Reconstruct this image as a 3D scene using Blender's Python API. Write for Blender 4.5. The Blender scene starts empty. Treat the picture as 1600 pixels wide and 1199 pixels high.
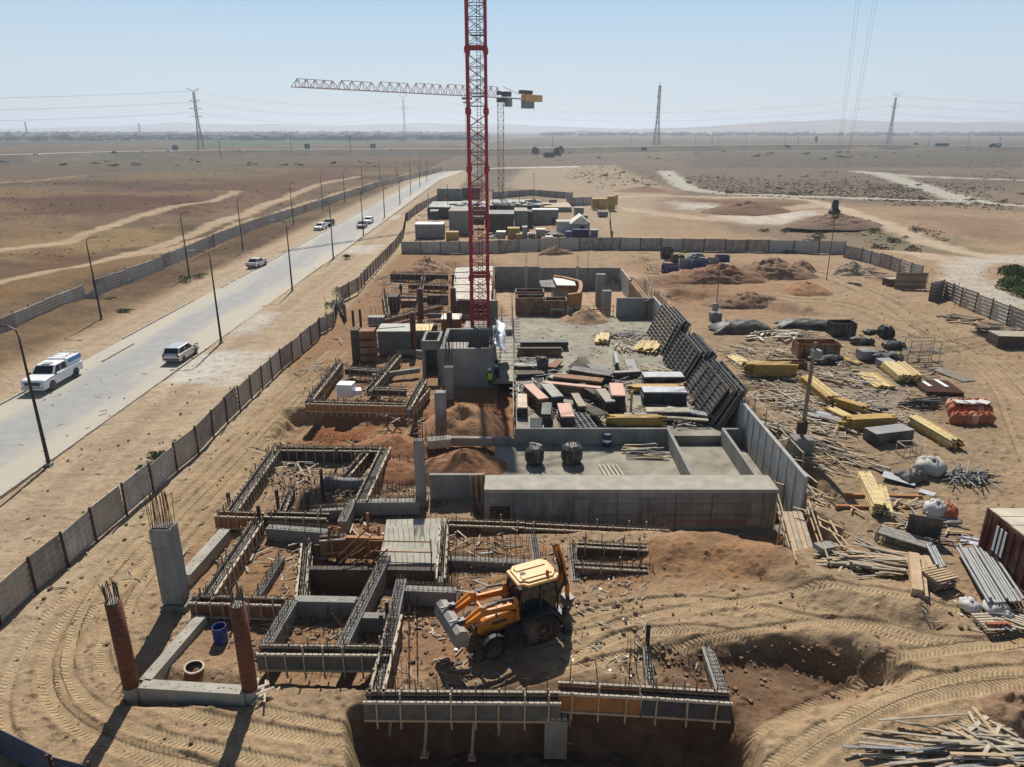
import bpy, math, random
import numpy as np
from mathutils import Vector, Matrix
R = math.radians
random.seed(11)
sc = bpy.context.scene
col = sc.collection
# ------------------------------------------------------------------ camera
CAMH = 21.0; PITCH = 19.36; FPX = 1130.0
sp, cp = math.sin(R(PITCH)), math.cos(R(PITCH))
cd = bpy.data.cameras.new('camera'); cam = bpy.data.objects.new('camera', cd); col.objects.link(cam)
cam.location = (0, 0, CAMH); cam.rotation_euler = (R(90 - PITCH), 0, 0)
cd.sensor_width = 36.0; cd.lens = 36.0 * FPX / 1600.0; cd.clip_start = 0.5; cd.clip_end = 30000
sc.camera = cam
# ------------------------------------------------------------------ light
SUN_EL, SUN_AZ = 47.0, -4.5          # azimuth from +Y towards +X, degrees
sc.view_settings.view_transform = 'Standard'; sc.view_settings.look = 'None'
sc.view_settings.exposure = 0.24; sc.view_settings.gamma = 1; sc.view_settings.use_curve_mapping = False
w = bpy.data.worlds.new("World"); sc.world = w; w.use_nodes = True
nt = w.node_tree; bg = nt.nodes['Background']
sky = nt.nodes.new('ShaderNodeTexSky'); sky.sky_type = 'NISHITA'; sky.sun_disc = False
sky.sun_elevation = R(SUN_EL); sky.sun_rotation = R(SUN_AZ)
sky.air_density = 1.0; sky.dust_density = 0.35; sky.ozone_density = 1.1; sky.altitude = 200
hm = nt.nodes.new('ShaderNodeMix'); hm.data_type = 'RGBA'; tcw = nt.nodes.new('ShaderNodeTexCoord'); sxw = nt.nodes.new('ShaderNodeSeparateXYZ'); nt.links.new(tcw.outputs['Generated'], sxw.inputs[0])
mrw = nt.nodes.new('ShaderNodeMapRange'); mrw.inputs[1].default_value = 0.12; mrw.inputs[2].default_value = 0.45; mrw.inputs[3].default_value = 0.93; mrw.inputs[4].default_value = 0.0; mrw.interpolation_type = 'SMOOTHSTEP'; nt.links.new(sxw.outputs[2], mrw.inputs[0])
crw = nt.nodes.new('ShaderNodeValToRGB'); nt.links.new(sxw.outputs[2], crw.inputs[0]); el = crw.color_ramp.elements; el[0].position = 0.0; el[0].color = (.70, .77, .82, 1); el[1].position = .4; el[1].color = (.36, .62, .92, 1)
for p_, c_ in ((.06, (.66, .78, .87, 1)), (.11, (.57, .745, .90, 1)), (.16, (.44, .67, .90, 1))): e_ = el.new(p_); e_.color = c_
scw = nt.nodes.new('ShaderNodeVectorMath'); scw.operation = 'SCALE'; scw.inputs['Scale'].default_value = 13.4; nt.links.new(crw.outputs[0], scw.inputs[0])
nt.links.new(mrw.outputs[0], hm.inputs[0]); nt.links.new(sky.outputs[0], hm.inputs[6]); nt.links.new(scw.outputs[0], hm.inputs[7])     # milky air low over the plain
nt.links.new(hm.outputs[2], bg.inputs[0]); bg.inputs[1].default_value = 0.058
sl = bpy.data.lights.new('sun', 'SUN'); sl.energy = 5.0; sl.angle = R(0.5); sl.color = (1, 0.945, 0.86)
so = bpy.data.objects.new('sun', sl); col.objects.link(so)
sd = Vector((math.sin(R(SUN_AZ)) * math.cos(R(SUN_EL)), math.cos(R(SUN_AZ)) * math.cos(R(SUN_EL)), math.sin(R(SUN_EL))))
so.rotation_euler = sd.to_track_quat('Z', 'Y').to_euler()
sc.cycles.volume_bounces = 0; sc.cycles.max_bounces = 5; sc.cycles.volume_step_rate = 10
sc.cycles.diffuse_bounces = 3; sc.cycles.transparent_max_bounces = 12

# ------------------------------------------------------------------ pixel (1600x1199) -> point on plane z
def G(px, py, z=0.0):
    v = (py - 599.5) / FPX; t = (CAMH - z) / (sp + v * cp)
    return ((px - 800) / FPX * t, t * (cp - v * sp), z)
def ztop(Y, py):
    v = (py - 599.5) / FPX
    return CAMH - Y * (sp + v * cp) / (cp - v * sp)
# ------------------------------------------------------------------ noise
def hash2(i, j, s):
    n = (i * 374761393 + j * 668265263 + s * 1274126177) & 0xffffffff
    n = ((n ^ (n >> 13)) * 1274126177) & 0xffffffff
    return ((n ^ (n >> 16)) & 0xffff) / 65535.0
def vn(x, y, s=0):
    xi = np.floor(x).astype(np.int64); yi = np.floor(y).astype(np.int64)
    fx = x - xi; fy = y - yi; fx = fx * fx * (3 - 2 * fx); fy = fy * fy * (3 - 2 * fy)
    a = hash2(xi, yi, s); b = hash2(xi + 1, yi, s); c = hash2(xi, yi + 1, s); d = hash2(xi + 1, yi + 1, s)
    return (a * (1 - fx) + b * fx) * (1 - fy) + (c * (1 - fx) + d * fx) * fy
def fbm(x, y, s=0, o=4, g=0.5):
    t = 0; a = 1; m = 0
    for k in range(o):
        t = t + a * (vn(x, y, s + k * 17) - 0.5); m += a; a *= g; x = x * 2.03 + 11.3; y = y * 2.03 - 7.1
    return t / m * 2
def sstep(a, b, x):
    t = np.clip((x - a) / (b - a), 0, 1); return t * t * (3 - 2 * t)
def polysdf(P, X, Y):            # negative inside
    P = np.asarray(P, float); d = np.full(X.shape, 1e18); ins = np.zeros(X.shape, bool)
    n = len(P)
    for i in range(n):
        ax, ay = P[i][:2]; bx, by = P[(i + 1) % n][:2]
        ex, ey = bx - ax, by - ay; wx, wy = X - ax, Y - ay
        t = np.clip((wx * ex + wy * ey) / (ex * ex + ey * ey + 1e-12), 0, 1)
        d = np.minimum(d, (wx - ex * t) ** 2 + (wy - ey * t) ** 2)
        c = ((ay > Y) != (by > Y)) & (X < (bx - ax) * (Y - ay) / (by - ay + 1e-12) + ax)
        ins ^= c
    d = np.sqrt(d); return np.where(ins, -d, d)
def linedist(P, X, Y):           # distance, signed across, along
    d = np.full(X.shape, 1e18); ac = np.zeros(X.shape); al = np.zeros(X.shape); L = 0
    for i in range(len(P) - 1):
        ax, ay = P[i][:2]; bx, by = P[i + 1][:2]; ex, ey = bx - ax, by - ay; l = math.hypot(ex, ey)
        wx, wy = X - ax, Y - ay; t = np.clip((wx * ex + wy * ey) / (l * l), 0, 1)
        dd = (wx - ex * t) ** 2 + (wy - ey * t) ** 2; m = dd < d
        d = np.where(m, dd, d); ac = np.where(m, (wx * ey - wy * ex) / l, ac); al = np.where(m, L + t * l, al); L += l
    return np.sqrt(d), ac, al
def PX(lst, z=0): return [G(a, b, z)[:2] for a, b in lst]
def spline(P, n=10):
    P = [np.array(p, float) for p in P]; P = [2 * P[0] - P[1]] + P + [2 * P[-1] - P[-2]]; o = []
    for i in range(1, len(P) - 2):
        for k in range(n):
            t = k / n; a, b, c, d = P[i - 1:i + 3]
            o.append(0.5 * ((2 * b) + (-a + c) * t + (2 * a - 5 * b + 4 * c - d) * t * t + (-a + 3 * b - 3 * c + d) * t ** 3))
    o.append(P[-2]); return o
# ------------------------------------------------------------------ terrain height
CTRL = [(0,700,0),(100,600,0),(300,450,0),(500,350,0),(700,270,0),(0,975,0),(150,850,0),(300,700,0),(420,600,0),(520,520,0),(620,400,0),(0,300,0),(200,300,0),(400,280,0),
 (1300,720,2.1),(1500,600,2.2),(1600,800,2.1),(1450,750,2.1),(1300,600,2.2),(1300,500,2.2),(1500,500,2.2),(1200,450,2.2),(1420,900,1.9),(1580,960,1.8),(1300,850,2.0),(1200,520,2.3),
 (1000,340,.6),(1400,340,1.2),(800,300,.2),(1100,410,1.6),(1400,420,2.0),(1590,520,2.0),(900,400,1.6),(700,400,.8),
 (900,950,.2),(1000,940,.5),(1100,950,.9),(1200,980,1.2),(1400,1000,1.5),(1500,1050,1.4),(1160,1190,.4),(1300,1130,.8),(1400,1100,1.0),(1600,1060,1.3),(1550,1150,1.2),
 (100,1050,0),(300,1150,0),(500,1180,-.1),(150,900,0),(400,720,0),(450,650,.5),
 (330,1000,-.1),(450,880,-.3),(550,980,-.3),(700,900,-.3),(800,1050,-.2),(450,730,-.2),(600,740,-.1),(560,590,.7),(620,600,.7),(600,480,.6),(720,650,0),(700,450,.6),(1080,1040,-.3),(950,1050,-.2)]
CW = [(G(a, b, z), z) for a, b, z in CTRL]
BX0, BX1, BY0, BY1 = -1.6, 16.0, 37.2, 98.7      # main concrete building, metres
CUTS = [ # polygon (metres), z, edge
 ([(-1.7,35.2),(17.6,35.2),(16.4,60),(16.4,99),(-2.5,99),(0,60),(-1.7,40)], -0.25, 0.7),
 ([(-1.8,36.0),(17.3,36.0),(17.3,38.2),(-1.8,38.2)], -1.25, .5),
 (PX([(800,835),(1205,845),(1290,905),(1215,915),(1080,872),(1000,862),(800,850)], -1.2), -1.35, 0.9),
 ([(-5.9,22.0),(8.9,22.0),(8.2,19.5),(6.5,15),(-2.9,15),(-5.6,19.8)], -2.0, .55),
 (PX([(455,655),(640,655),(690,700),(440,690)], -0.4), -0.9, 1.0),
 (PX([(475,830),(690,885),(690,930),(480,935)], -0.5), -0.9, 0.5),
 ([G(p,q,z)[:2] for p,q,z in [(1012,1003,.9),(1100,996,1.),(1200,1004,1.2),(1320,1012,1.4),(1385,1038,1.4),(1290,1075,1.2),(1190,1120,.8),(1145,1108,-.3),(1010,1108,-.3)]], -0.15, 1.3),
 (PX([(215,1062),(385,1070),(390,1095),(205,1095)], -0.2), -0.55, 0.6),
 (PX([(405,1030),(575,1030),(570,1070),(400,1062)], -0.3), -0.75, 0.6),
 (PX([(760,452),(990,452),(1040,500),(800,500)], 0.3), 0.3, 0.5),
]
RIDGES = [ # polyline metres, half width, height
 (PX([(1050,860),(1110,850),(1190,880),(1250,915),(1400,960)], 0.8), 1.5, .6),
 (PX([(1010,1008),(1100,995),(1200,1002),(1330,1010),(1390,1035)], 0.9), 0.8, .3),
 (PX([(40,960),(140,870),(330,690),(520,530)], 0), 0.7, .22),
 (PX([(1000,460),(1080,462),(1180,475),(1250,490)], 2), 2.0, .9),
 (PX([(1020,440),(1120,430),(1200,425)], 2), 3.0, 1.1),
 (PX([(0,250),(160,243),(400,236),(700,233),(900,236),(1200,232),(1600,238),(2000,240)], 0), 14, 4.5),
 (PX([(700,415),(640,425),(690,440)], .6), 2.5, 1.0),
]
TRK = []   # tyre tracks: centreline metres, gauge
def tr(pts, z=0, gauge=1.9, tw=.5, d=.05): TRK.append((spline(PX(pts, z), 8), gauge, tw, d))
tr([(520,560),(440,640),(360,710),(270,800),(190,880),(110,960),(60,1040),(55,1120),(130,1180),(240,1215)])
tr([(470,640),(350,760),(260,850),(170,930),(120,1010),(130,1080),(210,1130),(330,1160),(520,1195)], 0, 2.1, .55, .06)
tr([(400,690),(300,790),(190,910),(150,1000),(165,1060),(250,1110),(390,1140),(560,1175)], 0, 2.0, .5, .05)
tr([(880,985),(960,955),(1080,950),(1200,975),(1330,1010),(1480,1045),(1620,1040)], .9, 2.0, .5, .06)
tr([(890,1000),(960,985),(1050,968),(1180,960),(1300,955),(1450,985),(1620,1010)], .9, 2.0, .5, .05)
tr([(1130,1240),(1220,1150),(1340,1085),(1480,1055),(1640,1045)], 1.0, 2.1, .6, .06)
tr([(1200,1250),(1300,1180),(1420,1120),(1540,1090),(1650,1085)], 1.1, 2.0, .55, .05)
tr([(1620,620),(1540,560),(1430,520),(1330,480),(1240,470)], 2.1, 2.0, .4, .03)
tr([(1620,700),(1560,590),(1470,530),(1380,470),(1240,415),(1100,400)], 2.1, 2.0, .4, .03)
tr([(640,640),(560,700),(500,715),(450,705)], 0, 1.8, .4, .03)
for k in range(5): tr([(0 - 60*k, 760 + 24*k), (200 - 30*k, 610 + 12*k), (400 - 12*k, 480 + 6*k), (560 - 5*k, 370 + 2*k)], 0, 1.9, .4, .03)
def base_h(X, Y):
    num = np.zeros(X.shape); den = np.full(X.shape, .02)
    for (x, y, _), z in CW:
        w_ = np.exp(-((X - x) ** 2 + (Y - y) ** 2) / (2 * 5.5 ** 2 if y < 60 else 2 * 9.0 ** 2)); num += w_ * z; den += w_
    return num / den
def H(X, Y, fine=True):
    X = np.asarray(X, float); Y = np.asarray(Y, float)
    h = base_h(X, Y)
    wx = X + fbm(X * .7, Y * .7, 5, 3) * .6; wy = Y + fbm(X * .7 + 40, Y * .7, 6, 3) * .6
    for P, wd, hh in RIDGES:
        xs = [p[0] for p in P]; ys = [p[1] for p in P]
        m = (X > min(xs) - 3 * wd) & (X < max(xs) + 3 * wd) & (Y > min(ys) - 3 * wd) & (Y < max(ys) + 3 * wd)
        if m.any():
            d, _, _ = linedist(P, wx[m], wy[m]); h[m] += hh * (1 - sstep(wd * .15, wd * 1.3, d)) * (.75 + .4 * fbm(X[m] * .5, Y[m] * .5, 8, 3))
    for P, z, e in CUTS:
        xs = [p[0] for p in P]; ys = [p[1] for p in P]
        m = (X > min(xs) - 2 * e - 1) & (X < max(xs) + 2 * e + 1) & (Y > min(ys) - 2 * e - 1) & (Y < max(ys) + 2 * e + 1)
        if m.any():
            k = .35 if e < 1 else 1.
            s = polysdf(P, X[m] + (wx[m] - X[m]) * k, Y[m] + (wy[m] - Y[m]) * k); t = 1 - sstep(-e * .4, e, s); h[m] = h[m] * (1 - t) + z * t
    return h
def hz(x, y): return float(H(np.array([x]), np.array([y]))[0])
def T(px, py):                    # pixel -> point on the terrain
    z = 0.0
    for _ in range(7): x, y, _z = G(px, py, z); z = .5 * z + .5 * hz(x, y) if _ > 2 else hz(x, y)
    return (x, y, hz(x, y))
def road_mask(X, Y):
    return (X > -41.3) & (X < -30.9) & (Y < 420)
# ------------------------------------------------------------------ materials
MC = {}
def mat(name, c, rough=.8, metal=0., var=.25, scale=1.5, bump=0., bscale=8., spec=.3, dust=0., dustcol=(.42,.33,.23), streak=0., emis=None):
    if name in MC: return MC[name]
    m = bpy.data.materials.new(name); m.use_nodes = True; n = m.node_tree; N = n.nodes; L = n.links
    b = N['Principled BSDF']; b.inputs['Roughness'].default_value = rough; b.inputs['Metallic'].default_value = metal
    b.inputs['Specular IOR Level'].default_value = spec
    geo = N.new('ShaderNodeNewGeometry')
    tx = N.new('ShaderNodeTexNoise'); tx.inputs['Scale'].default_value = scale; tx.inputs['Detail'].default_value = 6; tx.inputs['Roughness'].default_value = .65
    L.new(geo.outputs['Position'], tx.inputs['Vector'])
    mr = N.new('ShaderNodeMapRange'); mr.inputs[1].default_value = .3; mr.inputs[2].default_value = .7; mr.inputs[3].default_value = 1 - var; mr.inputs[4].default_value = 1 + var
    L.new(tx.outputs[0], mr.inputs[0])
    mx = N.new('ShaderNodeVectorMath'); mx.operation = 'SCALE'; mx.inputs[0].default_value = c; L.new(mr.outputs[0], mx.inputs['Scale'])
    out = mx.outputs[0]
    if streak:
        mp = N.new('ShaderNodeMapping'); mp.inputs['Scale'].default_value = (3, 3, .25); L.new(geo.outputs['Position'], mp.inputs[0])
        t2 = N.new('ShaderNodeTexNoise'); t2.inputs['Scale'].default_value = 2.2; t2.inputs['Detail'].default_value = 5; L.new(mp.outputs[0], t2.inputs['Vector'])
        m2 = N.new('ShaderNodeMapRange'); m2.inputs[1].default_value = .35; m2.inputs[2].default_value = .65; m2.inputs[3].default_value = 1 - streak; m2.inputs[4].default_value = 1 + streak * .6
        L.new(t2.outputs[0], m2.inputs[0]); s2 = N.new('ShaderNodeVectorMath'); s2.operation = 'SCALE'; L.new(out, s2.inputs[0]); L.new(m2.outputs[0], s2.inputs['Scale']); out = s2.outputs[0]
    if dust:
        t3 = N.new('ShaderNodeTexNoise'); t3.inputs['Scale'].default_value = .9; t3.inputs['Detail'].default_value = 8; L.new(geo.outputs['Position'], t3.inputs['Vector'])
        m3 = N.new('ShaderNodeMapRange'); m3.inputs[1].default_value = .45; m3.inputs[2].default_value = .65; m3.inputs[3].default_value = 0; m3.inputs[4].default_value = dust; L.new(t3.outputs[0], m3.inputs[0])
        mm = N.new('ShaderNodeMix'); mm.data_type = 'RGBA'; L.new(m3.outputs[0], mm.inputs[0]); L.new(out, mm.inputs[6]); mm.inputs[7].default_value = (*dustcol, 1); out = mm.outputs[2]
    L.new(out, b.inputs['Base Color'])
    if bump:
        tb = N.new('ShaderNodeTexNoise'); tb.inputs['Scale'].default_value = bscale; tb.inputs['Detail'].default_value = 5; L.new(geo.outputs['Position'], tb.inputs['Vector'])
        bp = N.new('ShaderNodeBump'); bp.inputs['Distance'].default_value = bump; L.new(tb.outputs[0], bp.inputs['Height']); L.new(bp.outputs[0], b.inputs['Normal'])
    MC[name] = m; return m
def soil_mat():
    m = bpy.data.materials.new('soil'); m.use_nodes = True; n = m.node_tree; N = n.nodes; L = n.links; b = N['Principled BSDF']
    b.inputs['Roughness'].default_value = .95; b.inputs['Specular IOR Level'].default_value = .1
    at = N.new('ShaderNodeAttribute'); at.attribute_name = 'soil'; tk = N.new('ShaderNodeAttribute'); tk.attribute_name = 'trk'
    geo = N.new('ShaderNodeNewGeometry'); out = at.outputs['Color']
    for sc_, a, lo, hi in ((.35, .14, .3, .7), (2.2, .20, .3, .7), (11., .16, .3, .7)):
        t = N.new('ShaderNodeTexNoise'); t.inputs['Scale'].default_value = sc_; t.inputs['Detail'].default_value = 6; t.inputs['Roughness'].default_value = .7; L.new(geo.outputs['Position'], t.inputs['Vector'])
        mr = N.new('ShaderNodeMapRange'); mr.inputs[1].default_value = lo; mr.inputs[2].default_value = hi; mr.inputs[3].default_value = 1 - a; mr.inputs[4].default_value = 1 + a; L.new(t.outputs[0], mr.inputs[0])
        s = N.new('ShaderNodeVectorMath'); s.operation = 'SCALE'; L.new(out, s.inputs[0]); L.new(mr.outputs[0], s.inputs['Scale']); out = s.outputs[0]
    L.new(out, b.inputs['Base Color'])
    def M(op, a, c=None, d=None):
        x = N.new('ShaderNodeMath'); x.operation = op
        for i, q in enumerate((a, c, d)):
            if q is None: continue
            if isinstance(q, (int, float)): x.inputs[i].default_value = q
            else: L.new(q, x.inputs[i])
        return x.outputs[0]
    sep = N.new('ShaderNodeSeparateXYZ'); L.new(tk.outputs['Vector'], sep.inputs[0])
    ac, al, mk = sep.outputs
    ph = M('ADD', M('MULTIPLY', al, 33.), M('MULTIPLY', M('ABSOLUTE', ac), 20.))
    ch = M('MULTIPLY', M('ADD', M('SINE', ph), .2), M('MULTIPLY', mk, .018))
    g1 = N.new('ShaderNodeTexNoise'); g1.inputs['Scale'].default_value = 5; g1.inputs['Detail'].default_value = 8; g1.inputs['Roughness'].default_value = .65; L.new(geo.outputs['Position'], g1.inputs['Vector'])
    hh = M('ADD', ch, M('MULTIPLY', g1.outputs[0], M('SUBTRACT', .085, M('MULTIPLY', mk, .055))))
    g2 = N.new('ShaderNodeTexNoise'); g2.inputs['Scale'].default_value = 17; g2.inputs['Detail'].default_value = 5; g2.inputs['Roughness'].default_value = .7; L.new(geo.outputs['Position'], g2.inputs['Vector'])
    vr = N.new('ShaderNodeTexVoronoi'); vr.inputs['Scale'].default_value = 3.2; L.new(geo.outputs['Position'], vr.inputs['Vector'])
    lump = M('MULTIPLY', M('MAXIMUM', M('SUBTRACT', .22, vr.outputs['Distance']), 0.), M('SUBTRACT', .12, M('MULTIPLY', mk, .11)))
    hh = M('ADD', M('ADD', hh, M('MULTIPLY', g2.outputs[0], .018)), lump)
    bp = N.new('ShaderNodeBump'); bp.inputs['Distance'].default_value = 1.; bp.inputs['Strength'].default_value = 1.; L.new(hh, bp.inputs['Height']); L.new(bp.outputs[0], b.inputs['Normal'])
    return m
SOIL = soil_mat()
# ------------------------------------------------------------------ ground sheet
def soil_paint(X, Y, h):
    n1 = fbm(X * .06, Y * .06, 31, 5); n2 = fbm(X * .4, Y * .4, 32, 5); n3 = fbm(X * 1.6, Y * 1.6, 33, 4)
    C = np.empty(X.shape + (3,)); C[:] = (.325, .226, .138)
    def mixm(t, c):
        t = np.clip(t, 0, 1)[:, None]; C[:] = C * (1 - t) + np.array(c) * t
    def poly(pts, c, s=1., e=3., z=0, wob=1.):
        P = pts if z is None else PX(pts, z)
        xs = [p[0] for p in P]; ys = [p[1] for p in P]; q = (X > min(xs) - 3 * e) & (X < max(xs) + 3 * e) & (Y > min(ys) - 3 * e) & (Y < max(ys) + 3 * e)
        if not q.any(): return
        d = polysdf(P, X[q], Y[q]) + (n2[q] * .9 + n3[q] * .5) * e * wob
        t = np.zeros(X.shape); t[q] = s * (1 - sstep(-e, e, d)); mixm(t, c)
    def line(pts, wd, c, s=1., z=0, wob=.6):
        P = pts if z is None else PX(pts, z); P = spline(P, 5)
        xs = [p[0] for p in P]; ys = [p[1] for p in P]; q = (X > min(xs) - 3 * wd) & (X < max(xs) + 3 * wd) & (Y > min(ys) - 3 * wd) & (Y < max(ys) + 3 * wd)
        if not q.any(): return
        d, _, _ = linedist(P, X[q], Y[q]); d = d + n2[q] * wd * wob
        t = np.zeros(X.shape); t[q] = s * (1 - sstep(wd * .55, wd * 1.25, d)); mixm(t, c)
    LS = (.385, .28, .162); RS = (.25, .10, .04); DS = (.20, .115, .06); DF = (.135, .098, .062); GR = (.42, .385, .32)
    mixm(.35 * sstep(-.2, .5, n1), (.30, .20, .12)); mixm(.3 * sstep(0, .6, n2), (.35, .27, .18))
    # far plain
    far = sstep(150, 320, Y); mixm(far * .95, (.15, .12, .09)); 
    stripe = fbm(X * .004, Y * .02, 44, 4); mixm(far * .6 * sstep(.05, .35, stripe), (.20, .165, .12)); mixm(far * .5 * sstep(.05, .3, -stripe), (.11, .09, .065))
    mixm(sstep(700, 1100, Y) * .7, (.115, .098, .072))
    # fields left of the far fence
    lf = 1 - sstep(-50, -46, X + 0 * Y); mixm(lf * .85 * (1 - far * .4), DF); mixm(lf * .7 * sstep(-.1, .4, n1 + .3 * n2), (.21, .15, .09)); mixm(lf * .55 * sstep(.1, .5, -n1 + .5 * n2), (.12, .075, .045))
    mixm(lf * .5 * sstep(.15, .45, n2) * (1 - far), (.25, .185, .10))
    poly([(-300,300),(300,295),(560,262),(560,285),(330,335),(0,345),(-300,350)], (.18, .10, .065), .75, 8)
    poly([(0,372),(260,350),(300,362),(120,400),(0,410)], (.34, .25, .12), .7, 3)
    poly([(60,385),(170,398),(190,420),(30,440)], (.19, .10, .055), .8, 3)
    for pts, wd in (([(-60,400),(90,378),(180,350),(280,325),(370,300)], 2.2), ([(-80,470),(80,430),(200,395),(330,350),(480,295),(560,276)], 2.4), ([(160,405),(260,385),(330,365),(380,345),(500,310),(640,272)], 2.0), ([(0,288),(130,275),(260,268),(400,262)], 2.5), ([(0,265),(260,262)], 3.), ([(300,262),(400,252)], 3.)):
        line(pts, wd, (.47, .37, .26), .92)
    fb = fbm(X * .018, Y * .05, 95, 5); mixm(lf * sstep(.05, .35, fb) * .75 * (Y < 520), (.10, .062, .038)); mixm(lf * sstep(.05, .4, -fb + .3 * n2) * .6 * (Y < 520), (.27, .185, .10))
    poly([(-100,520),(100,450),(300,395),(480,330),(480,322),(300,372),(100,425),(-100,490)], (.25, .16, .075), .8, 2)
    poly([(20,310),(150,300),(330,318),(300,335),(60,335)], (.115, .062, .038), .85, 6); poly([(330,288),(520,262),(560,272),(400,300)], (.15, .085, .05), .8, 6); poly([(0,255),(420,246),(600,243),(560,254),(300,268),(0,280)], (.15, .125, .09), .8, 10)
    for pts, wd in (([(-60,400),(90,378),(180,350),(280,325),(370,300)], 1.6), ([(-80,470),(80,430),(200,395),(330,350),(480,295),(560,276)], 2.), ([(160,405),(260,385),(330,365),(380,345),(500,310),(640,272)], 1.6)): line(pts, wd, (.50, .39, .27), .9, 0, .4)
    # verge both sides of the road
    poly([(-46,-60),(-46,400),(-20,400),(-20,-60)], (.41, .32, .215), .85, 1.2, None)
    line([(-28,0),(-28,60),(-28,120),(-28,300)], 1.0, (.33, .24, .16), .8, None); line([(-26,-10),(-25.5,60),(-26,120),(-26,300)], .8, (.36, .26, .17), .6, None); line([(-44,10),(-44,120),(-44,300)], .7, (.34, .25, .17), .6, None)
    for a in ((560,390,8),(610,340,6),(330,570,4),(370,575,5),(400,505,4)):
        x, y, _ = G(a[0], a[1]); poly([(x-a[2],y-4),(x+a[2]*.4,y-5),(x+a[2]*.4,y+5),(x-a[2],y+4)], (.55, .53, .47), .55, 1.5, None)
    # site
    poly([(430,560),(560,470),(620,400),(700,400),(800,430),(800,700),(420,790),(300,1000),(560,1060),(900,1050),(890,850),(700,830)], (.26, .15, .08), .88, 1.5)
    poly([(640,650),(805,600),(805,745),(660,745),(600,700)], RS, .8, 1.2); poly([(455,650),(640,650),(660,700),(560,720),(440,690)], (.21, .08, .032), .95, 1.)
    poly([(260,840),(350,800),(400,830),(330,960),(270,960)], (.28, .16, .085), .7, 1.)
    poly([(880,860),(1050,850),(1180,870),(1260,920),(1000,925),(900,910)], (.27, .145, .068), .85, 1.2, .3)
    poly([(1010,1005),(1390,1038),(1190,1120),(1150,1200),(560,1200),(560,1110),(1010,1105)], (.20, .135, .085), .85, .8, .7)
    poly([(420,1080),(560,1090),(570,1150),(400,1120)], (.27, .19, .115), .6, .7)
    poly([(970,405),(1270,405),(1290,440),(1200,460),(1250,500),(1050,500),(1000,450)], (.30, .185, .11), .8, 2., 2)
    poly([(1000,445),(1130,430),(1130,470),(1030,480)], (.22, .12, .065), .8, 1., 2)
    poly([(1120,520),(1450,520),(1560,640),(1560,760),(1260,860),(1180,640)], (.275, .20, .125), .7, 2, 2.1)
    poly([(1320,580),(1400,590),(1450,680),(1380,690),(1300,620)], (.27, .23, .19), .6, 1, 2.1)
    poly([(760,452),(990,440),(1050,500),(790,500)], (.42, .30, .20), .9, 1, .3)
    # right side plain
    poly([(960,270),(1290,262),(1480,300),(1600,330),(1500,320),(1060,308),(900,290)], (.17, .125, .085), .85, 8)
    poly([(1080,312),(1250,318),(1240,335),(1090,332)], (.16, .085, .045), .9, 3)
    poly([(1100,350),(1300,352),(1480,378),(1560,400),(1400,405),(1190,372)], (.19, .14, .095), .85, 4)
    poly([(1300,355),(1500,375),(1560,398),(1400,400)], (.17, .15, .085), .6, 3); poly([(1400,345),(1600,345),(1600,385),(1480,370)], (.22, .14, .09), .7, 5)
    poly([(820,262),(960,258),(1050,300),(1000,345),(960,380),(860,310),(790,290)], (.36, .28, .19), .85, 5)
    poly([(1080,262),(1600,262),(1600,236),(1080,236)], (.115, .1, .075), .9, 8)
    line([(1040,268),(1060,285),(1090,300),(1200,306),(1400,308),(1620,322)], 5, GR, 1., 0, .3); line([(1340,268),(1420,275),(1620,282)], 6, GR, 1., 0, .3); line([(1370,270),(1440,290),(1540,318)], 6, GR, 1., 0, .3)
    line([(960,310),(1100,310),(1260,312),(1340,345),(1470,385),(1640,420)], 3.0, (.47, .36, .25), .9); line([(1640,400),(1560,410),(1500,435),(1520,470),(1620,510)], 3.2, (.44, .39, .32), .95)
    line([(960,325),(1100,345),(1180,335),(1300,320)], 4, (.46, .35, .25), .7); line([(1000,370),(1150,378),(1350,392),(1480,420)], 3, (.45, .34, .23), .9, .5)
    for a in ((1090,322),(1130,327),(1190,346),(1240,340)): x, y, _ = G(*a); poly([(x-7,y-8),(x+6,y-8),(x+7,y+6),(x-6,y+8)], (.58, .54, .47), .6, 4, None)
    line([(0,206+46),(250,243),(700,238)], 8, (.24, .22, .19), .8); line([(820,215),(900,208)], 6, (.34, .30, .25), .8); line([(720,226),(830,212)], 8, (.34, .30, .25), .7)
    poly([(300,221),(760,212),(760,219),(300,230)], (.045, .12, .035), .95, 25); poly([(-200,231),(300,222),(500,217),(300,214),(-200,226)], (.05, .08, .045), .95, 25)
    poly([(375,345),(460,328),(470,335),(370,360)], (.10, .14, .04), .9, 1.); 
    # grass hints by the fences
    # wheel polished lanes
    trk = np.zeros(X.shape + (3,)); dh = np.zeros(X.shape)
    for P, g, tw, dp in TRK:
        xs = [p[0] for p in P]; ys = [p[1] for p in P]; q = np.nonzero((X > min(xs) - 3) & (X < max(xs) + 3) & (Y > min(ys) - 3) & (Y < max(ys) + 3))[0]
        if not len(q): continue
        d, ac, al = linedist(P, X[q], Y[q]); k = d < 3.; q = q[k]; d = d[k]; ac = ac[k]; al = al[k]
        lane = np.abs(ac) - g / 2; mk = (1 - sstep(tw * .38, tw * .62, np.abs(lane))) * (.4 + .6 * sstep(-.45, .15, n2[q]))
        bank = np.exp(-((np.abs(lane) - tw * .75) / .14) ** 2)
        dh[q] = np.where(mk > .02, dh[q] * (1 - mk) - dp * .6 * mk, dh[q] + bank * dp * .45)
        u = trk[q]; u2 = np.stack([lane, al, mk], 1); trk[q] = np.where((mk > u[:, 2] * .5)[:, None], u2, u)
        t = np.zeros(X.shape); t[q] = mk * .45 + .3 * (1 - sstep(1.2, 2.2, d)); mixm(t, LS)
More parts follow.
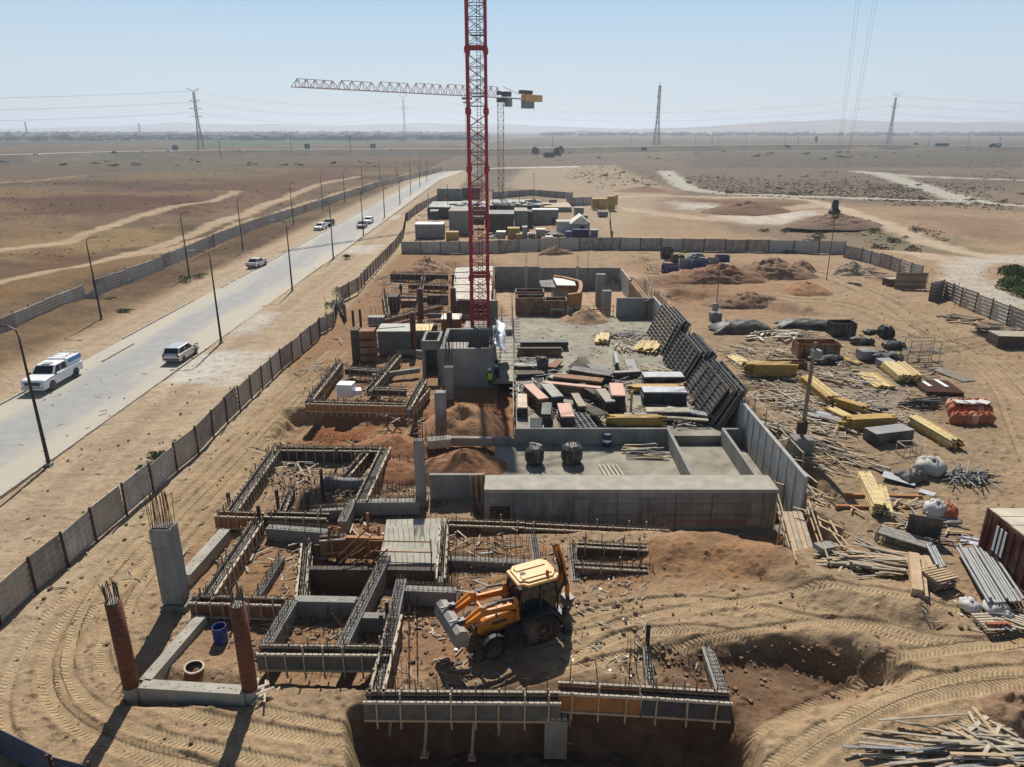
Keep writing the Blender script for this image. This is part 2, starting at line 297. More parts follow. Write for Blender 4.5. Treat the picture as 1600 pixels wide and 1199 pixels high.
        t[q] = bank * .28; mixm(t, (.25, .165, .095))
    C *= (1 - np.array([.22, .27, .33])[None, :] * lf[:, None]); C *= (1 - .1 * far)[:, None]
    poly([(562,1105),(1145,1105),(1160,1215),(560,1215)], (.10, .062, .04), .85, .5, -1.2)  # shade under the front beams painted into the pit soil colour
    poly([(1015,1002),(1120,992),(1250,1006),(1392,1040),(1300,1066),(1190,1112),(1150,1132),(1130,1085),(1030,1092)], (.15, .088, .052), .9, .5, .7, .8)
    C *= .93
    # damp clods
    cl = sstep(.42, .62, fbm(X * 2.6, Y * 2.6, 70, 3)) * (1 - np.clip(trk[:, 2] * 2, 0, 1)) * (Y < 130)
    mixm(cl * .55, (.19, .125, .075))
    rt = sstep(.15, .45, fbm(X * .8, Y * 2.4, 71, 4)) * (Y < 110); mixm(rt * .32, (.22, .15, .095))
    return np.clip(C, 0, 1), trk, dh
def build_ground():
    ys = [-160., -80., -30., 0., 8., 12.]; y = 14.5
    while y < 9000:
        ys.append(y); y += max(.065, y * y / 15183. * .85) if y < 2500 else 400
    ys = np.array(ys); NX = 1150
    s = np.concatenate([[-6, -3.5, -2.3, -1.6, -1.25], np.linspace(-1.04, 1.04, NX - 10), [1.25, 1.6, 2.3, 3.5, 6]]); W = np.maximum(ys, 14.5) * .92 + 12; W[:6] = 160
    X = (s[None, :] * W[:, None]).ravel(); Y = np.repeat(ys, NX)
    h = H(X, Y)
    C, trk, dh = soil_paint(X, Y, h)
    rough = 1 - np.clip(trk[:, 2] * 1.5, 0, .8); onroad = road_mask(X, Y)
    h += (fbm(X * .22, Y * .22, 3, 4) * .14 + fbm(X * 1.3, Y * 1.3, 9, 4) * .085 * rough + np.maximum(0, fbm(X * 3.2, Y * 3.2, 21, 3) - .25) * .22 * rough) * (1 - sstep(180, 320, Y)) 
    h += dh
    h += (fbm(X * .03, Y * .03, 12, 4) * 1.6 * sstep(-46, -60, X) * 1.0 + fbm(X * .08, Y * .05, 15, 3) * .7 * sstep(-46, -52, X)) * 1.0 * (1 - sstep(200, 420, Y))
    h += fbm(X * .02, Y * .02, 14, 4) * 1.6 * sstep(150, 230, Y) * sstep(-20, 30, X) * (1 - sstep(230, 420, Y)) 
    vg = ((X > -46) & (X < -20)); h = np.where(vg, h * .5, h)
    h = np.where(onroad, -.12 + 0 * h, h)
    slab = (X > -1.2) & (X < 15.9) & (Y > 37.4) & (Y < 81); h = np.where(slab, np.minimum(h, -.2), h)
    me = bpy.data.meshes.new('ground'); NY = len(ys); nv = NX * NY
    me.vertices.add(nv); me.vertices.foreach_set('co', np.stack([X, Y, h], 1).astype(np.float32).ravel())
    i = (np.arange(NY - 1)[:, None] * NX + np.arange(NX - 1)[None, :]).ravel(); f = np.stack([i, i + 1, i + NX + 1, i + NX], 1).astype(np.int32)
    me.loops.add(f.size); me.loops.foreach_set('vertex_index', f.ravel()); me.polygons.add(len(f)); me.polygons.foreach_set('loop_start', np.arange(len(f), dtype=np.int32) * 4)
    me.polygons.foreach_set('use_smooth', np.ones(len(f), bool)); me.update(calc_edges=True)
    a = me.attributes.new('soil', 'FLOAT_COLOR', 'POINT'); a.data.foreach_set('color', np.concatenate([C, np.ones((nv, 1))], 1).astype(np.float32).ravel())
    a = me.attributes.new('trk', 'FLOAT_VECTOR', 'POINT'); a.data.foreach_set('vector', trk.astype(np.float32).ravel())
    o = bpy.data.objects.new('ground', me); col.objects.link(o); o['kind'] = 'structure'; me.materials.append(SOIL)
    print('ground', NX, NY)
build_ground()
# ------------------------------------------------------------------ mesh builder
class MB:
    def __init__(s): s.v = []; s.f = []
    def add(s, vs, fs):
        n = len(s.v); s.v += [tuple(p) for p in vs]; s.f += [tuple(i + n for i in f) for f in fs]; return s
    def box(s, c, d, rz=0., M=None):
        x, y, z = d[0] / 2, d[1] / 2, d[2] / 2; ca, sa = math.cos(rz), math.sin(rz)
        vs = [(a * x, b * y, e * z) for e in (-1, 1) for a, b in ((-1, -1), (1, -1), (1, 1), (-1, 1))]
        if M is not None: vs = [tuple(M @ Vector(p)) for p in vs]
        vs = [(c[0] + p[0] * ca - p[1] * sa, c[1] + p[0] * sa + p[1] * ca, c[2] + p[2]) for p in vs]
        return s.add(vs, [(3, 2, 1, 0), (4, 5, 6, 7), (0, 1, 5, 4), (1, 2, 6, 5), (2, 3, 7, 6), (3, 0, 4, 7)])
    def bar(s, a, b, wd, ht=None, up=(0, 0, 1)):
        ht = ht or wd; a = Vector(a); b = Vector(b); d = b - a
        if d.length < 1e-6: return s
        d.normalize(); u = Vector(up)
        if abs(d.dot(u)) > .98: u = Vector((0, 1, 0))
        r = d.cross(u).normalized() * wd / 2; u = r.cross(d).normalized() * ht / 2
        vs = [p + q for p in (a, b) for q in (-r - u, r - u, r + u, -r + u)]
        return s.add(vs, [(3, 2, 1, 0), (4, 5, 6, 7), (0, 1, 5, 4), (1, 2, 6, 5), (2, 3, 7, 6), (3, 0, 4, 7)])
    def tube(s, pts, r, n=8, caps=True):
        pts = [Vector(p) for p in pts]; rr = r if isinstance(r, (list, tuple)) else [r] * len(pts); rings = []
        for i, p in enumerate(pts):
            d = (pts[min(i + 1, len(pts) - 1)] - pts[max(i - 1, 0)]).normalized()
            u = Vector((0, 0, 1)) if abs(d.z) < .9 else Vector((0, 1, 0)); a = d.cross(u).normalized(); b = a.cross(d)
            rings.append([p + (a * math.cos(k * 2 * math.pi / n) + b * math.sin(k * 2 * math.pi / n)) * rr[i] for k in range(n)])
        vs = [q for g in rings for q in g]; fs = []
        for i in range(len(pts) - 1):
            for k in range(n): fs.append((i * n + k, i * n + (k + 1) % n, (i + 1) * n + (k + 1) % n, (i + 1) * n + k))
        if caps: fs += [tuple(range(n))[::-1], tuple((len(pts) - 1) * n + k for k in range(n))]
        return s.add(vs, fs)
    def lathe(s, prof, n=16, c=(0, 0, 0), close=True):
        vs = [(c[0] + r * math.cos(k * 2 * math.pi / n), c[1] + r * math.sin(k * 2 * math.pi / n), c[2] + z) for r, z in prof for k in range(n)]; fs = []
        for i in range(len(prof) - 1):
            for k in range(n): fs.append((i * n + k, i * n + (k + 1) % n, (i + 1) * n + (k + 1) % n, (i + 1) * n + k))
        if close: fs += [tuple(range(n))[::-1], tuple((len(prof) - 1) * n + k for k in range(n))]
        return s.add(vs, fs)
    def prism(s, poly, z0, z1):
        n = len(poly); z0 = z0 if isinstance(z0, (list, tuple)) else [z0] * n; z1 = z1 if isinstance(z1, (list, tuple)) else [z1] * n
        A = sum(poly[i][0] * poly[(i + 1) % n][1] - poly[(i + 1) % n][0] * poly[i][1] for i in range(n))
        if A < 0: poly = poly[::-1]; z0 = z0[::-1]; z1 = z1[::-1]
        vs = [(p[0], p[1], z) for p, z in zip(poly, z0)] + [(p[0], p[1], z) for p, z in zip(poly, z1)]
        return s.add(vs, [tuple(range(n))[::-1], tuple(range(n, 2 * n))] + [(i, (i + 1) % n, n + (i + 1) % n, n + i) for i in range(n)])
    def side(s, poly, x0, x1):      # polygon in (y,z), extruded along x
        n = len(poly); A = sum(poly[i][0] * poly[(i + 1) % n][1] - poly[(i + 1) % n][0] * poly[i][1] for i in range(n))
        if A < 0: poly = poly[::-1]
        vs = [(x0, p[0], p[1]) for p in poly] + [(x1, p[0], p[1]) for p in poly]
        return s.add(vs, [tuple(range(n))[::-1], tuple(range(n, 2 * n))] + [(i, (i + 1) % n, n + (i + 1) % n, n + i) for i in range(n)])
    def build(s, name, m, parent=None, smooth=False, world=False, bevel=0, **kw):
        off = Vector(parent.location) if (parent is not None and world) else Vector((0, 0, 0))
        if parent is not None and world and parent.parent is not None: off = off + Vector(parent.parent.location)
        me = bpy.data.meshes.new(name); me.from_pydata([(p[0] - off.x, p[1] - off.y, p[2] - off.z) for p in s.v], [], s.f)
        if m is not None: me.materials.append(m)
        if smooth: me.polygons.foreach_set('use_smooth', [True] * len(me.polygons))
        me.update(); o = bpy.data.objects.new(name, me); col.objects.link(o)
        if parent is not None: o.parent = parent
        if bevel:
            b = o.modifiers.new('bevel', 'BEVEL'); b.width = bevel; b.segments = 2; b.limit_method = 'ANGLE'; b.angle_limit = R(35)
        for k, q in kw.items(): o[k] = q
        return o
def tag(o, label, cat, group=None):
    o['label'] = label; o['category'] = cat
    if group: o['group'] = group
    return o
def thing(name, label, cat, loc=(0, 0, 0), rz=0, group=None):
    o = bpy.data.objects.new(name, None); col.objects.link(o); o.location = loc; o.rotation_euler = (0, 0, rz); o.empty_display_size = .3
    return tag(o, label, cat, group)
CH = {}
def copy_tree(o, loc=None, rz=None, label=None, group=None, scale=None, parent=None):
    c = o.copy(); col.objects.link(c)
    if parent: c.parent = parent
    if loc is not None: c.location = loc
    if rz is not None: c.rotation_euler = (0, 0, rz)
    if scale is not None: c.scale = scale
    if label: c['label'] = label
    if group: c['group'] = group
    for ch in list(o.children): copy_tree(ch, parent=c)
    return c
def structure(o): o['kind'] = 'structure'; return o
# ------------------------------------------------------------------ road, kerbs, highway, hills, haze
def asphalt(name, c=(.30, .295, .285), dustc=(.43, .385, .305), lo=.36, hi=.62):
    m = mat(name, c, .9, 0, .12, .8, .01, 30); N = m.node_tree.nodes; L = m.node_tree.links; b = N['Principled BSDF']
    src = b.inputs['Base Color'].links[0].from_socket; g = N.new('ShaderNodeNewGeometry'); mp = N.new('ShaderNodeMapping'); mp.inputs['Scale'].default_value = (.32, .045, 1); L.new(g.outputs['Position'], mp.inputs[0])
    t = N.new('ShaderNodeTexNoise'); t.inputs['Scale'].default_value = 1.; t.inputs['Detail'].default_value = 9; t.inputs['Roughness'].default_value = .62; L.new(mp.outputs[0], t.inputs['Vector'])
    sx = N.new('ShaderNodeSeparateXYZ'); L.new(g.outputs['Position'], sx.inputs[0])
    # sand washes in from both kerbs
    e = N.new('ShaderNodeMath'); e.operation = 'ADD'; L.new(sx.outputs[0], e.inputs[0]); e.inputs[1].default_value = 36.6; e2 = N.new('ShaderNodeMath'); e2.operation = 'ABSOLUTE'; L.new(e.outputs[0], e2.inputs[0])
    e3 = N.new('ShaderNodeMath'); e3.operation = 'MULTIPLY_ADD'; L.new(e2.outputs[0], e3.inputs[0]); e3.inputs[1].default_value = .085; L.new(t.outputs[0], e3.inputs[2])
    mr = N.new('ShaderNodeMapRange'); mr.inputs[1].default_value = lo + .24; mr.inputs[2].default_value = hi + .24; mr.inputs[4].default_value = .88; L.new(e3.outputs[0], mr.inputs[0])
    mm = N.new('ShaderNodeMix'); mm.data_type = 'RGBA'; L.new(mr.outputs[0], mm.inputs[0]); L.new(src, mm.inputs[6]); mm.inputs[7].default_value = (*dustc, 1); L.new(mm.outputs[2], b.inputs['Base Color'])
    return m
ASPH = asphalt('asphalt'); KERB = mat('kerb_concrete', (.42, .39, .34), .9, 0, .2, 2)
r_ = MB()
rp = [(-41.2, -31.0, -80), (-41.2, -31.0, 0), (-41.2, -31.0, 100), (-41.4, -31.2, 200), (-42, -32, 330), (-36, -26, 400), (-20, -8, 430), (40, 40, 452)]
rp2 = []
for a, b in zip(rp[:-1], rp[1:]):
    for k in range(12): t = k / 12; rp2.append(tuple(p + (q - p) * t for p, q in zip(a, b)))
rp2.append(rp[-1])
for i, (l, r, y) in enumerate(rp2): r_.v += [(l, y - (8 if y > 390 else 0), .02), (r, y + (8 if y > 390 else 0), .02)]
for i in range(len(rp2) - 1): r_.f.append((2 * i, 2 * i + 1, 2 * i + 3, 2 * i + 2))
structure(r_.build('road', ASPH))
def kerb(x, y0, y1, dx=0):
    m = MB(); y = y0
    while y < y1:
        if random.random() > .04: m.box((x + dx * (y - y0) + random.uniform(-.015, .015), y + .49, .07), (.16, .97, .17), random.uniform(-.01, .01))
        y += 1.
    structure(m.build('kerb', KERB))
kerb(-41.3, 10, 66); kerb(-39.2, 66, 72); kerb(-41.3, 74, 92); kerb(-40.8, 100, 330)
kerb(-30.9, 10, 64); kerb(-30.9, 70, 82); kerb(-30.8, 118, 330)
hw = MB(); hb = MB(); hp = spline(PX([(-300,249),(0,246),(160,241),(400,237),(640,236),(800,235),(1000,231),(1200,229),(1400,229),(1600,232),(1900,236)], 3.5), 6)
for i, p in enumerate(hp):
    d = hp[min(i + 1, len(hp) - 1)] - hp[max(i - 1, 0)]; n_ = np.array([-d[1], d[0]]) / np.hypot(*d); a = p + n_ * 7; b = p - n_ * 7
    hw.v += [(a[0], a[1], 5.1), (b[0], b[1], 5.1)]; a2 = p + n_ * 20; b2 = p - n_ * 20; hb.v += [(a2[0], a2[1], -.5), (a[0] , a[1], 5.), (b[0], b[1], 5.), (b2[0], b2[1], -.5)]
for i in range(len(hp) - 1):
    k = 2 * i; hw.f += [(k, k + 2, k + 3, k + 1)]; k = 4 * i; hb.f += [(k + j, k + 4 + j, k + 5 + j, k + 1 + j) for j in range(3)]
structure(hb.build('embankment', mat('embankment_soil', (.115, .1, .07), .95, 0, .35, .05, .1, 2), smooth=False)); structure(hw.build('highway', mat('highway_asphalt', (.30, .29, .28), .9)))
def hills(name, y0, prof, c, depth=500):
    # prof: (pixel x, pixel y of crest) ; ridge stands at distance y0
    m = MB(); xs = np.linspace(prof[0][0], prof[-1][0], 260); K = [0, .18, .4, .65, .85, 1., 1.15, 1.6]; F = [0, .12, .38, .7, .93, 1., .96, .0]
    for x in xs:
        py = np.interp(x, [p[0] for p in prof], [p[1] for p in prof]); zt = max(1., ztop(y0, py))
        for k, f in zip(K, F):
            Y = y0 - depth + k * depth; nx = (x - 800) / FPX * y0 * 1.04
            z = zt * f * (1 + .13 * float(fbm(np.array([nx * .004]), np.array([k * 2.]), 77, 4)[0])); m.v.append((nx, Y, z - 2))
    n = len(K)
    for i in range(len(xs) - 1):
        for j in range(n - 1): a = i * n + j; m.f.append((a, a + n, a + n + 1, a + 1))
    structure(m.build(name, mat(name + '_soil', c, .95, 0, .35, .004), smooth=True))
hills('hills', 5200, [(900,203),(980,202),(1060,198),(1130,193),(1180,189),(1230,187),(1300,188),(1360,189),(1430,191),(1500,190),(1560,193),(1620,194),(1800,197),(2100,204)], (.20, .155, .115), 1500)
hills('hills', 6800, [(-500,205),(-200,200),(100,201),(260,196),(330,191),(420,194),(560,195),(640,192),(760,193),(840,197),(940,201),(1020,204)], (.22, .19, .16), 900)
def haze():
    m = bpy.data.materials.new('haze_air'); m.use_nodes = True; N = m.node_tree.nodes; L = m.node_tree.links; N.remove(N['Principled BSDF'])
    v = N.new('ShaderNodeVolumePrincipled'); v.inputs['Color'].default_value = (.80, .88, 1, 1); v.inputs['Density'].default_value = .0002; v.inputs['Anisotropy'].default_value = .35
    L.new(v.outputs[0], N['Material Output'].inputs['Volume'])
    b = MB(); b.box((0, 4500, 47), (26000, 9800, 106)); o = b.build('haze', m); o['kind'] = 'stuff'; return o
haze()
# ================================================================== materials for built things
CONC = mat('concrete', (.25, .24, .215), .85, 0, .25, .6, .006, 20, streak=.12)
CONCL = mat('concrete_light', (.34, .315, .26), .9, 0, .2, 1.2, .01, 12)
FLOOR = mat('concrete_floor', (.25, .23, .18), .9, 0, .42, .6, .01, 10, dust=.45, dustcol=(.29,.24,.17))
JNT = mat('joint_dark', (.085, .08, .07), .9); CONCD = mat('rough_concrete', (.21, .20, .175), .95, 0, .35, 3, .03, 8)  # dark tone for panel joints and tie holes, rough grey concrete
PLY = mat('formwork_plywood', (.20, .085, .035), .75, 0, .3, 1.5, .004, 20, dust=.4)
PLYO = mat('orange_plywood', (.33, .145, .05), .7, 0, .25, 1.5)
PLYD = mat('dark_plywood', (.085, .065, .05), .8, 0, .3, 2)
PLYP = mat('pink_plywood', (.55, .33, .25), .7, 0, .12, 1.5)
TIMB = mat('timber', (.43, .31, .19), .8, 0, .25, 3)
TIMG = mat('grey_timber', (.34, .29, .22), .85, 0, .3, 3)
TIMW = mat('bleached_timber', (.46, .395, .30), .85, 0, .25, 4)
YEL = mat('yellow_beam_paint', (.40, .245, .06), .7, 0, .3, 3, dust=.35, dustcol=(.36,.27,.17)); YELL = mat('pale_yellow_beam', (.56, .43, .2), .7, 0, .3, 3, dust=.25)
RUST = mat('rusty_steel', (.14, .06, .035), .75, .2, .35, 4); RUSTD = mat('dark_rebar', (.065, .045, .035), .8, .2, .3, 4)
STEEL = mat('galvanised_steel', (.22, .225, .225), .6, .25, .2, 3); STEELD = mat('dark_steel', (.07, .072, .075), .5, .5, .2, 3)
BLK = mat('black_panel', (.03, .03, .032), .55, 0, .2, 2, dust=.25); GREYP = mat('grey_panel', (.23, .235, .24), .6, 0, .15, 2, dust=.3)
REDP = mat('crane_red_paint', (.36, .022, .035), .42, 0, .12, 1.5); CRW = mat('crane_pink_paint', (.62, .46, .42), .5, 0, .1, 1)
FENC = mat('pale_fence_panel', (.38, .365, .335), .6, .2, .1, .5, streak=.1)
FEN = mat('corrugated_fence_steel', (.42, .37, .31), .5, .35, .16, 1.2, streak=.15, dust=.35); FENO = mat('fence_post_steel', (.075, .05, .04), .7, .2, .3, 3)
WHITE = mat('white_paint', (.75, .75, .74), .35, 0, .03, 2); GLASS = mat('dark_glass', (.015, .018, .02), .08, 0, 0, 1, spec=.6); RUB = mat('tyre_rubber', (.02, .019, .018), .9, 0, .2, 6, dust=.3)
BLUE = mat('blue_plastic', (.02, .035, .17), .45, 0, .2, 3, dust=.25); ORG = mat('machine_orange', (.60, .19, .018), .4, 0, .1, 3, dust=.3, dustcol=(.36,.25,.15)); CREAM = mat('cream_roof', (.62, .35, .12), .38, 0, .05, 2)
BAGW = mat('white_bag', (.52, .5, .47), .8, 0, .12, 4, .02, 8); BAGO = mat('orange_bag', (.36, .105, .05), .8, 0, .2, 4, .02, 8)
LAMPM = mat('lamp_pole_paint', (.035, .037, .04), .5, .2, .1, 3); SILV = mat('silver_paint', (.50, .50, .50), .3, .5, .03, 2); ORGR = mat('rim_orange', (.50, .10, .02), .5, 0, .2, 5)
POLEW = mat('weathered_pole', (.22, .16, .12), .85, 0, .3, 3)
ROD = {}
def rods(parent, pts, h, r=.012, m=None, name='rebar', lean=.03):
    key = (r, m.name if m else 'RUST')
    if key not in ROD:
        me = bpy.data.meshes.new(name); b = MB(); b.tube([(0, 0, 0), (0, 0, 1)], r, 5); me.from_pydata([tuple(v) for v in b.v], [], b.f); me.materials.append(m or RUST); ROD[key] = me
    pl = parent.location
    for x, y, z in pts:
        o = bpy.data.objects.new(name, ROD[key]); col.objects.link(o); o.parent = parent; o.location = (x - pl.x, y - pl.y, z - pl.z)
        o.scale = (1, 1, h * random.uniform(.88, 1.08)); o.rotation_euler = (random.gauss(0, lean), random.gauss(0, lean), 0)
def along(a, b, step, jit=.0, off=0.):
    a = Vector(a); b = Vector(b); d = b - a; L = d.length; n = max(1, int(L / step)); u = d / L; s = Vector((-u.y, u.x, 0))
    return [tuple(a + u * (L * (i + .5) / n + random.uniform(-jit, jit)) + s * off) for i in range(n)]
# ------------------------------------------------------------------ main concrete building
def wallbox(x0, x1, y0, y1, z0, z1, m=None): b = MB(); b.box(((x0 + x1) / 2, (y0 + y1) / 2, (z0 + z1) / 2), (x1 - x0, y1 - y0, z1 - z0)); return b
bld = thing('concrete_basement', 'unfinished grey concrete basement with low partition walls and a wide front strip wall', 'concrete building', (0, 37, 0))
wallbox(-1.2, 15.95, 38.96, 46.0, -.3, .3).build('floor_slab', FLOOR, bld, world=True)
b = wallbox(.3, 15.98, 46.25, 80.5, .2, .9); b.build('upper_floor_slab', FLOOR, bld, world=True)
# front corridor: walls, roof strip, doorway at its left end
b = MB(); b.box((7.6, 37.32, .05), (15.4, .24, 2.5)); b.box((-.85, 37.32, .85), (1.5, .24, .9)); b.box((-1.45, 37.32, -.2), (.3, .24, 1.2)); b.build('front_wall', CONC, bld, world=True)
wallbox(-1.6, 15.3, 37.1, 38.95, 1.3, 1.52).build('roof_strip', CONCL, bld, world=True)
wallbox(15.05, 15.29, 37.45, 38.7, -1.2, 1.29).build('end_wall', CONC, bld, world=True)
for x in (.1, 3.05, 6.1, 9.5, 11.6, 14.5): wallbox(x - .02, x + .02, 37.185, 37.21, -1.1, 1.28).build('panel_joint', JNT, bld, world=True)
wallbox(-1.3, 15.0, 37.19, 37.21, .52, .55).build('panel_joint', JNT, bld, world=True); wallbox(.2, 15.0, 37.185, 37.21, -.2, -.17).build('panel_joint', JNT, bld, world=True)
wallbox(-1.5, 15.0, 38.72, 38.94, -1.2, 1.28).build('corridor_back_wall', CONCD, bld, world=True)
wallbox(-4.95, -1.65, 39.0, 39.25, -.9, 1.5).build('wing_wall', CONC, bld, world=True)
for k in range(6): MB().bar((-2.4 + .16 * k, 38.9 - .1 * (k % 3), -.8), (-2.5 + .17 * k, 38.8 - .08 * k, 1.6 + .05 * k), .1, .05).build('timber_stud', PLY if k % 2 else TIMB, bld, world=True)
th_ = MB()
for x in np.arange(-.9, 14.9, .75):
    for z in (-.75, -.05, .3, .95): th_.box((x + random.uniform(-.02, .02), 37.195, z), (.045, .012, .045))
th_.build('tie_holes', JNT, bld, world=True)['kind'] = 'stuff'
for k in range(9): x_ = random.uniform(-1, 14.5); wallbox(x_, x_ + random.uniform(.5, 1.6), 37.1785 - .0015 * k, 37.2, random.uniform(-.9, .2), random.uniform(.4, 1.1)).build('patch', mat('patch_%d' % (k % 3), (.2 + .04 * (k % 3), .195 + .035 * (k % 3), .17 + .03 * (k % 3)), .9, 0, .25, 1.5, streak=.3), bld, world=True)
wallbox(-1.7, 16.4, 36.6, 39.3, -1.35, -1.1).build('footing', CONCD, bld, world=True)
wallbox(9.0, 14.4, 37.175, 37.2, -.62, -.58).build('red_chalk_line', mat('red_line', (.4, .06, .04), .9), bld, world=True)
wallbox(.2, 10.9, 46.05, 46.25, .3, 1.5).build('partition_wall', CONC, bld, world=True)
wallbox(10.7, 10.9, 38.97, 46.05, .3, 1.5).build('partition_wall', CONC, bld, world=True); wallbox(14.5, 14.7, 38.97, 46.25, .3, 1.5).build('partition_wall', CONC, bld, world=True)
wallbox(14.7, 15.95, 46.0, 46.2, .3, 1.5).build('partition_wall', CONC, bld, world=True)
wallbox(10.2, 10.7, 53.2, 58.2, .9, 1.4).build('upstand', CONC, bld, world=True) if 0 else None
RW = mat('side_wall_concrete', (.36, .35, .33), .85, 0, .2, 1.2, .008, 14, streak=.2)
rwt = thing('retaining_wall', 'long pale concrete retaining wall along the right edge of the basement', 'wall', (16.1, 35.4, 0))
wallbox(16.0, 16.22, 35.6, 62, -.6, 3.1).build('wall_panel', RW, rwt, world=True); wallbox(16.0, 16.22, 62.02, 81, .2, 3.1).build('wall_panel', RW, rwt, world=True)
for y in np.arange(36.8, 62, 1.25): wallbox(15.985, 16.0, y, y + .03, .0, 3.09).build('panel_joint', JNT, rwt, world=True)
# back court walls
bw = thing('back_wall', 'grey concrete wall closing the far end of the sandy court', 'wall', (6, 98.8, 0))
wallbox(-2.4, 3.8, 98.6, 98.9, .1, 3.3).build('wall_panel', CONC, bw, world=True); wallbox(3.82, 14.8, 98.6, 98.9, .1, 3.15).build('wall_panel', CONC, bw, world=True)
for x in np.arange(-1.6, 14.6, 1.2): wallbox(x, x + .03, 98.585, 98.6, .2, 3.1).build('panel_joint', JNT, bw, world=True)
for x, nm in ((1.9, 'left'), (8.9, 'middle')): t = thing('concrete_column', 'slim round concrete column standing before the far court wall, %s one' % nm, 'column', (x, 97.6, 0), group='columns in the court'); MB().lathe([(.22, .1), (.22, 3.6)], 12).build('shaft', CONCL, t); rods(t, [(x + a, 97.6 + c, 3.5) for a, c in ((-.1, -.1), (.1, -.1), (.1, .1), (-.1, .1))], 1.6)
bw2 = thing('side_wall', 'short concrete wall with brown formwork on the right of the court', 'wall', (15, 85, 0))
wallbox(14.8, 15.05, 90.5, 98.5, .1, 3.1).build('wall_panel', CONCL, bw2, world=True)
for k, (y0, y1) in enumerate(((79.5, 84.), (84.2, 90.3))): wallbox(14.95, 15.2, y0, y1, .1, 2.9).build('formwork_board', PLYO if k else PLY, bw2, world=True)
for y in np.arange(80, 90, .75): MB().bar((14.85, y, .15), (14.85, y, 2.8), .1, .12).build('timber_stud', TIMG, bw2, world=True)
for z in (1.2, 2.4, 3.): MB().bar((15.3, 79.5, z), (15.2, 90.5, z), .1, .16).build('waler', TIMB, bw2, world=True)
cw = thing('dividing_wall', 'grey concrete wall across the slab beside the leaning grid panels', 'wall', (14, 80.2, 0))
wallbox(11.8, 15.95, 79.9, 80.15, .9, 3.1).build('wall_panel', CONC, cw, world=True)
for x, y, h, wd in ((10.9, 88, 4.1, 1.1), (11.0, 82.6, 3.2, 1.0)):
    t = thing('concrete_column', 'square pale concrete column by the dividing wall, %s' % ('taller one behind' if h > 4 else 'shorter one in front'), 'column', (x, y, .2), group='square columns in the court'); MB().box((0, 0, h / 2), (wd, wd * .8, h)).build('shaft', CONC, t); rods(t, [(x + a, y + c, h) for a in (-.35, 0, .35) for c in (-.25, .25)], 1.5)
# curved ramp wall in the court
cv = thing('curved_wall', 'curved concrete ramp wall with brown plywood upper rim and white deck', 'wall', (6.5, 84, 0))
arc = [(8.35 - 1.3 * (1 - math.cos(a)) * 2.0, 84 + 9.0 * math.sin(a)) for a in np.linspace(0, 1.35, 12)]
arc = [(6.3, 80.2)] + [(7.4 + .9 * math.sin(t * 1.9 + .2), 81 + 8.6 * t) for t in np.linspace(0, .8, 8)] + [(7.3, 89.4), (6.4, 90.6), (5.3, 91.2)]
m1 = MB(); m2 = MB()
for z0, z1, o, mm in ((.1, 2.1, 0, m1), (2.0, 3.5, .06, m2)):
    for a, c in zip(arc[:-1], arc[1:]):
        d = Vector((c[0] - a[0], c[1] - a[1], 0)).normalized(); s_ = Vector((d.y, -d.x, 0)) * (.15 + o)
        mm.prism([(a[0] + s_.x, a[1] + s_.y), (c[0] + s_.x, c[1] + s_.y), (c[0] - s_.x, c[1] - s_.y), (a[0] - s_.x, a[1] - s_.y)], z0, z1)
m1.build('wall_panel', CONCL, cv, world=True); m2.build('formwork_board', PLYO, cv, world=True)
MB().prism([(5.4, 86.2), (7.7, 86.0), (7.7, 88.6), (7.1, 89.6), (6.2, 90.4), (5.2, 90.9)], 3.2, 3.3).build('deck', mat('white_deck', (.62, .6, .56), .7, 0, .1, 2), cv, world=True)
MB().prism([(3.6, 86.6), (5.3, 86.3), (5.1, 91.0), (3.4, 90.4)], 2.9, 3.0).build('deck', BLK, cv, world=True)
MB().prism([(4.4, 80.4), (6.0, 80.4), (5.2, 86.), (3.9, 86.)], 1.6, 1.75).build('deck', TIMW, cv, world=True)
for x, y in ((3.7, 86.7), (4.5, 80.6), (5.9, 80.6), (3.6, 90.2), (5.1, 90.8)): MB().bar((x, y, .2), (x, y, 2.9 if y > 86 else 1.6), .15).build('post', TIMG, cv, world=True)
rods(cv, [(3.2 + .12 * i, 84.5 + .3 * i + random.uniform(-.1, .1), .2) for i in range(14)], 3.2, .02, RUST, 'rebar', .12)
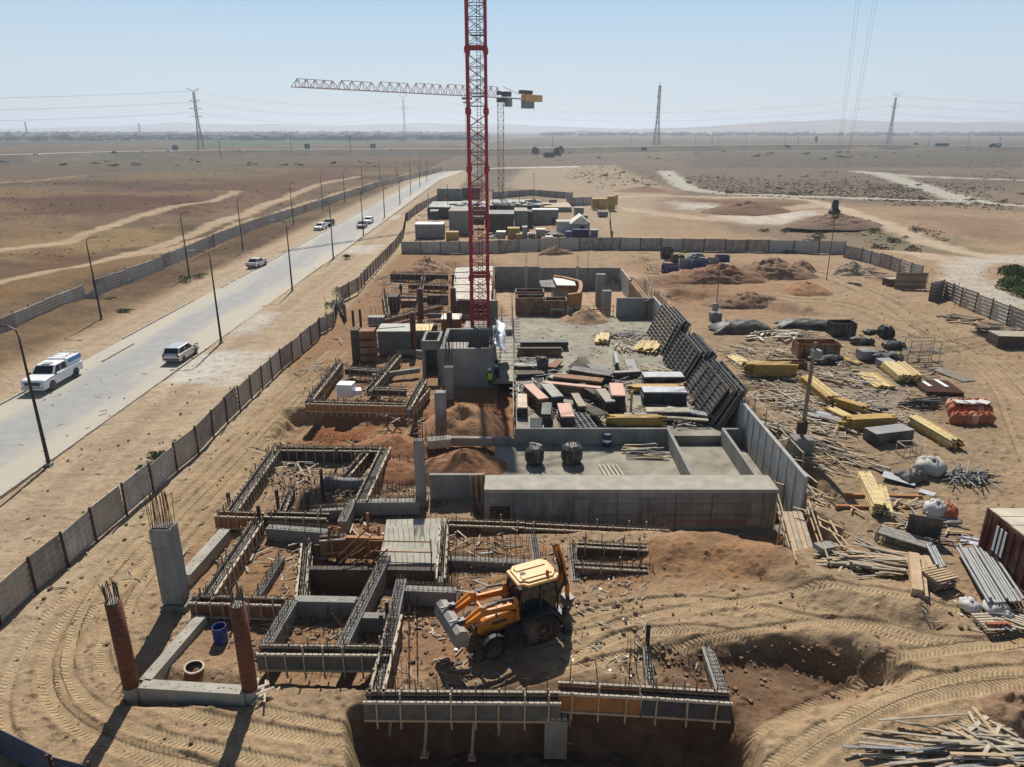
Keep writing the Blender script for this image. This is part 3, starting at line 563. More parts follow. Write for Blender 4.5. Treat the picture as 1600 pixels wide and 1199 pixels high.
# ------------------------------------------------------------------ grade beams with formwork
BN = {'conc': 0}
def beam(p0, p1, zt=.8, h=.75, wd=.5, kind='form', label='', studs=.9, rod=1.0, cage=True, board=None, both=True, rodstep=.8, top=None):
    a = G(*p0, zt); c = G(*p1, zt); mid = tuple((q + r) / 2 for q, r in zip(a, c))
    t = thing('foundation_beam', label, 'foundation beam', (mid[0], mid[1], zt - h), group='foundation beams')
    A = Vector(a); Cc = Vector(c); u = (Cc - A).normalized(); s = Vector((-u.y, u.x, 0))
    if s.y > 0: s = -s                      # s points to the camera
    z0 = zt - h
    def lift(v, z): return Vector((v.x, v.y, z))
    core = MB()
    if kind == 'conc':
        core.bar(lift(A, zt - h / 2), lift(Cc, zt - h / 2), wd, h); core.build('concrete_core', top or CONC, t, world=True)
        rough = MB()
        n = int((Cc - A).length / .25)
        for i in range(n):
            p = A + u * (i + random.random()) * .25 + s * random.uniform(-wd / 3, wd / 3); rough.box((p.x, p.y, zt), (random.uniform(.04, .12), random.uniform(.04, .1), random.uniform(.01, .05)), random.random() * 3)
        if n: rough.build('aggregate', top or CONCL, t, world=True)
    else:
        core.bar(lift(A, zt - h * .5 - .1), lift(Cc, zt - h * .5 - .1), wd - .12, h - .18); core.build('concrete_core', CONCD, t, world=True)
        for q, side in ((1, s), (-1, -s)):
            if q < 0 and not both: continue
            o = side * (wd / 2); MB().bar(lift(A, zt - h / 2) + o, lift(Cc, zt - h / 2) + o, .05, h).build('formwork_board', board or PLY, t, world=True)
            MB().bar(lift(A, zt + .03) + o * 1.06, lift(Cc, zt + .03) + o * 1.06, .12, .07).build('top_rail', TIMW if q > 0 else TIMG, t, world=True)
            MB().bar(lift(A, z0 + .08) + o * 1.2, lift(Cc, z0 + .08) + o * 1.2, .08, .09).build('bottom_rail', TIMB, t, world=True)
            for x, y, z in along(lift(A, z0) + o * 1.22, lift(Cc, z0) + o * 1.22, studs, .05):
                MB().bar((x, y, z - .3), (x + random.uniform(-.03, .03), y, zt + random.choice((.15, .15, .5))), .06, .08).build('timber_stud', TIMB if q > 0 else TIMG, t, world=True)
    if cage:
        cg = MB(); hh = .32
        for o in (-wd * .28, 0, wd * .28):
            p = lift(A, zt + hh * .8) + s * o; q = lift(Cc, zt + hh * .8) + s * o; cg.bar(p, q, .02)
        for x, y, z in along(lift(A, zt - .1), lift(Cc, zt - .1), .22, .02):
            e = s * (wd * .28); z1 = zt + hh + random.uniform(-.04, .05)
            cg.bar((x - e.x, y - e.y, z), (x - e.x, y - e.y, z1), .016); cg.bar((x + e.x, y + e.y, z), (x + e.x, y + e.y, z1), .016); cg.bar((x - e.x, y - e.y, z1), (x + e.x, y + e.y, z1), .016)
        cg.build('rebar_cage', RUSTD, t, world=True)
    if rod: rods(t, along(lift(A, zt - .1), lift(Cc, zt - .1), rodstep, .12), rod, .022, RUST if kind != 'conc' else RUSTD, 'tie_rod', .04)
    return t
beam((570, 1090), (876, 1092), .75, .85, .55, 'form', 'grey faced beam form nearest the camera spanning the front pit, left length', .85, 1.1, board=mat('wet_grey_board', (.13, .12, .10), .85, 0, .3, 2))
beam((872, 1076), (1000, 1083), .95, .85, .55, 'form', 'orange plank faced beam form over the front pit right of the digger', .85, 1.6, board=PLYO)
beam((1003, 1083), (1142, 1092), .9, .85, .55, 'form', 'dark faced last length of the front beam form beside the dirt slope', .85, .8, board=mat('dark_board', (.07, .065, .06), .85, 0, .3, 2))
beam((618, 962), (588, 1085), .75, .8, .5, 'form', 'short brown beam form running back from the front pit corner', .7, 1.2, board=PLY)
beam((404, 1017), (612, 1019), .7, .8, .5, 'form', 'beam form with many short studs behind the front dirt bank', .7, .35, board=mat('wet_grey_board', (.13, .12, .10)))
beam((462, 935), (556, 937), .7, 1.0, .45, 'conc', 'grey concrete beam closing the small cell beside the dark pit', 1, 0, False)
beam((603, 868), (532, 1012), .75, 1.1, .5, 'conc', 'long rough topped concrete beam slanting down beside the dark pit', 1, .5, True, top=CONCD)
beam((457, 938), (414, 1010), .7, .9, .5, 'conc', 'short rough concrete beam on the left side of the small cell', 1, .7, True, top=CONCD)
beam((627, 905), (604, 1012), .75, .9, .5, 'conc', 'rough concrete beam just left of the loader bucket', 1, .7, True, top=CONCD)
beam((556, 961), (606, 962), .65, .8, .4, 'conc', 'shaded short concrete cross beam between two slanted beams', 1, 0, False)
beam((634, 919), (712, 922), .7, .8, .45, 'conc', 'sunlit topped concrete beam behind the loader bucket', 1, 0, True)
beam((300, 938), (442, 942), .7, .75, .5, 'form', 'brown beam form between the tall concrete pier and the brick patterned column', .6, .5, board=PLY)
beam((402, 816), (320, 938), .7, .75, .6, 'form', 'slanted beam form with upright brown boards leading to the tall pier', .5, .7, board=PLY)
beam((351, 827), (288, 898), .6, .8, .6, 'conc', 'bare pale concrete beam behind the tall concrete pier', 1, 0, False, top=CONCL)
beam((338, 804), (410, 807), .7, .75, .5, 'form', 'short brown beam form crossing above the pale concrete beam', .5, .3, board=PLYO)
beam((415, 805), (512, 808), .6, .7, .5, 'form', 'dark double beam form with fine rebar in the middle left', .8, .8, board=PLYD)
beam((418, 823), (512, 830), .55, .7, .5, 'conc', 'concrete beam running beside the dark double form', 1, .8, True)
beam((431, 703), (362, 800), .7, .75, .6, 'form', 'slanted beam form with a row of upright stakes beside the haul track', .45, .6, board=PLYD)
beam((430, 702), (600, 704), .7, .95, .5, 'form', 'dark beam form with starter bars below the red soil bank', .6, .5, board=PLYD)
beam((603, 700), (564, 783), .8, .85, .6, 'form', 'slanted beam form with pale top rail right of the upper left cell', .9, .0, board=PLYO)
beam((507, 747), (575, 750), .6, .7, .4, 'conc', 'small inner concrete beam in the upper left cell', 1, 0, True)
beam((546, 783), (655, 782), .7, .8, .5, 'conc', 'concrete beam from the slanted form to the foot of the tall column', 1, .25, True)
beam((548, 786), (534, 815), .7, .8, .5, 'conc', 'stub of concrete beam joining two cells near the orange shores', 1, .4, True, top=CONCD)
beam((484, 797), (542, 795), .55, .6, .3, 'conc', 'thin inner beam with rebar near the black stake', 1, .4, True)
beam((697, 818), (820, 822), .2, .7, .5, 'form', 'left length of the beam form in front of the long concrete wall', .8, 1.0, board=PLY, rodstep=1.1)
beam((822, 823), (1047, 834), .2, .7, .5, 'form', 'right length of the beam form in front of the long concrete wall', .8, 1.0, board=PLY, rodstep=.9)
beam((895, 857), (1008, 872), .1, .6, .4, 'form', 'low brown beam form in the sunlit sand before the long wall', 1.2, .8, board=PLYD)
beam((1006, 842), (1020, 908), .3, .5, .4, 'conc', 'rebar cage beam ending at the sand heap right of the low form', 1, .8, True)
beam((893, 852), (900, 908), .3, .5, .4, 'conc', 'rebar cage beam on the left of the low brown form', 1, .8, True)
beam((833, 835), (841, 890), .2, .6, .4, 'conc', 'narrow rebar topped beam behind the digger cab', 1, .5, True, top=CONCD)
beam((221, 1068), (384, 1078), .35, .8, .5, 'conc', 'pale concrete beam joining the two brick patterned columns', 1, 0, False, top=CONCL)
beam((314, 962), (226, 1063), .35, .8, .5, 'conc', 'pale slanted concrete beam behind the left brick patterned column', 1, 0, False, top=CONCL)
beam((480, 630), (636, 634), 1.5, .6, .5, 'form', 'brown front beam form of the upper pad above the red soil bank', .5, .5, board=PLYO)
beam((531, 566), (482, 628), 1.5, .6, .5, 'form', 'slanted beam form on the left of the upper pad', .5, .6, board=PLYD)
beam((662, 594), (638, 636), 1.5, .6, .5, 'form', 'slanted beam form with pale rail on the right of the upper pad', .8, .2, board=PLY)
beam((622, 556), (578, 608), 1.4, .6, .5, 'form', 'slanted inner beam form crossing the upper pad', .5, .7, board=PLYD)
beam((540, 576), (598, 580), 1.4, .5, .4, 'form', 'back beam form of the upper pad near the white box', .8, .4, board=PLYD)
beam((583, 608), (634, 610), 1.3, .5, .4, 'form', 'short inner beam form right of the white box', .8, .4, board=PLYD)
beam((582, 585), (655, 575), 1.3, .4, .35, 'conc', 'thin concrete beam below the concrete stair core', 1, 0, False)
beam((668, 686), (704, 683), .9, .6, .8, 'conc', 'pale concrete beam head on the sand beside the tall column', 1, .9, True, top=CONCL)
beam((700, 683), (804, 684), .75, .6, .35, 'conc', 'thin grey concrete beam crossing the two red sand heaps', 1, 0, False)
beam((1105, 1010), (1131, 1086), .35, .35, .5, 'conc', 'rebar cage beam on the dirt slope right of the digger', 1, 0, True)
beam((1010, 1010), (1018, 1082), .35, .4, .35, 'conc', 'narrow rebar cage beam rising from the dirt to the black stake', 1, .9, True)
beam((610, 428), (700, 430), 1.6, .9, .4, 'form', 'dark beam form at the far left end of the works', 1, .6, board=PLYD)
beam((600, 455), (606, 492), 1.4, .6, .4, 'form', 'tall staked form beside the far left track', .6, 1.4, board=PLYD)
beam((612, 462), (700, 466), 1.2, .7, .4, 'conc', 'grey beam across the far left cell', 1, .5, True)
beam((560, 540), (660, 548), 1.2, .5, .4, 'conc', 'concrete beam half hidden behind the grey shed', 1, .4, False)
beam((902, 852), (1012, 858), .8, .7, .35, 'form', 'back board of the sunken form box right of the digger arm', .8, .9, board=PLYD)
beam((898, 884), (1012, 890), .6, .6, .35, 'form', 'front board of the sunken form box right of the digger arm', .8, .7, board=PLY)
beam((700, 872), (830, 878), .4, .5, .4, 'conc', 'thin rebar topped beam half buried behind the digger cab', 1, .7, True, top=CONCD)
beam((694, 822), (688, 905), .5, .7, .4, 'form', 'beam form along the right side of the deep dark cell', .7, .8, board=PLYD)
beam((478, 850), (470, 935), .5, .9, .4, 'form', 'beam form along the left side of the deep dark cell', .7, .8, board=PLYD)
beam((540, 840), (500, 843), .6, .8, .4, 'form', 'short form at the back left corner of the deep cell', .7, .9, board=PLY)
beam((455, 765), (440, 800), .5, .6, .35, 'form', 'short dark form inside the upper left cell', .6, .8, board=PLYD)
beam((575, 704), (540, 745), .6, .7, .4, 'form', 'slanted inner form in the upper left cell', .6, .5, board=PLYD)
beam((440, 870), (400, 935), .3, .4, .3, 'conc', 'low rebar strip inside the lower left cell', 1, .7, True, top=CONCD)
beam((612, 720), (650, 722), .5, .5, .35, 'conc', 'short beam stub left of the tall slender column', 1, .6, True, top=CONCD)
beam((640, 640), (668, 608), 1.1, .6, .35, 'form', 'slanted form right of the upper pad', .7, .5, board=PLY)
beam((592, 520), (660, 512), 1.3, .6, .35, 'form', 'form half seen above the grey shed roof', .7, .9, board=PLYD)
beam((640, 445), (700, 447), 1.4, .6, .35, 'form', 'dark inner form in the far left cell', .7, .8, board=PLYD)
beam((662, 432), (655, 470), 1.4, .6, .35, 'form', 'cross form dividing the far left cell', .7, .6, board=PLY)
beam((668, 490), (735, 492), 1.2, .5, .35, 'conc', 'concrete beam between the round columns and the crane', 1, .7, True, top=CONCD)
beam((600, 500), (690, 478), 1.1, .5, .35, 'form', 'slanted form crossing behind the round columns', .8, .7, board=PLY)
for k, (p_, q_, z_, h_, lb_) in enumerate((((400, 765), (540, 775), .1, 1.0, 'across the upper left cell floor'), ((560, 770), (650, 776), .1, .9, 'behind the beam at the tall column'), ((700, 855), (828, 860), 0, .9, 'between the long form and the digger'), ((410, 990), (560, 1000), .1, .8, 'in the small cell behind the front studs'), ((345, 950), (440, 955), .1, .7, 'at the brick patterned column cell back'), ((640, 940), (640, 1060), 0, .7, 'left of the raised bucket'), ((905, 900), (1015, 905), 0, 1., 'in front of the sunken form box'), ((970, 1040), (1010, 1062), 0, 1.5, 'behind the orange front form'), ((455, 790), (480, 800), 0, 1.6, 'beside the black stake of the upper left cell'), ((560, 895), (600, 905), .3, 1.1, 'on the slanted beam by the deep cell'), ((575, 1065), (640, 1070), 0, .9, 'at the front pit corner'), ((690, 880), (715, 960), 0, .9, 'at the right edge of the deep cell'), ((490, 940), (540, 990), 0, .6, 'inside the small cell'), ((500, 590), (600, 600), .7, .8, 'on the upper pad'), ((480, 655), (640, 660), 0, 1.3, 'rising from the red soil bank'), ((660, 700), (700, 705), 0, 1.7, 'beside the pale beam head'), ((840, 880), (1010, 895), -.1, .8, 'in the sand before the long wall'), ((1060, 1030), (1100, 1060), 0, .5, 'in the dirt slope cell'))):
    t = thing('starter_bars', 'thin rusty starter bars standing ' + lb_, 'rebar', G(*p_, z_), group=None); a_, c_ = G(*p_, z_), G(*q_, z_)
    for o_ in (0, .35): rods(t, along(a_, c_, .28, .1, o_), h_, .013, RUSTD if k % 2 else RUST, 'rebar', .06)
    for zz in (.3, .6): MB().bar((a_[0], a_[1], z_ + h_ * zz), (c_[0], c_[1], z_ + h_ * zz), .016).build('tie_bar', RUSTD, t, world=True)
# props under the front form: shores and the block pier
for k, (x, y0, y1) in enumerate(((668, 1115, 1172), (742, 1118, 1176), (893, 1100, 1150), (783, 1118, 1150), (1013, 1100, 1130), (612, 1118, 1150))):
    a = G(x, y0 - 8, .2); c = G(x - 5, y1, -1.4); t = thing('raking_shore', 'thin timber shore propping the front beam form, number %d from the left' % ([5, 0, 1, 3, 2, 4].index(k) + 1) if 0 else 'thin timber shore propping the front beam form over the pit', 'timber prop', a, group='raking shores under the front form')
    MB().bar((0, 0, 0), (c[0] - a[0], c[1] - a[1], -1.8), .09).build('shaft', TIMG, t); MB().box((c[0] - a[0], c[1] - a[1], -1.85), (.3, .3, .08)).build('foot', TIMB, t)
x, y, _ = G(868, 1180, -1.6); t = thing('block_pier', 'stub pier of hollow grey blocks under the joint of the front beam forms', 'pier', (x, y + .3, -1.8))
MB().box((0, 0, .9), (.85, .6, 1.8)).build('shaft', CONC, t)
for i in range(4): MB().box((-.32 + .21 * i, -.05, 1.86), (.15, .4, .14)).build('block', CONCL, t)
# dark cap pit frame: slab with orange railing over the deep cell
t = thing('stair_slab', 'pale concrete landing slab with rebar beside the deep dark cell', 'concrete slab', G(640, 850, .5))
P = PX([(604, 812), (697, 810), (688, 880), (590, 882), (600, 840)], .55); MB().prism(P, .3, .55).build('deck', CONCL, t, world=True)
MB().prism(PX([(505, 835), (600, 838), (598, 842), (503, 839)], .6), -.7, .6).build('edge_form', PLYO, t, world=True); MB().prism(PX([(478, 884), (690, 886), (690, 892), (478, 890)], .5), -.9, .5).build('edge_form', PLYD, t, world=True)
rods(t, [G(a, c, .5) for a, c in [(610 + 9 * i, 815) for i in range(9)] + [(485 + 9 * i, 884) for i in range(22)] + [(600 + 8 * i, 845) for i in range(11)] + [(690, 820 + 9 * i) for i in range(7)]], .75, .012, RUSTD, 'rebar', .05)
t = thing('guard_rail', 'rusty orange guard rail and ladder frame around the dark stair cell', 'railing', G(580, 870, .5))
p = [G(530, 878, .7), G(578, 868, .7), G(674, 870, .7), G(594, 838, 1.)]
for z in (.35, .95): MB().tube([(p[1][0], p[1][1], .6 + z), (p[2][0], p[2][1], .6 + z)], .035, 6).build('rail', PLYO, t, world=True); MB().tube([(p[0][0], p[0][1], .35 + z * .7), (p[1][0], p[1][1] + .9, 1. + z)], .035, 6).build('rail', RUST, t, world=True)
for q in p[1:3]: MB().tube([(q[0], q[1], .5), (q[0], q[1], 1.7)], .035, 6).build('post', PLYO, t, world=True)
for k in range(3): a = G(530 + 22 * k, 880 + 3 * k, .5); c = G(578 + 14 * k, 852 + 3 * k, 1.2); MB().bar(a, c, .06).build('brace', RUST, t, world=True)
t = thing('plywood_sheet', 'dark triangular plywood sheet lying in the deep cell', 'plywood sheet', G(600, 915, -.5)); MB().prism([(-.9, -.7), (.6, -.8), (.5, 1.)], .0, .03).build('board', GREYP, t); t.rotation_euler = (.5, 0, .2)
for i, (a, c, h) in enumerate(((515, 850, 1.), (592, 842, .8), (575, 832, 1.2), (530, 845, .8))):
    q = G(a, c, .2); t = thing('orange_shore', 'upright orange board post at the deep cell, %s' % ('leftmost', 'rightmost', 'beside the landing', 'between the first two')[i], 'form post', q, group='orange posts at the deep cell'); MB().bar((0, 0, 0), (.05, 0, h), .14, .09).build('shaft', PLYO, t)
# ------------------------------------------------------------------ columns
def brickmat():
    m = mat('brick_form_paper', (.20, .065, .035), .8, 0, .3, 3); N = m.node_tree.nodes; L = m.node_tree.links; b = N['Principled BSDF']
    tc = N.new('ShaderNodeTexCoord'); sx = N.new('ShaderNodeSeparateXYZ'); L.new(tc.outputs['Object'], sx.inputs[0]); at = N.new('ShaderNodeMath'); at.operation = 'ARCTAN2'; L.new(sx.outputs[1], at.inputs[0]); L.new(sx.outputs[0], at.inputs[1])
    sc2 = N.new('ShaderNodeMath'); sc2.operation = 'MULTIPLY'; L.new(at.outputs[0], sc2.inputs[0]); sc2.inputs[1].default_value = .36; cx = N.new('ShaderNodeCombineXYZ'); L.new(sc2.outputs[0], cx.inputs[0]); L.new(sx.outputs[2], cx.inputs[1])
    br = N.new('ShaderNodeTexBrick'); br.inputs['Scale'].default_value = 1.; br.inputs['Brick Width'].default_value = .24; br.inputs['Row Height'].default_value = .085; br.inputs['Mortar Size'].default_value = .012
    br.inputs['Color1'].default_value = (.25, .085, .04, 1); br.inputs['Color2'].default_value = (.15, .05, .03, 1); br.inputs['Mortar'].default_value = (.045, .035, .03, 1); L.new(cx.outputs[0], br.inputs['Vector']); L.new(br.outputs[0], b.inputs['Base Color']); return m
BRK = brickmat()
for base, toppy, lab in (((207, 1080), 940, 'leftmost brick patterned round column with wire starter bars'), ((392, 1085), 945, 'brick patterned round column with a blue barrel beside it')):
    x, y, _ = G(*base, .0); zt = ztop(y, toppy) ; t = thing('round_column', lab, 'column', (x, y, -.5), group='brick patterned round columns')
    r = .30; MB().lathe([(r + .02, 0), (r + .02, .8)], 20).build('plinth', CONCL, t, smooth=False); MB().lathe([(r, .8), (r, zt + .5)], 28).build('shaft', BRK, t, smooth=True); MB().lathe([(r - .05, zt + .5), (r - .05, zt + .53)], 20).build('cap', CONCL, t)
    rods(t, [(x + math.cos(a) * .23, y + math.sin(a) * .23, zt) for a in np.linspace(0, 6.28, 19)[:-1]], .8, .016, STEELD, 'starter_bar', .05)
x, y, _ = G(277, 945, 0); zt = ztop(y, 822); t = thing('concrete_pier', 'tallest bare concrete pier at the left with dense starter bars', 'pier', (x, y, -.5)); t.rotation_euler = (0, 0, -.03)
MB().box((0, 0, (zt + .5) / 2 + .4), (.95, .75, zt - .3)).build('shaft', CONC, t); MB().box((.05, 0, .35), (1.2, .95, .75)).build('plinth', CONCD, t)
MB().box((.0, -.38, (zt + .5) * .8), (.955, .03, .02)).build('joint', CONCD, t); MB().box((.0, 0., zt + .53), (.7, .5, .06)).build('cap', CONCD, t)
rods(t, [(x + a, y + c, zt - .05) for a in np.linspace(-.4, .4, 9) for c in (-.3, .3)] + [(x + a, y + c, zt - .05) for a in (-.4, .4) for c in (-.15, .1)], 1.75, .016, RUST, 'starter_bar', .03)
def col_rect(px, pyb, pyt, wpx, lab, m=CONC, zb=-.2, bars=8, dep=.8, grp=None, base=True, bh=1.):
    x, y, _ = G(px, pyb, zb); zt = ztop(y, pyt); wd = wpx * (y * cp + (CAMH - zb) * sp) / FPX
    t = thing('concrete_column', lab, 'column', (x, y, zb), group=grp); MB().box((0, 0, (zt - zb) / 2), (wd, wd * dep, zt - zb)).build('shaft', m, t)
    if base: MB().box((0, 0, .25), (wd * 1.4, wd * dep * 1.4, .5)).build('plinth', CONCD, t)
    if bars: rods(t, [(x + a * wd * .4, y + c * wd * dep * .4, zt - .02) for a in np.linspace(-1, 1, bars // 2) for c in (-1, 1)], bh, .016, RUSTD, 'starter_bar', .03)
    return t
col_rect(659, 790, 687, 15, 'slender concrete column with a bundle of bars on top, left of the near red heap', bars=10, bh=1.6, grp='slender concrete columns')
col_rect(690, 680, 612, 17, 'slender concrete column standing in front of the stair core', bars=4, bh=.3, grp='slender concrete columns')
col_rect(703, 632, 573, 13, 'slender concrete column nearest the stair core with rods above', bars=12, bh=2.6, grp='slender concrete columns')
for k, (px, pb, pt, wp, lb) in enumerate(((647, 552, 489, 9, 'round rust brown form column by the grey shed'), (658, 501, 452, 9, 'round rust brown form column beyond the shed, left of pair'), (709, 500, 451, 9, 'round rust brown form column beyond the shed, right of pair'), (703, 525, 489, 9, 'short round rust brown form column left of the crane foot'), (556, 556, 486, 4, 'thin rusty steel post at the left edge of the works'), (567, 553, 484, 4, 'second thin rusty steel post beside the first'))):
    x, y, _ = G(px, pb, .6); zt = ztop(y, pt); wd = wp * (y * cp + 20.4 * sp) / FPX / 2; t = thing('round_column', lb, 'column', (x, y, .4), group='rust brown round columns')
    MB().lathe([(wd, 0), (wd, zt - .4)], 16).build('shaft', RUST if wp > 5 else RUSTD, t, smooth=True); MB().lathe([(wd * .7, zt - .4), (wd * .7, zt - .3)], 12).build('cap', CONCL, t)
    if wp > 5: rods(t, [(x + .15 * math.cos(a), y + .15 * math.sin(a), zt) for a in range(6)], .7, .014, RUSTD, 'starter_bar')
for k, (px, pb, pt) in enumerate(((1011, 1010, 975), (436, 803, 765), (483, 800, 768), (505, 775, 735), (527, 720, 700), (360, 800, 770), (407, 823, 790), (598, 1000, 960), (606, 970, 940))):
    x, y, _ = G(px, pb, .2); zt = ztop(y, pt); t = tag(MB().bar((x, y, -.3), (x, y, zt), .16).build('black_stake', BLK), ('black square stake at the top of the dirt slope right of the digger', 'black square stake in the middle of the upper left cell floor', 'black square stake beside the inner beam of the upper left cell', 'tallest black square stake inside the upper left cell', 'black square stake at the back beam of the upper left cell', 'black square stake by the haul track corner', 'leaning black square stake where two beam forms meet', 'black square stake between the concrete beams near the loader bucket', 'black square stake by the deep cell behind the loader bucket')[k], 'stake', 'black steel stakes')
# ------------------------------------------------------------------ stair core
x0, y0, _ = G(690, 612, .0); x1 = G(770, 612, 0)[0]; t = thing('stair_core', 'grey concrete stair core with open shaft and rods on its rim, left of the crane', 'concrete building', (x0, y0, 0)); W_ = x1 - x0; D = 6.5; ht = ztop(y0, 545)
wallbox(x0, x1, y0, y0 + .3, -.2, ht).build('front_wall', CONC, t, world=True); wallbox(x0, x0 + .3, y0 + .3, y0 + D, -.2, ht).build('side_wall', CONC, t, world=True); wallbox(x1 - .3, x1, y0 + .3, y0 + D, -.2, ht).build('side_wall', CONC, t, world=True); wallbox(x0 + .3, x1 - .3, y0 + D - .3, y0 + D, -.2, ht).build('back_wall', CONC, t, world=True)
wallbox(x0 + .3, x0 + 2.2, y0 + .3, y0 + 3, ht - .5, ht - .3).build('deck', CONCL, t, world=True)
for k in range(14): MB().bar((x0 + .2 + k * W_ / 15, y0 + .15, ht), (x0 + .2 + k * W_ / 15, y0 + .15, ht + random.uniform(.8, 1.5)), .05).build('rebar', RUSTD, t, world=True)
for k in range(8): MB().bar((x1 - .15, y0 + .5 + k * .7, ht), (x1 - .15, y0 + .5 + k * .7, ht + 1.2), .07).build('rebar', STEELD, t, world=True)
for k in range(9): MB().bar((x1 + .12, y0 + .3 + k * .75, -.2), (x1 + .12, y0 + .3 + k * .75, ht + .2), .08, .14).build('soldier_beam', STEEL, t, world=True)
sh = thing('shade_sheet', 'pale silver sheet draped over the right rim of the stair core', 'tarpaulin', (x1, y0, 0)); q = MB()
for i in range(14):
    for j in range(4): q.v.append((x1 + .1 + j * .33 + .1 * math.sin(i * 1.3), y0 + .2 + i * .62, ht + .25 + .22 * math.sin(i * 1.1 + j) - (.25 * j if i < 5 else 0.05 * j)))
for i in range(13):
    for j in range(3): a = i * 4 + j; q.f.append((a, a + 1, a + 5, a + 4))
o = q.build('sheet', mat('silver_sheet', (.55, .56, .58), .35, .1, .2, 1.5), sh, world=True, smooth=True); so_ = o.modifiers.new('s', 'SOLIDIFY'); so_.thickness = .02
# portal frame just left of the core
x2 = G(664, 590, .3)[0]; x3 = G(690, 590, .3)[0]; t = thing('door_frame_core', 'hollow concrete lift shaft with dark doorway beside the stair core', 'concrete building', (x2, y0 + 2, 0)); ya = y0 + 2.2; h2 = ztop(ya, 533)
wallbox(x2 - .1, x2 + .15, ya, ya + 3.2, .2, h2).build('side_wall', CONC, t, world=True); wallbox(x3 - .25, x3, ya, ya + 3.2, .2, h2).build('side_wall', CONC, t, world=True); wallbox(x2 + .15, x3 - .25, ya + 2.9, ya + 3.2, .2, h2).build('back_wall', CONCD, t, world=True); wallbox(x2 + .15, x3 - .25, ya, ya + .25, h2 - .8, h2).build('lintel', CONC, t, world=True); wallbox(x2 - .1, x3, ya - .1, ya + .2, -.3, .6).build('sill', PLYO, t, world=True)
rods(t, [(x2 + .3 * i, ya + .1, h2) for i in range(8)], .7, .015, RUSTD)
# staggered slab left of floor with scaffold
sc_t = thing('scaffold_tower', 'light steel scaffold frame along the left edge of the upper slab', 'scaffold', (0, 62, 0))
for y in np.arange(47, 80, 2.6):
    for x in (.1, -1.1):
        if x < 0 and y < 60: continue
        MB().tube([(x, y, -.2), (x, y, 2.6 if y > 66 else 2.0)], .035, 5).build('standard', STEEL, sc_t, world=True)
for z in (1.4, 2.0): MB().tube([(.1, 47, z), (.1, 80, z)], .03, 5).build('ledger', TIMW if z > 1.5 else STEEL, sc_t, world=True)
for y in np.arange(61, 80, 1.2): MB().tube([(-1.6, y, .95), (.9, y + random.uniform(-.3, .3), .98)], .03, 5).build('transom', RUST if random.random() < .4 else STEEL, sc_t, world=True)
wallbox(-2.4, .28, 58.0, 80, .6, .85).build('deck', CONCL, sc_t, world=True)
gr = thing('guard_rail', 'double steel tube guard rail along the far edge of the upper slab', 'railing', (6, 80.3, .9))
for z in (1.5, 2.1): MB().tube([(.5, 80.3, z), (11.6, 80.3, z)], .035, 5).build('rail', STEEL, gr, world=True)
for x in np.arange(.5, 11.7, 2.2): MB().tube([(x, 80.3, .9), (x, 80.3, 2.2)], .035, 5).build('post', RUST, gr, world=True)
MB().box((9.2, 80.25, 1.7), (4., .05, .12)).build('rail', RUST, gr, world=True)
# walkway and rails outside right wall
ww = thing('timber_walkway', 'steep timber walkway with posts beside the near end of the right wall', 'walkway', (17, 34, 0))
zq = [G(1232, 800, 1.0), G(1262, 905, .8)]; a, c = Vector(zq[0]), Vector(zq[1])
for k in range(5): o = Vector((.28 * k - .5, 0, 0)); MB().bar(a + o, c + o, .24, .06).build('plank', TIMB if k % 2 else TIMG, ww, world=True)
for k in range(5):
    q = a + (c - a) * (k / 4)
    for o in (-.7, .85): MB().bar((q.x + o, q.y, q.z - 1.2), (q.x + o, q.y, q.z + 1.1), .07).build('post', RUST if o > 0 else TIMB, ww, world=True)
for o in (-.7, .85):
    for z in (.6, 1.05): MB().bar((a.x + o, a.y, a.z + z), (c.x + o, c.y, c.z + z), .06).build('rail', TIMB, ww, world=True)
MB().box((16.9, 37.2, .9), (1.3, 5.5, .3)).build('landing', FLOOR, ww, world=True)
MB().bar(G(1200, 865, -.8), G(1232, 830, 1.), .07).build('brace', TIMB, ww, world=True)
pr = thing('plank_rail', 'line of rough planks and sticks laid along the outer edge of the right wall', 'railing', (16.8, 50, 2.4))
for y in np.arange(38, 92, 3.1): MB().bar((16.9 + random.uniform(-.1, .4), y, hz(17, y) + .25), (17.1 + random.uniform(-.3, .5), y + 3.9, hz(17.2, y + 3.9) + random.uniform(.3, 1.1)), .12, .05).build('plank', random.choice((TIMB, TIMG, TIMW)), pr, world=True)
for y in np.arange(38, 92, 2.2): MB().bar((16.9, y, 1.8), (16.9 + random.uniform(-.15, .15), y, 3.5), .06).build('post', TIMG, pr, world=True)
for y in np.arange(38, 90, 4.4): MB().bar((16.85, y, 3.35), (16.9, y + 4.6, 3.3 + random.uniform(-.3, .2)), .05).build('rail', TIMW, pr, world=True)
# formwork clump near slab top (slab at left back)
t = thing('wall_form_block', 'dark open topped block of wall forms on the far left of the upper slab', 'formwork', (2.5, 81, 1))
for x0_, x1_, y0_, y1_, z1_ in ((.5, 3.9, 81.3, 83.2, 2.8), (.4, 3.8, 84, 86, 2.9), (3.6, 6.3, 80.9, 82.8, 2.6)):
    for a_, b_, c_, d_ in ((x0_, x1_, y0_, y0_ + .12), (x0_, x1_, y1_ - .12, y1_), (x0_, x0_ + .12, y0_ + .13, y1_ - .13), (x1_ - .12, x1_, y0_ + .13, y1_ - .13)): wallbox(a_, b_, c_, d_, .3, z1_).build('form_panel', PLY if c_ == y0_ and d_ < y1_ else BLK, t, world=True)
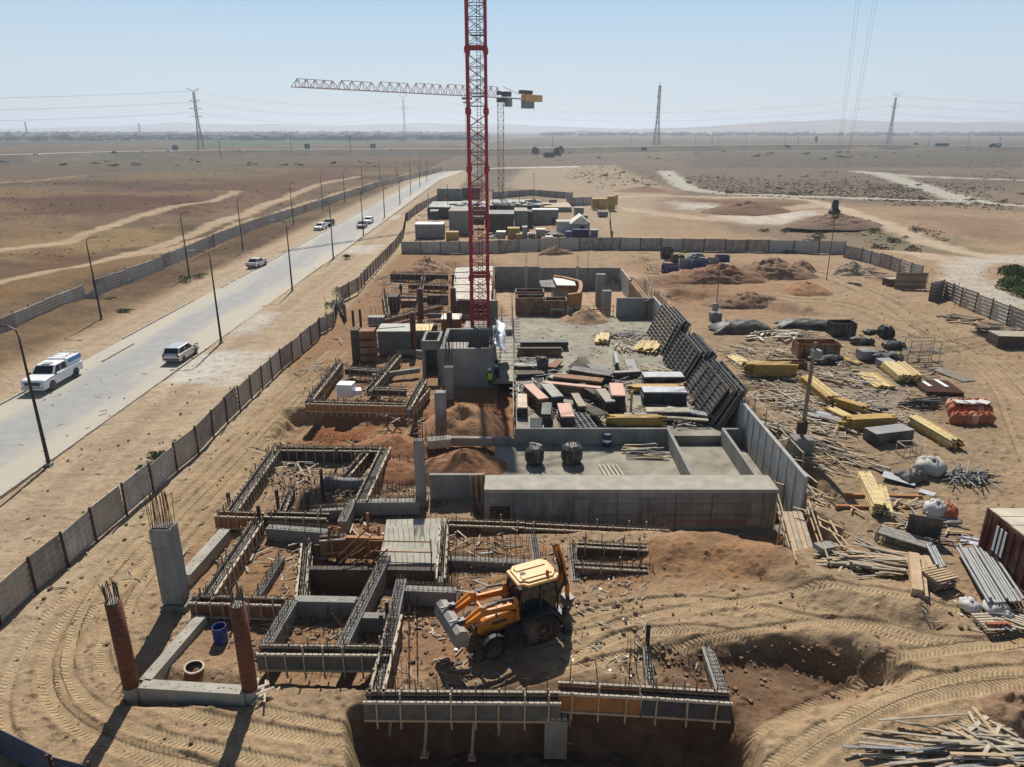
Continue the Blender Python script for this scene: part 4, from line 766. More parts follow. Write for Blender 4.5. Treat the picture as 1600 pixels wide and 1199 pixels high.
# ------------------------------------------------------------------ far left deck under the crane
t = thing('deck_formwork', 'white dusted formwork deck on props behind the crane foot', 'formwork', (-6, 95, 0)); P = PX([(712, 418), (770, 415), (768, 470), (706, 468)], 2.6)
MB().prism(P, 2.45, 2.6).build('deck', mat('dusty_deck', (.50, .46, .38), .9, 0, .4, 1.2), t, world=True)
for (x, y) in P + PX([(740, 440), (712, 440), (768, 440)], 2.6): MB().bar((x, y, .3), (x, y, 3.4), .1).build('prop', TIMG, t, world=True)
for k in range(6): a = P[0]; MB().bar((P[0][0] + (P[3][0] - P[0][0]) * k / 5, P[0][1] + (P[3][1] - P[0][1]) * k / 5, 2.65), (P[1][0] + (P[2][0] - P[1][0]) * k / 5, P[1][1] + (P[2][1] - P[1][1]) * k / 5, 2.65), .1, .08).build('joist', random.choice((TIMW, BLK)), t, world=True)
wallbox(-8.2, -3.1, 97.5, 97.8, .3, 2.4).build('wall_panel', BLK, t, world=True)
# grey shed and wooden form box
x, y, _ = G(618, 552, .7); zt = ztop(y, 517); t = thing('site_shed', 'flat roofed dark grey plywood shed beside the round columns', 'shed', (x, y + 1, .6))
MB().box((0, 0, (zt - .6) / 2), (3.1, 2.6, zt - .6)).build('wall', mat('shed_grey', (.12, .125, .125), .7, 0, .15, 1), t); MB().box((0, 0, zt - .57), (3.3, 2.9, .08)).build('roof', mat('shed_roof', (.42, .41, .37), .8, 0, .15, 1), t); MB().box((1.56, 0, .9), (.03, .8, 1.8)).build('door', BLK, t)
MB().box((-.4, -.2, zt - .5), (2.6, .1, .06), .3).build('plank', TIMG, t)
x, y, _ = G(647, 545, .7); zt = ztop(y, 522); t = thing('site_shed', 'small cream topped box shed right of the grey shed', 'shed', (x + .5, y + 2, .6)); MB().box((0, 0, (zt - .6) / 2), (1.6, 2., zt - .6)).build('wall', GREYP, t); MB().box((.1, .3, zt - .56), (2., 2.6, .07)).build('roof', mat('yellow_sheet', (.62, .5, .26), .8), t)
x, y, _ = G(570, 568, .7); zt = ztop(y, 517); t = thing('column_form', 'tall rust brown timber form box left of the grey shed', 'formwork', (x, y + .5, .5))
MB().box((.35, 0, (zt - .5) / 2), (1.35, 1.4, zt - .5)).build('form_panel', PLY, t); MB().box((-.75, .1, (zt - .5) / 2 + .05), (.7, 1.3, zt - .5)).build('form_panel', PLYD, t)
for k in range(4): MB().box((.35, -.73, .4 + k * .7), (1.5, .08, .12)).build('waler', RUSTD, t)
x, y, _ = G(541, 618, 1.); t = thing('insulation_block', 'bright white foam block standing in the upper pad', 'foam block', (x, y + .2, .9)); MB().box((0, 0, .55), (1.25, 1.0, 1.05), -.1).build('block', WHITE, t); MB().box((.8, .3, .25), (.6, .8, .4), .3).build('block', WHITE, t)
x, y, _ = G(672, 560, .6)
x, y, _ = G(728, 520, .6); t = thing('pallet_stack', 'low stack topped with white sheets left of the crane foot', 'pallet stack', (x - 1.6, y + 1.2, .6)); MB().box((0, 0, .7), (2., 2.4, 1.4)).build('crate', PLY, t); MB().box((0, 0, 1.45), (2.1, 2.5, .08)).build('sheet', mat('pale_sheet', (.66, .6, .5), .8), t)
# ------------------------------------------------------------------ cranes
def lattice(mb, w0, z0, z1, bay, r, cx=0, cy=0, hz_=True, thin=None):
    thin = thin or r * .5; n = max(1, round((z1 - z0) / bay)); P = [(-1, -1), (1, -1), (1, 1), (-1, 1)]; h = w0 / 2
    for i in range(n):
        a = z0 + (z1 - z0) * i / n; b_ = z0 + (z1 - z0) * (i + 1) / n
        for k in range(4):
            p, q = P[k], P[(k + 1) % 4]; pa = lambda P_, z: (cx + P_[0] * h, cy + P_[1] * h, z)
            mb.bar(pa(p, a), pa(q, a), thin * 2)
            mb.bar(pa(p, a), pa(q, b_), thin * 1.7) if (i + k) % 2 or True else None
            mb.bar(pa(q, a), pa(p, b_), thin * 1.7)
X0, Y0, _ = G(750, 512, .5); t = thing('tower_crane', 'tall dark red lattice tower crane mast rising out of the top of the picture', 'crane', (X0, Y0 + 1, .3)); TOPZ = 36
chord = MB()
for sx in (-1, 1):
    for sy in (-1, 1): o = MB(); o.bar((sx * .9, sy * .9, 0), (sx * .9, sy * .9, TOPZ), .27); o.build('chord', REDP, t)
brace = MB(); zz = 0; secs = []
while zz < TOPZ: secs.append(zz); zz += 5.6
for k, z in enumerate(secs): m_ = MB(); lattice(m_, 1.8, z + .5, min(TOPZ, z + 5.3), 1.2, .05, thin=.032); m_.build('bracing', REDP if z < 22 else mat('brace_grey', (.20, .13, .14), .5), t)
for z in secs:
    for sx in (-1, 1):
        for sy in (-1, 1): MB().lathe([(.14, 0), (.26, .15), (.26, .6), (.14, .75)], 8, (sx * .9, sy * .9, z - .35)).build('joint_sleeve', REDP, t)
    if int(z / 5.6) % 2: MB().box((0, -.9, z + .25), (1.6, .12, .3)).build('frame_beam', REDP, t); MB().box((0, .9, z + .25), (1.6, .12, .3)).build('frame_beam', REDP, t)
lad = MB(); lad.bar((-.2, .2, 0), (.1, .3, TOPZ), .05); lad.bar((.3, .2, 0), (.4, .3, TOPZ), .05)
for k in range(0, 115): lad.bar((-.2 + .3 * k / 150, .2, k * .31), (.3 + .1 * k / 150, .2, k * .31), .03)
lad.build('ladder', STEELD, t); MB().box((0, 0, .15), (3.4, 3.4, .4)).build('base', CONCL, t)
for z in secs[1::1]: MB().box((0.1, .3, z + 1.4), (1.3, .9, .05)).build('rest_platform', RUSTD, t)
HX, HY, _ = G(1303, 336, 10.); hkz = ztop(HY, 330)
jd = Vector((HX - X0, HY - Y0 - 1, 0)); jl = jd.length + 4; jm = MB(); u = jd.normalized(); s = Vector((-u.y, u.x, 0)); 
for i in range(int(jl / 2.2)):
    a = u * (i * 2.2); c = u * ((i + 1) * 2.2); zb = TOPZ + 1.5; ht_ = 1.9
    for q in (-.7, .7): jm.bar(a + s * q + Vector((0, 0, zb)), c + s * q + Vector((0, 0, zb)), .08); jm.bar(a + s * q + Vector((0, 0, zb)), (a + c) / 2 + Vector((0, 0, zb + ht_)), .04); jm.bar((a + c) / 2 + Vector((0, 0, zb + ht_)), c + s * q + Vector((0, 0, zb)), .04)
    jm.bar((a + Vector((0, 0, zb + ht_))), c + Vector((0, 0, zb + ht_)), .08)
jm.build('jib', REDP, t); MB().box((0, 0, TOPZ + 1.), (2.2, 2.2, 1.6)).build('slewing_unit', REDP, t)
cj = MB()
for q in (-.7, .7): cj.bar(s * q + Vector((0, 0, TOPZ + 1.5)), -u * 13 + s * q + Vector((0, 0, TOPZ + 1.5)), .2)
cj.build('counter_jib', REDP, t); e = -u * 12; MB().box((e.x, e.y, TOPZ + .6), (1.6, 2.6, 2.4), math.atan2(u.y, u.x)).build('counterweight', CONC, t)
hk = thing('hook_block', 'dark crane hook block hanging on four thin ropes at the right', 'crane hook', (HX, HY, hkz))
MB().lathe([(.25, -.5), (.75, -.35), (.8, .0), (.45, .4), (.42, 1.2), (.3, 1.5)], 12).build('block', STEELD, hk, smooth=False); MB().tube([(0, 0, -.5), (0, 0, -.9), (.2, 0, -1.2), (0, 0, -1.5), (-.25, 0, -1.3)], .09, 6).build('hook', STEELD, hk)
for a, c in ((-.5, -.5), (-.3, .5), (.5, -.5), (.7, .5)): MB().tube([(a, c, .3), (a * 2.2, c * 2, TOPZ + 1.4 - hkz)], .012, 4).build('rope', mat('rope_steel', (.22, .2, .2), .6), hk)
MB().box((0, 0, TOPZ + 1.5 - hkz), (2.6, 2.4, .5)).build('trolley', REDP, hk)
# white crane behind
X1, Y1, _ = G(783, 322, .3); t = thing('tower_crane', 'smaller far tower crane with pink white flat jib and yellow counterweight', 'crane', (X1, Y1, .3)); Y1z = ztop(Y1, 153) - .3; TIP = Vector(G(458, 600, 0)); 
m_ = MB()
for a in (-1, 1):
    for c in (-1, 1): m_.bar((a * .8, c * .8, 0), (a * .8, c * .8, Y1z), .16)
m_.build('mast_chords', mat('far_mast', (.27, .2, .17), .6), t); m_ = MB(); lattice(m_, 1.6, 0, Y1z, 1.9, .06, thin=.04); m_.build('bracing', mat('far_mast', (0, 0, 0)), t)
tx, ty = (458 - 800) / FPX, 0.; zj = Y1z + .3; vt = (136 - 599.5) / FPX; tt = (CAMH - zj) / (sp + vt * cp); tipp = Vector(((458 - 800) / FPX * tt, tt * (cp - vt * sp), 0)); d = tipp - Vector((X1, Y1, 0)); L_ = d.length; u = d.normalized(); s = Vector((-u.y, u.x, 0)); print('jib', L_, Y1, zj)
def jibpart(m_, l0, l1, z, hgt, n, r):
    for i in range(n):
        a = u * (l0 + (l1 - l0) * i / n); c = u * (l0 + (l1 - l0) * (i + 1) / n); top = (a + c) / 2 + Vector((0, 0, z + hgt)); nx = c + (c - a) / 2 + Vector((0, 0, z + hgt))
        for q in (-.65, .65): m_.bar(a + s * q + Vector((0, 0, z)), c + s * q + Vector((0, 0, z)), r * 1.4); m_.bar(a + s * q + Vector((0, 0, z)), top, r); m_.bar(c + s * q + Vector((0, 0, z)), top, r)
        m_.bar(a + s * .65 + Vector((0, 0, z)), a - s * .65 + Vector((0, 0, z)), r)
        if i < n - 1: m_.bar(top, nx, r * 1.1)
for k in range(6): m_ = MB(); jibpart(m_, L_ * k / 6, L_ * (k + 1) / 6, Y1z, 2.7 - .22 * k, 4 if k < 5 else 5, .12); m_.build('jib_section', CRW, t)
m_ = MB()
for q in (-.7, .7): m_.bar(s * q + Vector((0, 0, Y1z)), -u * 15 + s * q + Vector((0, 0, Y1z)), .3)
m_.bar(-u * 1 + Vector((0, 0, Y1z + 2.9)), -u * 8 + Vector((0, 0, Y1z + 1.2)), .12); m_.build('counter_jib', CRW, t)
rz_ = math.atan2(u.y, u.x)
YC = mat('crane_yellow', (.62, .36, .10), .5); 
def at_(l, z, o=0): e = u * l + s * o; return (e.x, e.y, z)
MB().box(at_(-14.5, Y1z + .3), (8, 1.8, 1.8), rz_).build('counterweight_frame', YC, t); MB().box(at_(-12.5, Y1z - 1.2), (4.4, 1.5, 2.6), rz_).build('counterweight', STEEL, t); MB().box(at_(-11.5, Y1z + 1.8), (5, 1.3, 1.), rz_).build('winch', STEELD, t)
MB().box((0, 0, Y1z - .6), (2.2, 2.2, 1.1)).build('slewing_unit', STEELD, t); MB().box(at_(-1.8, Y1z - 1.2, 1.3), (1.6, 1.5, 2.2), rz_).build('cab', GREYP, t); MB().box(at_(-2.5, Y1z + 1.), (2.4, 1.8, 1.3), rz_).build('machine_box', STEELD, t); MB().box(at_(.8, Y1z + 1.2), (.8, 1., 1.), rz_).build('machine_box', STEELD, t)
MB().box(at_(14, Y1z - .6), (2.2, 1.6, .5), rz_).build('trolley', STEELD, t); MB().box(at_(14, Y1z - 1.6), (2.2, .9, .3), rz_).build('maintenance_cage', STEELD, t)
for q in (-.8, .8): MB().tube([at_(14 + q, Y1z - .5), at_(14 + q, 8)], .035, 4).build('rope', mat('rope_steel', (0, 0, 0)), t)
# ------------------------------------------------------------------ fences
def fence(pts, h, label, name='corrugated_fence', step=2.5, m=None, postm=None, side=1, miss=(), ribs='h', groundz=None, corr=True):
    P = [Vector((p[0], p[1], 0)) for p in pts]; t = thing(name, label, 'fence', (P[0].x, P[0].y, 0)); m = m or FEN; k = 0; fv_ = [m, m, mat(m.name + '_sunbleached', (.47, .43, .37), .6, .25, .2, 1, streak=.25), mat(m.name + '_rust_streaked', (.34, .29, .24), .7, .2, .25, 1.2, streak=.3)]
    for a, c in zip(P[:-1], P[1:]):
        L_ = (c - a).length; n = max(1, round(L_ / step)); u = (c - a).normalized(); s = Vector((-u.y, u.x, 0)) * side
        for i in range(n):
            p = a + (c - a) * i / n; q = a + (c - a) * (i + 1) / n; zp = hz(p.x, p.y) - .05; zq = hz(q.x, q.y) - .05; k += 1; zp += random.uniform(-.05, .05); zq += random.uniform(-.05, .05)
            w_ = random.uniform(-.09, .07); tl_ = random.gauss(0, .05); p2 = p + s * random.uniform(-.03, .03)
            MB().bar((p.x - s.x * .06, p.y - s.y * .06, zp - .2), (p.x - s.x * .06 + random.uniform(-.06, .06), p.y - s.y * .06, zp + h + .15), .09).build('post', postm or FENO, t, world=True)
            if k in miss: continue
            b = MB(); nr = 22 if corr else 1; vs = []
            for j in range(nr + 1):
                f = j / nr; o = (.025 * (1 if j % 4 < 2 else -1)) if corr else 0; hh_ = h + w_
                for base, zz in ((p, zp), (q, zq)): vs.append((base.x + s.x * (o + .02) + s.x * tl_ * f, base.y + s.y * (o + .02 + tl_ * f), zz + .04 + f * hh_))
            b.v = vs; b.f = [(2 * j, 2 * j + 1, 2 * j + 3, 2 * j + 2) for j in range(nr)]
            if not corr: b = MB(); b.add([(p.x, p.y, zp + .05), (q.x, q.y, zq + .05), (q.x, q.y, zq + h), (p.x, p.y, zp + h)], [(0, 1, 2, 3)])
            o_ = b.build('panel', random.choice(fv_) if m in (FEN, FENC) else m, t, world=True); md = o_.modifiers.new('s', 'SOLIDIFY'); md.thickness = .012
        e = c
    MB().bar((e.x, e.y, hz(e.x, e.y) - .2), (e.x, e.y, hz(e.x, e.y) + h + .15), .09).build('post', postm or FENO, t, world=True)
    return t
lf = [(-22.7, 13)] + [(G(a, c)[0], G(a, c)[1]) for a, c in ((0, 978), (150, 848), (310, 712), (440, 582), (500, 530))]
fence(lf, 1.95, 'long corrugated steel fence between the haul track and the road, near length', side=1, step=2.6)
fence(PX([(500, 524), (522, 514), (528, 488)]), 1.7, 'short kinked length of corrugated fence by the green weeds', step=1.8)
fence(PX([(541, 506), (530, 478), (560, 462), (618, 392), (630, 372), (634, 346), (668, 322), (690, 312)]), 1.9, 'corrugated fence running away past the far building site', step=2.6, corr=False)
fence([G(a, c) for a, c in ((-40, 535), (0, 527), (135, 470))], 2.1, 'near length of the corrugated fence across the road', step=3., side=-1)
fence([G(a, c) for a, c in ((150, 463), (215, 438), (290, 405), (335, 385))], 2.2, 'middle length of the fence across the road with a torn panel', step=3., side=-1, miss=())
fence([G(a, c) for a, c in ((336, 384), (400, 358), (450, 342), (520, 318), (600, 290), (690, 268))], 2.2, 'far length of the fence across the road beside the green strip', step=4., side=-1, corr=False)
fence([G(a, c, 1.2) for a, c in ((628, 388), (780, 392), (1000, 394), (1200, 398), (1318, 404))], 2.1, 'pale panel fence crossing behind the works with dark posts', step=3.4, m=FENC, corr=False)
fence([G(a, c, 1.8) for a, c in ((1318, 404), (1345, 410), (1390, 424), (1438, 442))], 2.0, 'short curved fence length behind the rubble at the right', step=2.6, m=FENC)
fence([G(a, c, 2) for a, c in ((1450, 472), (1472, 466), (1500, 480), (1600, 522), (1700, 566))], 2.1, 'corrugated fence at the right edge beside the gravel road', step=2.8, side=1)
fence(PX([(-60, 1150), (0, 1178), (90, 1225), (150, 1240)]), 1.3, 'dark fence corner at the bottom left of the picture', step=2.5, m=mat('dark_fence', (.075, .085, .12), .6, .2, .2, 1))
# rolled over loose panel and gate sheet
x, y, _ = G(147, 468); t = tag(MB().bar((x - .6, y - .6, .1), (x + .9, y + 1.2, 1.4), .05, 1.2).build('loose_panel', FENC), 'bent loose fence panel leaning in the gap of the fence across the road', 'fence panel')
t = thing('gate_leaf', 'brown corrugated gate leaf standing at the right entrance', 'gate', T(1421, 452)); MB().box((0, 0, 1.05), (3.8, .06, 2.1), -.05).build('panel', mat('gate_brown', (.27, .2, .14), .7, .1, .15, 1), t)
for z in (.3, 1., 1.8): MB().box((0, -.06, z), (3.8, .05, .08), -.05).build('rail', FENO, t)
# ------------------------------------------------------------------ street lamps
def lamp_proto():
    t = thing('street_lamp', '', 'street lamp', (0, 0, 0), group='lamp posts along the road')
    MB().tube([(0, 0, 0), (0, 0, 8.8)], [.13, .06], 8).build('pole', LAMPM, t); MB().tube([(0, 0, 8.8), (-.1, 0, 9.3), (-.5, 0, 9.5), (-1.5, 0, 9.6)], .045, 6).build('arm', LAMPM, t)
    MB().box((-1.75, 0, 9.6), (.65, .26, .09)).build('lamp_head', STEEL, t); MB().box((0, 0, .1), (.4, .4, .2)).build('base', CONCL, t); return t
lp = lamp_proto(); first = True
L1 = [(77, 728), (346, 537), (457, 456), (521, 405), (568, 368), (601, 340), (625, 318), (642, 303), (656, 291), (667, 282)]
L2 = [(159, 500), (296, 433), (380, 392), (459, 353), (505, 330), (539, 316), (567, 303), (594, 292), (620, 281), (641, 273), (658, 268)]
rd_names = ['nearest', 'second', 'third', 'fourth', 'fifth', 'sixth', 'seventh', 'eighth', 'ninth', 'tenth', 'eleventh']
for lst, rz, side in ((L1, 0, 'on the fence side of the road'), (L2, math.pi, 'on the field side of the road')):
    for k, (a, c) in enumerate(lst):
        x, y, _ = G(a, c); lb = '%s dark street lamp %s' % (rd_names[k], side); o = lp if first else copy_tree(lp); first = False
        o.location = (x, y, 0); o.rotation_euler = (random.uniform(-.008, .008), random.uniform(-.008, .008), rz); o['label'] = lb
# highway and plain masts
for k, (a, c, hh) in enumerate(((345, 245, 9), (456, 240, 11), (548, 240, 12), (863, 232, 11), (985, 228, 12), (1086, 226, 11), (1112, 226, 12), (1122, 226, 9), (1226, 228, 12), (1246, 230, 10), (1328, 228, 12), (1450, 230, 11), (1512, 230, 12), (1560, 232, 10), (1386, 228, 9), (1165, 226, 10))):
    x, y, _ = G(a, c, 4.5); t = thing('highway_lamp', 'thin lamp mast beside the distant highway, ' + {345:'near the leftmost pylon',456:'left of the green sign',548:'between the two road signs',863:'above the underpass',985:'left of the edge on pylon',1086:'just right of the edge on pylon',1112:'left one of a close pair',1122:'right one of a close pair',1226:'left of the narrow tree',1246:'by the foot of the narrow tree',1328:'among the crane ropes',1450:'left of the coach',1512:'between coach and truck',1560:'rightmost by the truck',1386:'at the foot of the rightmost pylon',1165:'alone above the scrub'}[a], 'street lamp', (x, y, 4), group='masts along the highway'); MB().tube([(0, 0, 0), (0, 0, hh)], .18, 5).build('pole', STEELD, t); MB().box((0, 0, hh), (2.5, .3, .2)).build('lamp_head', STEELD, t)
# ================================================================== backhoe loader
def wheel(parent, x, y, r, wd, rimm, rimr=.5):
    t = MB(); n = 32
    prof = [(r * rimr, -wd / 2), (r * .9, -wd / 2), (r, -wd * .36), (r, wd * .36), (r * .9, wd / 2), (r * rimr, wd / 2)]
    def ring(pr, mb, n=n):
        vs = [(x + q * math.cos(k * 2 * math.pi / n), y + o, r + q * math.sin(k * 2 * math.pi / n)) for q, o in pr for k in range(n)]
        mb.add(vs, [(i * n + k, i * n + (k + 1) % n, (i + 1) * n + (k + 1) % n, (i + 1) * n + k) for i in range(len(pr) - 1) for k in range(n)] + [tuple(range(n)), tuple((len(pr) - 1) * n + k for k in range(n))[::-1]])
    ring(prof, t)
    if wd > .3:
        for k in range(22):
            a = k * 2 * math.pi / 22
            for s_ in (-1, 1): t.bar((x + (r + .015) * math.cos(a), y, r + (r + .015) * math.sin(a)), (x + (r + .015) * math.cos(a + .16), y + s_ * wd * .48, r + (r + .015) * math.sin(a + .16)), .06, .05, up=(math.cos(a), 0, math.sin(a)))
    w_ = t.build('wheel', RUB, parent, smooth=False)
    q = MB(); ring([(r * rimr * .25, -wd * .42), (r * rimr * .3, -wd * .3), (r * rimr * .85, -wd * .3), (r * rimr * 1.05, -wd * .53), (r * rimr * 1.05, wd * .53), (r * rimr * .85, wd * .42), (r * rimr * .3, wd * .42), (r * rimr * .25, wd * .5)], q, 24); q.build('rim', rimm, w_)
    return w_
rr = Vector(G(845, 1012, -.2)); ff = Vector(G(772, 1036, -.2)); u = (ff - rr).normalized(); lf_ = Vector((-u.y, u.x, 0)); c0 = rr - lf_ * .95
bh = thing('backhoe_loader', 'orange backhoe loader with cream cab roof, raised front bucket and folded rear arm', 'backhoe loader', (c0.x, c0.y, hz(c0.x, c0.y)), math.atan2(u.y, u.x))
for y in (-.95, .95): wheel(bh, 0, y, .76, .48, ORGR, .5); wheel(bh, 2.2, y * .93, .50, .34, ORGR, .52)
MB().side([(-.0, 0), (0, 0)], 0, 0) if 0 else None
def xz(mb, poly, y0, y1): # polygon in (x,z) extruded in y
    n = len(poly); A = sum(poly[i][0] * poly[(i + 1) % n][1] - poly[(i + 1) % n][0] * poly[i][1] for i in range(n)); poly = poly if A > 0 else poly[::-1]
    mb.add([(p[0], y0, p[1]) for p in poly] + [(p[0], y1, p[1]) for p in poly], [tuple(range(n)), tuple(range(n, 2 * n))[::-1]] + [(i, n + i, n + (i + 1) % n, (i + 1) % n) for i in range(n)]); return mb
xz(MB(), [(-1.0, .55), (2.5, .55), (2.7, .8), (2.5, .95), (-1., .95)], -.38, .38).build('chassis', STEELD, bh, bevel=.03)
xz(MB(), [(.78, .85), (2.55, .8), (2.78, 1.0), (2.72, 1.45), (2.3, 1.6), (.78, 1.72)], -.47, .47).build('bonnet', ORG, bh, bevel=.08)
xz(MB(), [(2.74, .78), (2.86, .82), (2.84, 1.35), (2.72, 1.4)], -.42, .42).build('grille', BLK, bh, bevel=.02)
for y in (-.3, .3): MB().box((2.86, y, 1.28), (.05, .16, .1)).build('headlight', WHITE, bh, bevel=.01)
xz(MB(), [(-.95, .95), (.95, .95), (.95, 1.2), (.55, 1.25), (-.95, 1.25)], -.6, .6).build('cab_floor', BLK, bh, bevel=.02)
g = MB(); xz(g, [(-.88, 1.26), (.82, 1.26), (.92, 1.75), (.68, 2.78), (-.8, 2.78), (-.92, 1.9)], -.66, .66); g.build('cab_glass', GLASS, bh, bevel=.04)
for y in (-.69, .69):
    for a, c in (((.84, 1.2), (.94, 1.75)), ((.94, 1.75), (.7, 2.8)), ((-.1, 1.2), (-.1, 2.8)), ((-.92, 1.2), (-.94, 1.9)), ((-.94, 1.9), (-.82, 2.8)), ((-.9, 1.25), (.85, 1.25))): MB().bar((a[0], y, a[1]), (c[0], y, c[1]), .07, .07).build('cab_pillar', BLK, bh)
rf = [(-1.05, -.55), (-.8, -.82), (.55, -.82), (.72, -.62), (.95, -.6), (.95, .6), (.72, .62), (.55, .82), (-.8, .82), (-1.05, .55)]
q = MB(); q.prism(rf, 2.8, 2.93); q.build('roof', CREAM, bh, bevel=.05, smooth=False); q = MB(); q.prism([(a * .86, c * .82) for a, c in rf], 2.93, 3.0); rt = q.build('roof_crown', CREAM, bh, bevel=.05)
for y in (-.32, .32): MB().box((-.05, y, 3.02), (1.4, .28, .05)).build('roof_rib', CREAM, bh, bevel=.02)
MB().lathe([(.07, 3.03), (.08, 3.12), (.04, 3.2)], 10, (-.5, .5, 0)).build('beacon', mat('beacon_red', (.4, .05, .02), .3), bh)
MB().box((.55, -.35, 3.035), (.3, .05, .012)).build('roof_lettering', BLK, bh); MB().box((.45, .05, 3.035), (.22, .2, .01)).build('roof_lettering', BLK, bh)
for y in (-1, 1):
    p = [(math.cos(a) * .92, .76 + math.sin(a) * .9) for a in np.linspace(.15, 2.9, 9)]; xz(MB(), p + [(q_[0] * .93, .76 + (q_[1] - .76) * .93) for q_ in p[::-1]], y * .72, y * 1.22).build('rear_fender', BLK, bh)
    p = [(2.2 + math.cos(a) * .62, .5 + math.sin(a) * .62) for a in np.linspace(.5, 2.6, 7)]; xz(MB(), p + [(2.2 + (q_[0] - 2.2) * .93, .5 + (q_[1] - .5) * .93) for q_ in p[::-1]], y * .7, y * 1.08).build('front_fender', BLK, bh)
    MB().box((1.15, y * .72, .8), (.8, .35, .5)).build('step_box', BLK, bh, bevel=.03)
    # loader arm
    A = (.95, y * .56, 1.95); B = (2.55, y * .56, 2.02); C_ = (3.55, y * .56, 1.55)
    MB().bar((.95, y * .56, 1.25), A, .16, .3).build('arm_tower', ORG, bh, bevel=.02)
    a_ = MB(); a_.bar(A, B, .14, .26); a_.bar(B, C_, .14, .24); a_.build('loader_arm', ORG, bh, bevel=.015)
    MB().box((2.5, y * .56, 2.17), (.22, .16, .36)).build('arm_bracket', ORG, bh, bevel=.02)
    MB().tube([(1.1, y * .56, 2.3), (1.9, y * .56, 2.38)], .055, 10).build('ram_barrel', STEELD, bh); MB().tube([(1.9, y * .56, 2.38), (2.7, y * .56, 2.33)], .035, 8).build('ram_rod', SILV, bh)
    MB().bar((2.65, y * .56, 2.33), (3.45, y * .56, 1.85), .1, .13).build('tipping_link', ORG, bh, bevel=.01)
    MB().bar((.95, y * .56, 2.0), (1.1, y * .56, 2.35), .13, .16).build('arm_bracket', ORG, bh)
MB().tube([(2.45, -.56, 2.0), (2.45, .56, 2.0)], .07, 10).build('cross_tube', ORG, bh)
BK = mat('bucket_steel', (.20, .2, .2), .5, .3, .3, 3, dust=.5); pr_ = [(3.5, 1.95), (3.9, 1.98), (4.12, 1.75), (4.02, 1.15), (3.95, .95), (3.92, 1.15), (3.96, 1.7), (3.85, 1.87), (3.58, 1.85), (3.48, 1.6), (3.52, 1.0), (3.44, 1.0), (3.40, 1.62)]
q = MB(); 
for i in range(len(pr_)): pass
outer = [(3.40, .95), (3.38, 1.55), (3.5, 1.88), (3.85, 2.0), (4.1, 1.85), (4.25, 1.2)]; inner = [(4.2, 1.2), (4.04, 1.8), (3.83, 1.93), (3.55, 1.82), (3.44, 1.54), (3.46, .95)]
for i in range(5): q_ = [outer[i], outer[i + 1], inner[4 - i], inner[5 - i]]; xz(q, q_, -1.17, 1.17)
sc_b = lambda p: (3.42 + (p[0] - 3.42) * .8, 1.85 + (p[1] - 1.85) * .68)
q = MB(); outer = [sc_b(p) for p in outer]; inner = [sc_b(p) for p in inner]
for i in range(5): xz(q, [outer[i], outer[i + 1], inner[4 - i], inner[5 - i]], -1.15, 1.15)
q.build('bucket', BK, bh)
for y in (-1.17, 1.13): xz(MB(), outer + [sc_b((4.1, .95)), sc_b((3.5, .8))], y, y + .04).build('bucket_side', BK, bh)
for y in (-.56, .56): MB().box((3.5, y, 1.95), (.3, .2, .22)).build('bucket_hinge', STEELD, bh); MB().box((3.75, y * .9, 2.03), (.5, .1, .06)).build('bucket_rib', STEELD, bh)
# rear arm
for y in (-.62, -.5, .5, .62): MB().tube([(1.0, y, 1.6), (1.3, y, 1.85), (1.8, y, 1.95), (2.5, y * .98, 2.2)], .022, 5).build('hose', RUB, bh)
for k in range(3): MB().tube([(-1.35, -.2 + .06 * k, 1.2), (-1.75, -.2 + .06 * k, 1.9), (-1.6, -.22 + .05 * k, 2.8), (-1.4, -.24 + .05 * k, 3.5)], .022, 5).build('hose', RUB, bh)
MB().tube([(1.9, .5, 1.6), (1.9, .5, 2.15)], .045, 8).build('exhaust', STEELD, bh)
for y in (-1, 1): MB().box((1.75, y * .475, 1.3), (.7, .012, .16)).build('side_decal', BLK, bh); MB().box((.75, y * .75, 1.9), (.04, .12, .3)).build('mirror', BLK, bh); MB().box((.8, y * .5, 2.72), (.1, .18, .12)).build('work_light', WHITE, bh)
MB().box((-1.15, 0, .8), (.3, 2.1, .5)).build('rear_frame', STEELD, bh, bevel=.02)
for y in (-.98, .98): MB().box((-1.2, y, .85), (.22, .22, 1.2)).build('stabiliser', BLK, bh, bevel=.02); MB().box((-1.2, y, .22), (.4, .4, .06)).build('stabiliser_pad', BLK, bh)
MB().box((-1.4, -.35, .95), (.3, .4, .7)).build('kingpost', ORG, bh, bevel=.02)
q = MB(); q.bar((-1.5, -.35, 1.1), (-1.75, -.35, 2.5), .2, .3); q.bar((-1.75, -.35, 2.5), (-1.35, -.35, 3.75), .2, .26); q.build('boom', ORG, bh, bevel=.02)
q = MB(); q.bar((-1.3, -.35, 3.8), (-1.95, -.35, 1.5), .16, .24); q.build('dipper', BLK, bh, bevel=.02); MB().tube([(-1.62, -.35, 2.2), (-1.42, -.35, 3.4)], .06, 8).build('ram_barrel', STEELD, bh)
MB().bar((-2.0, -.35, 1.6), (-2.02, -.35, .75), .14, .2).build('dipper_link', ORG, bh, bevel=.02)
xz(MB(), [(-2.25, .9), (-1.85, .85), (-1.7, .55), (-1.9, .25), (-2.05, .3), (-2.1, .6)], -.65, -.05).build('digging_bucket', STEELD, bh)
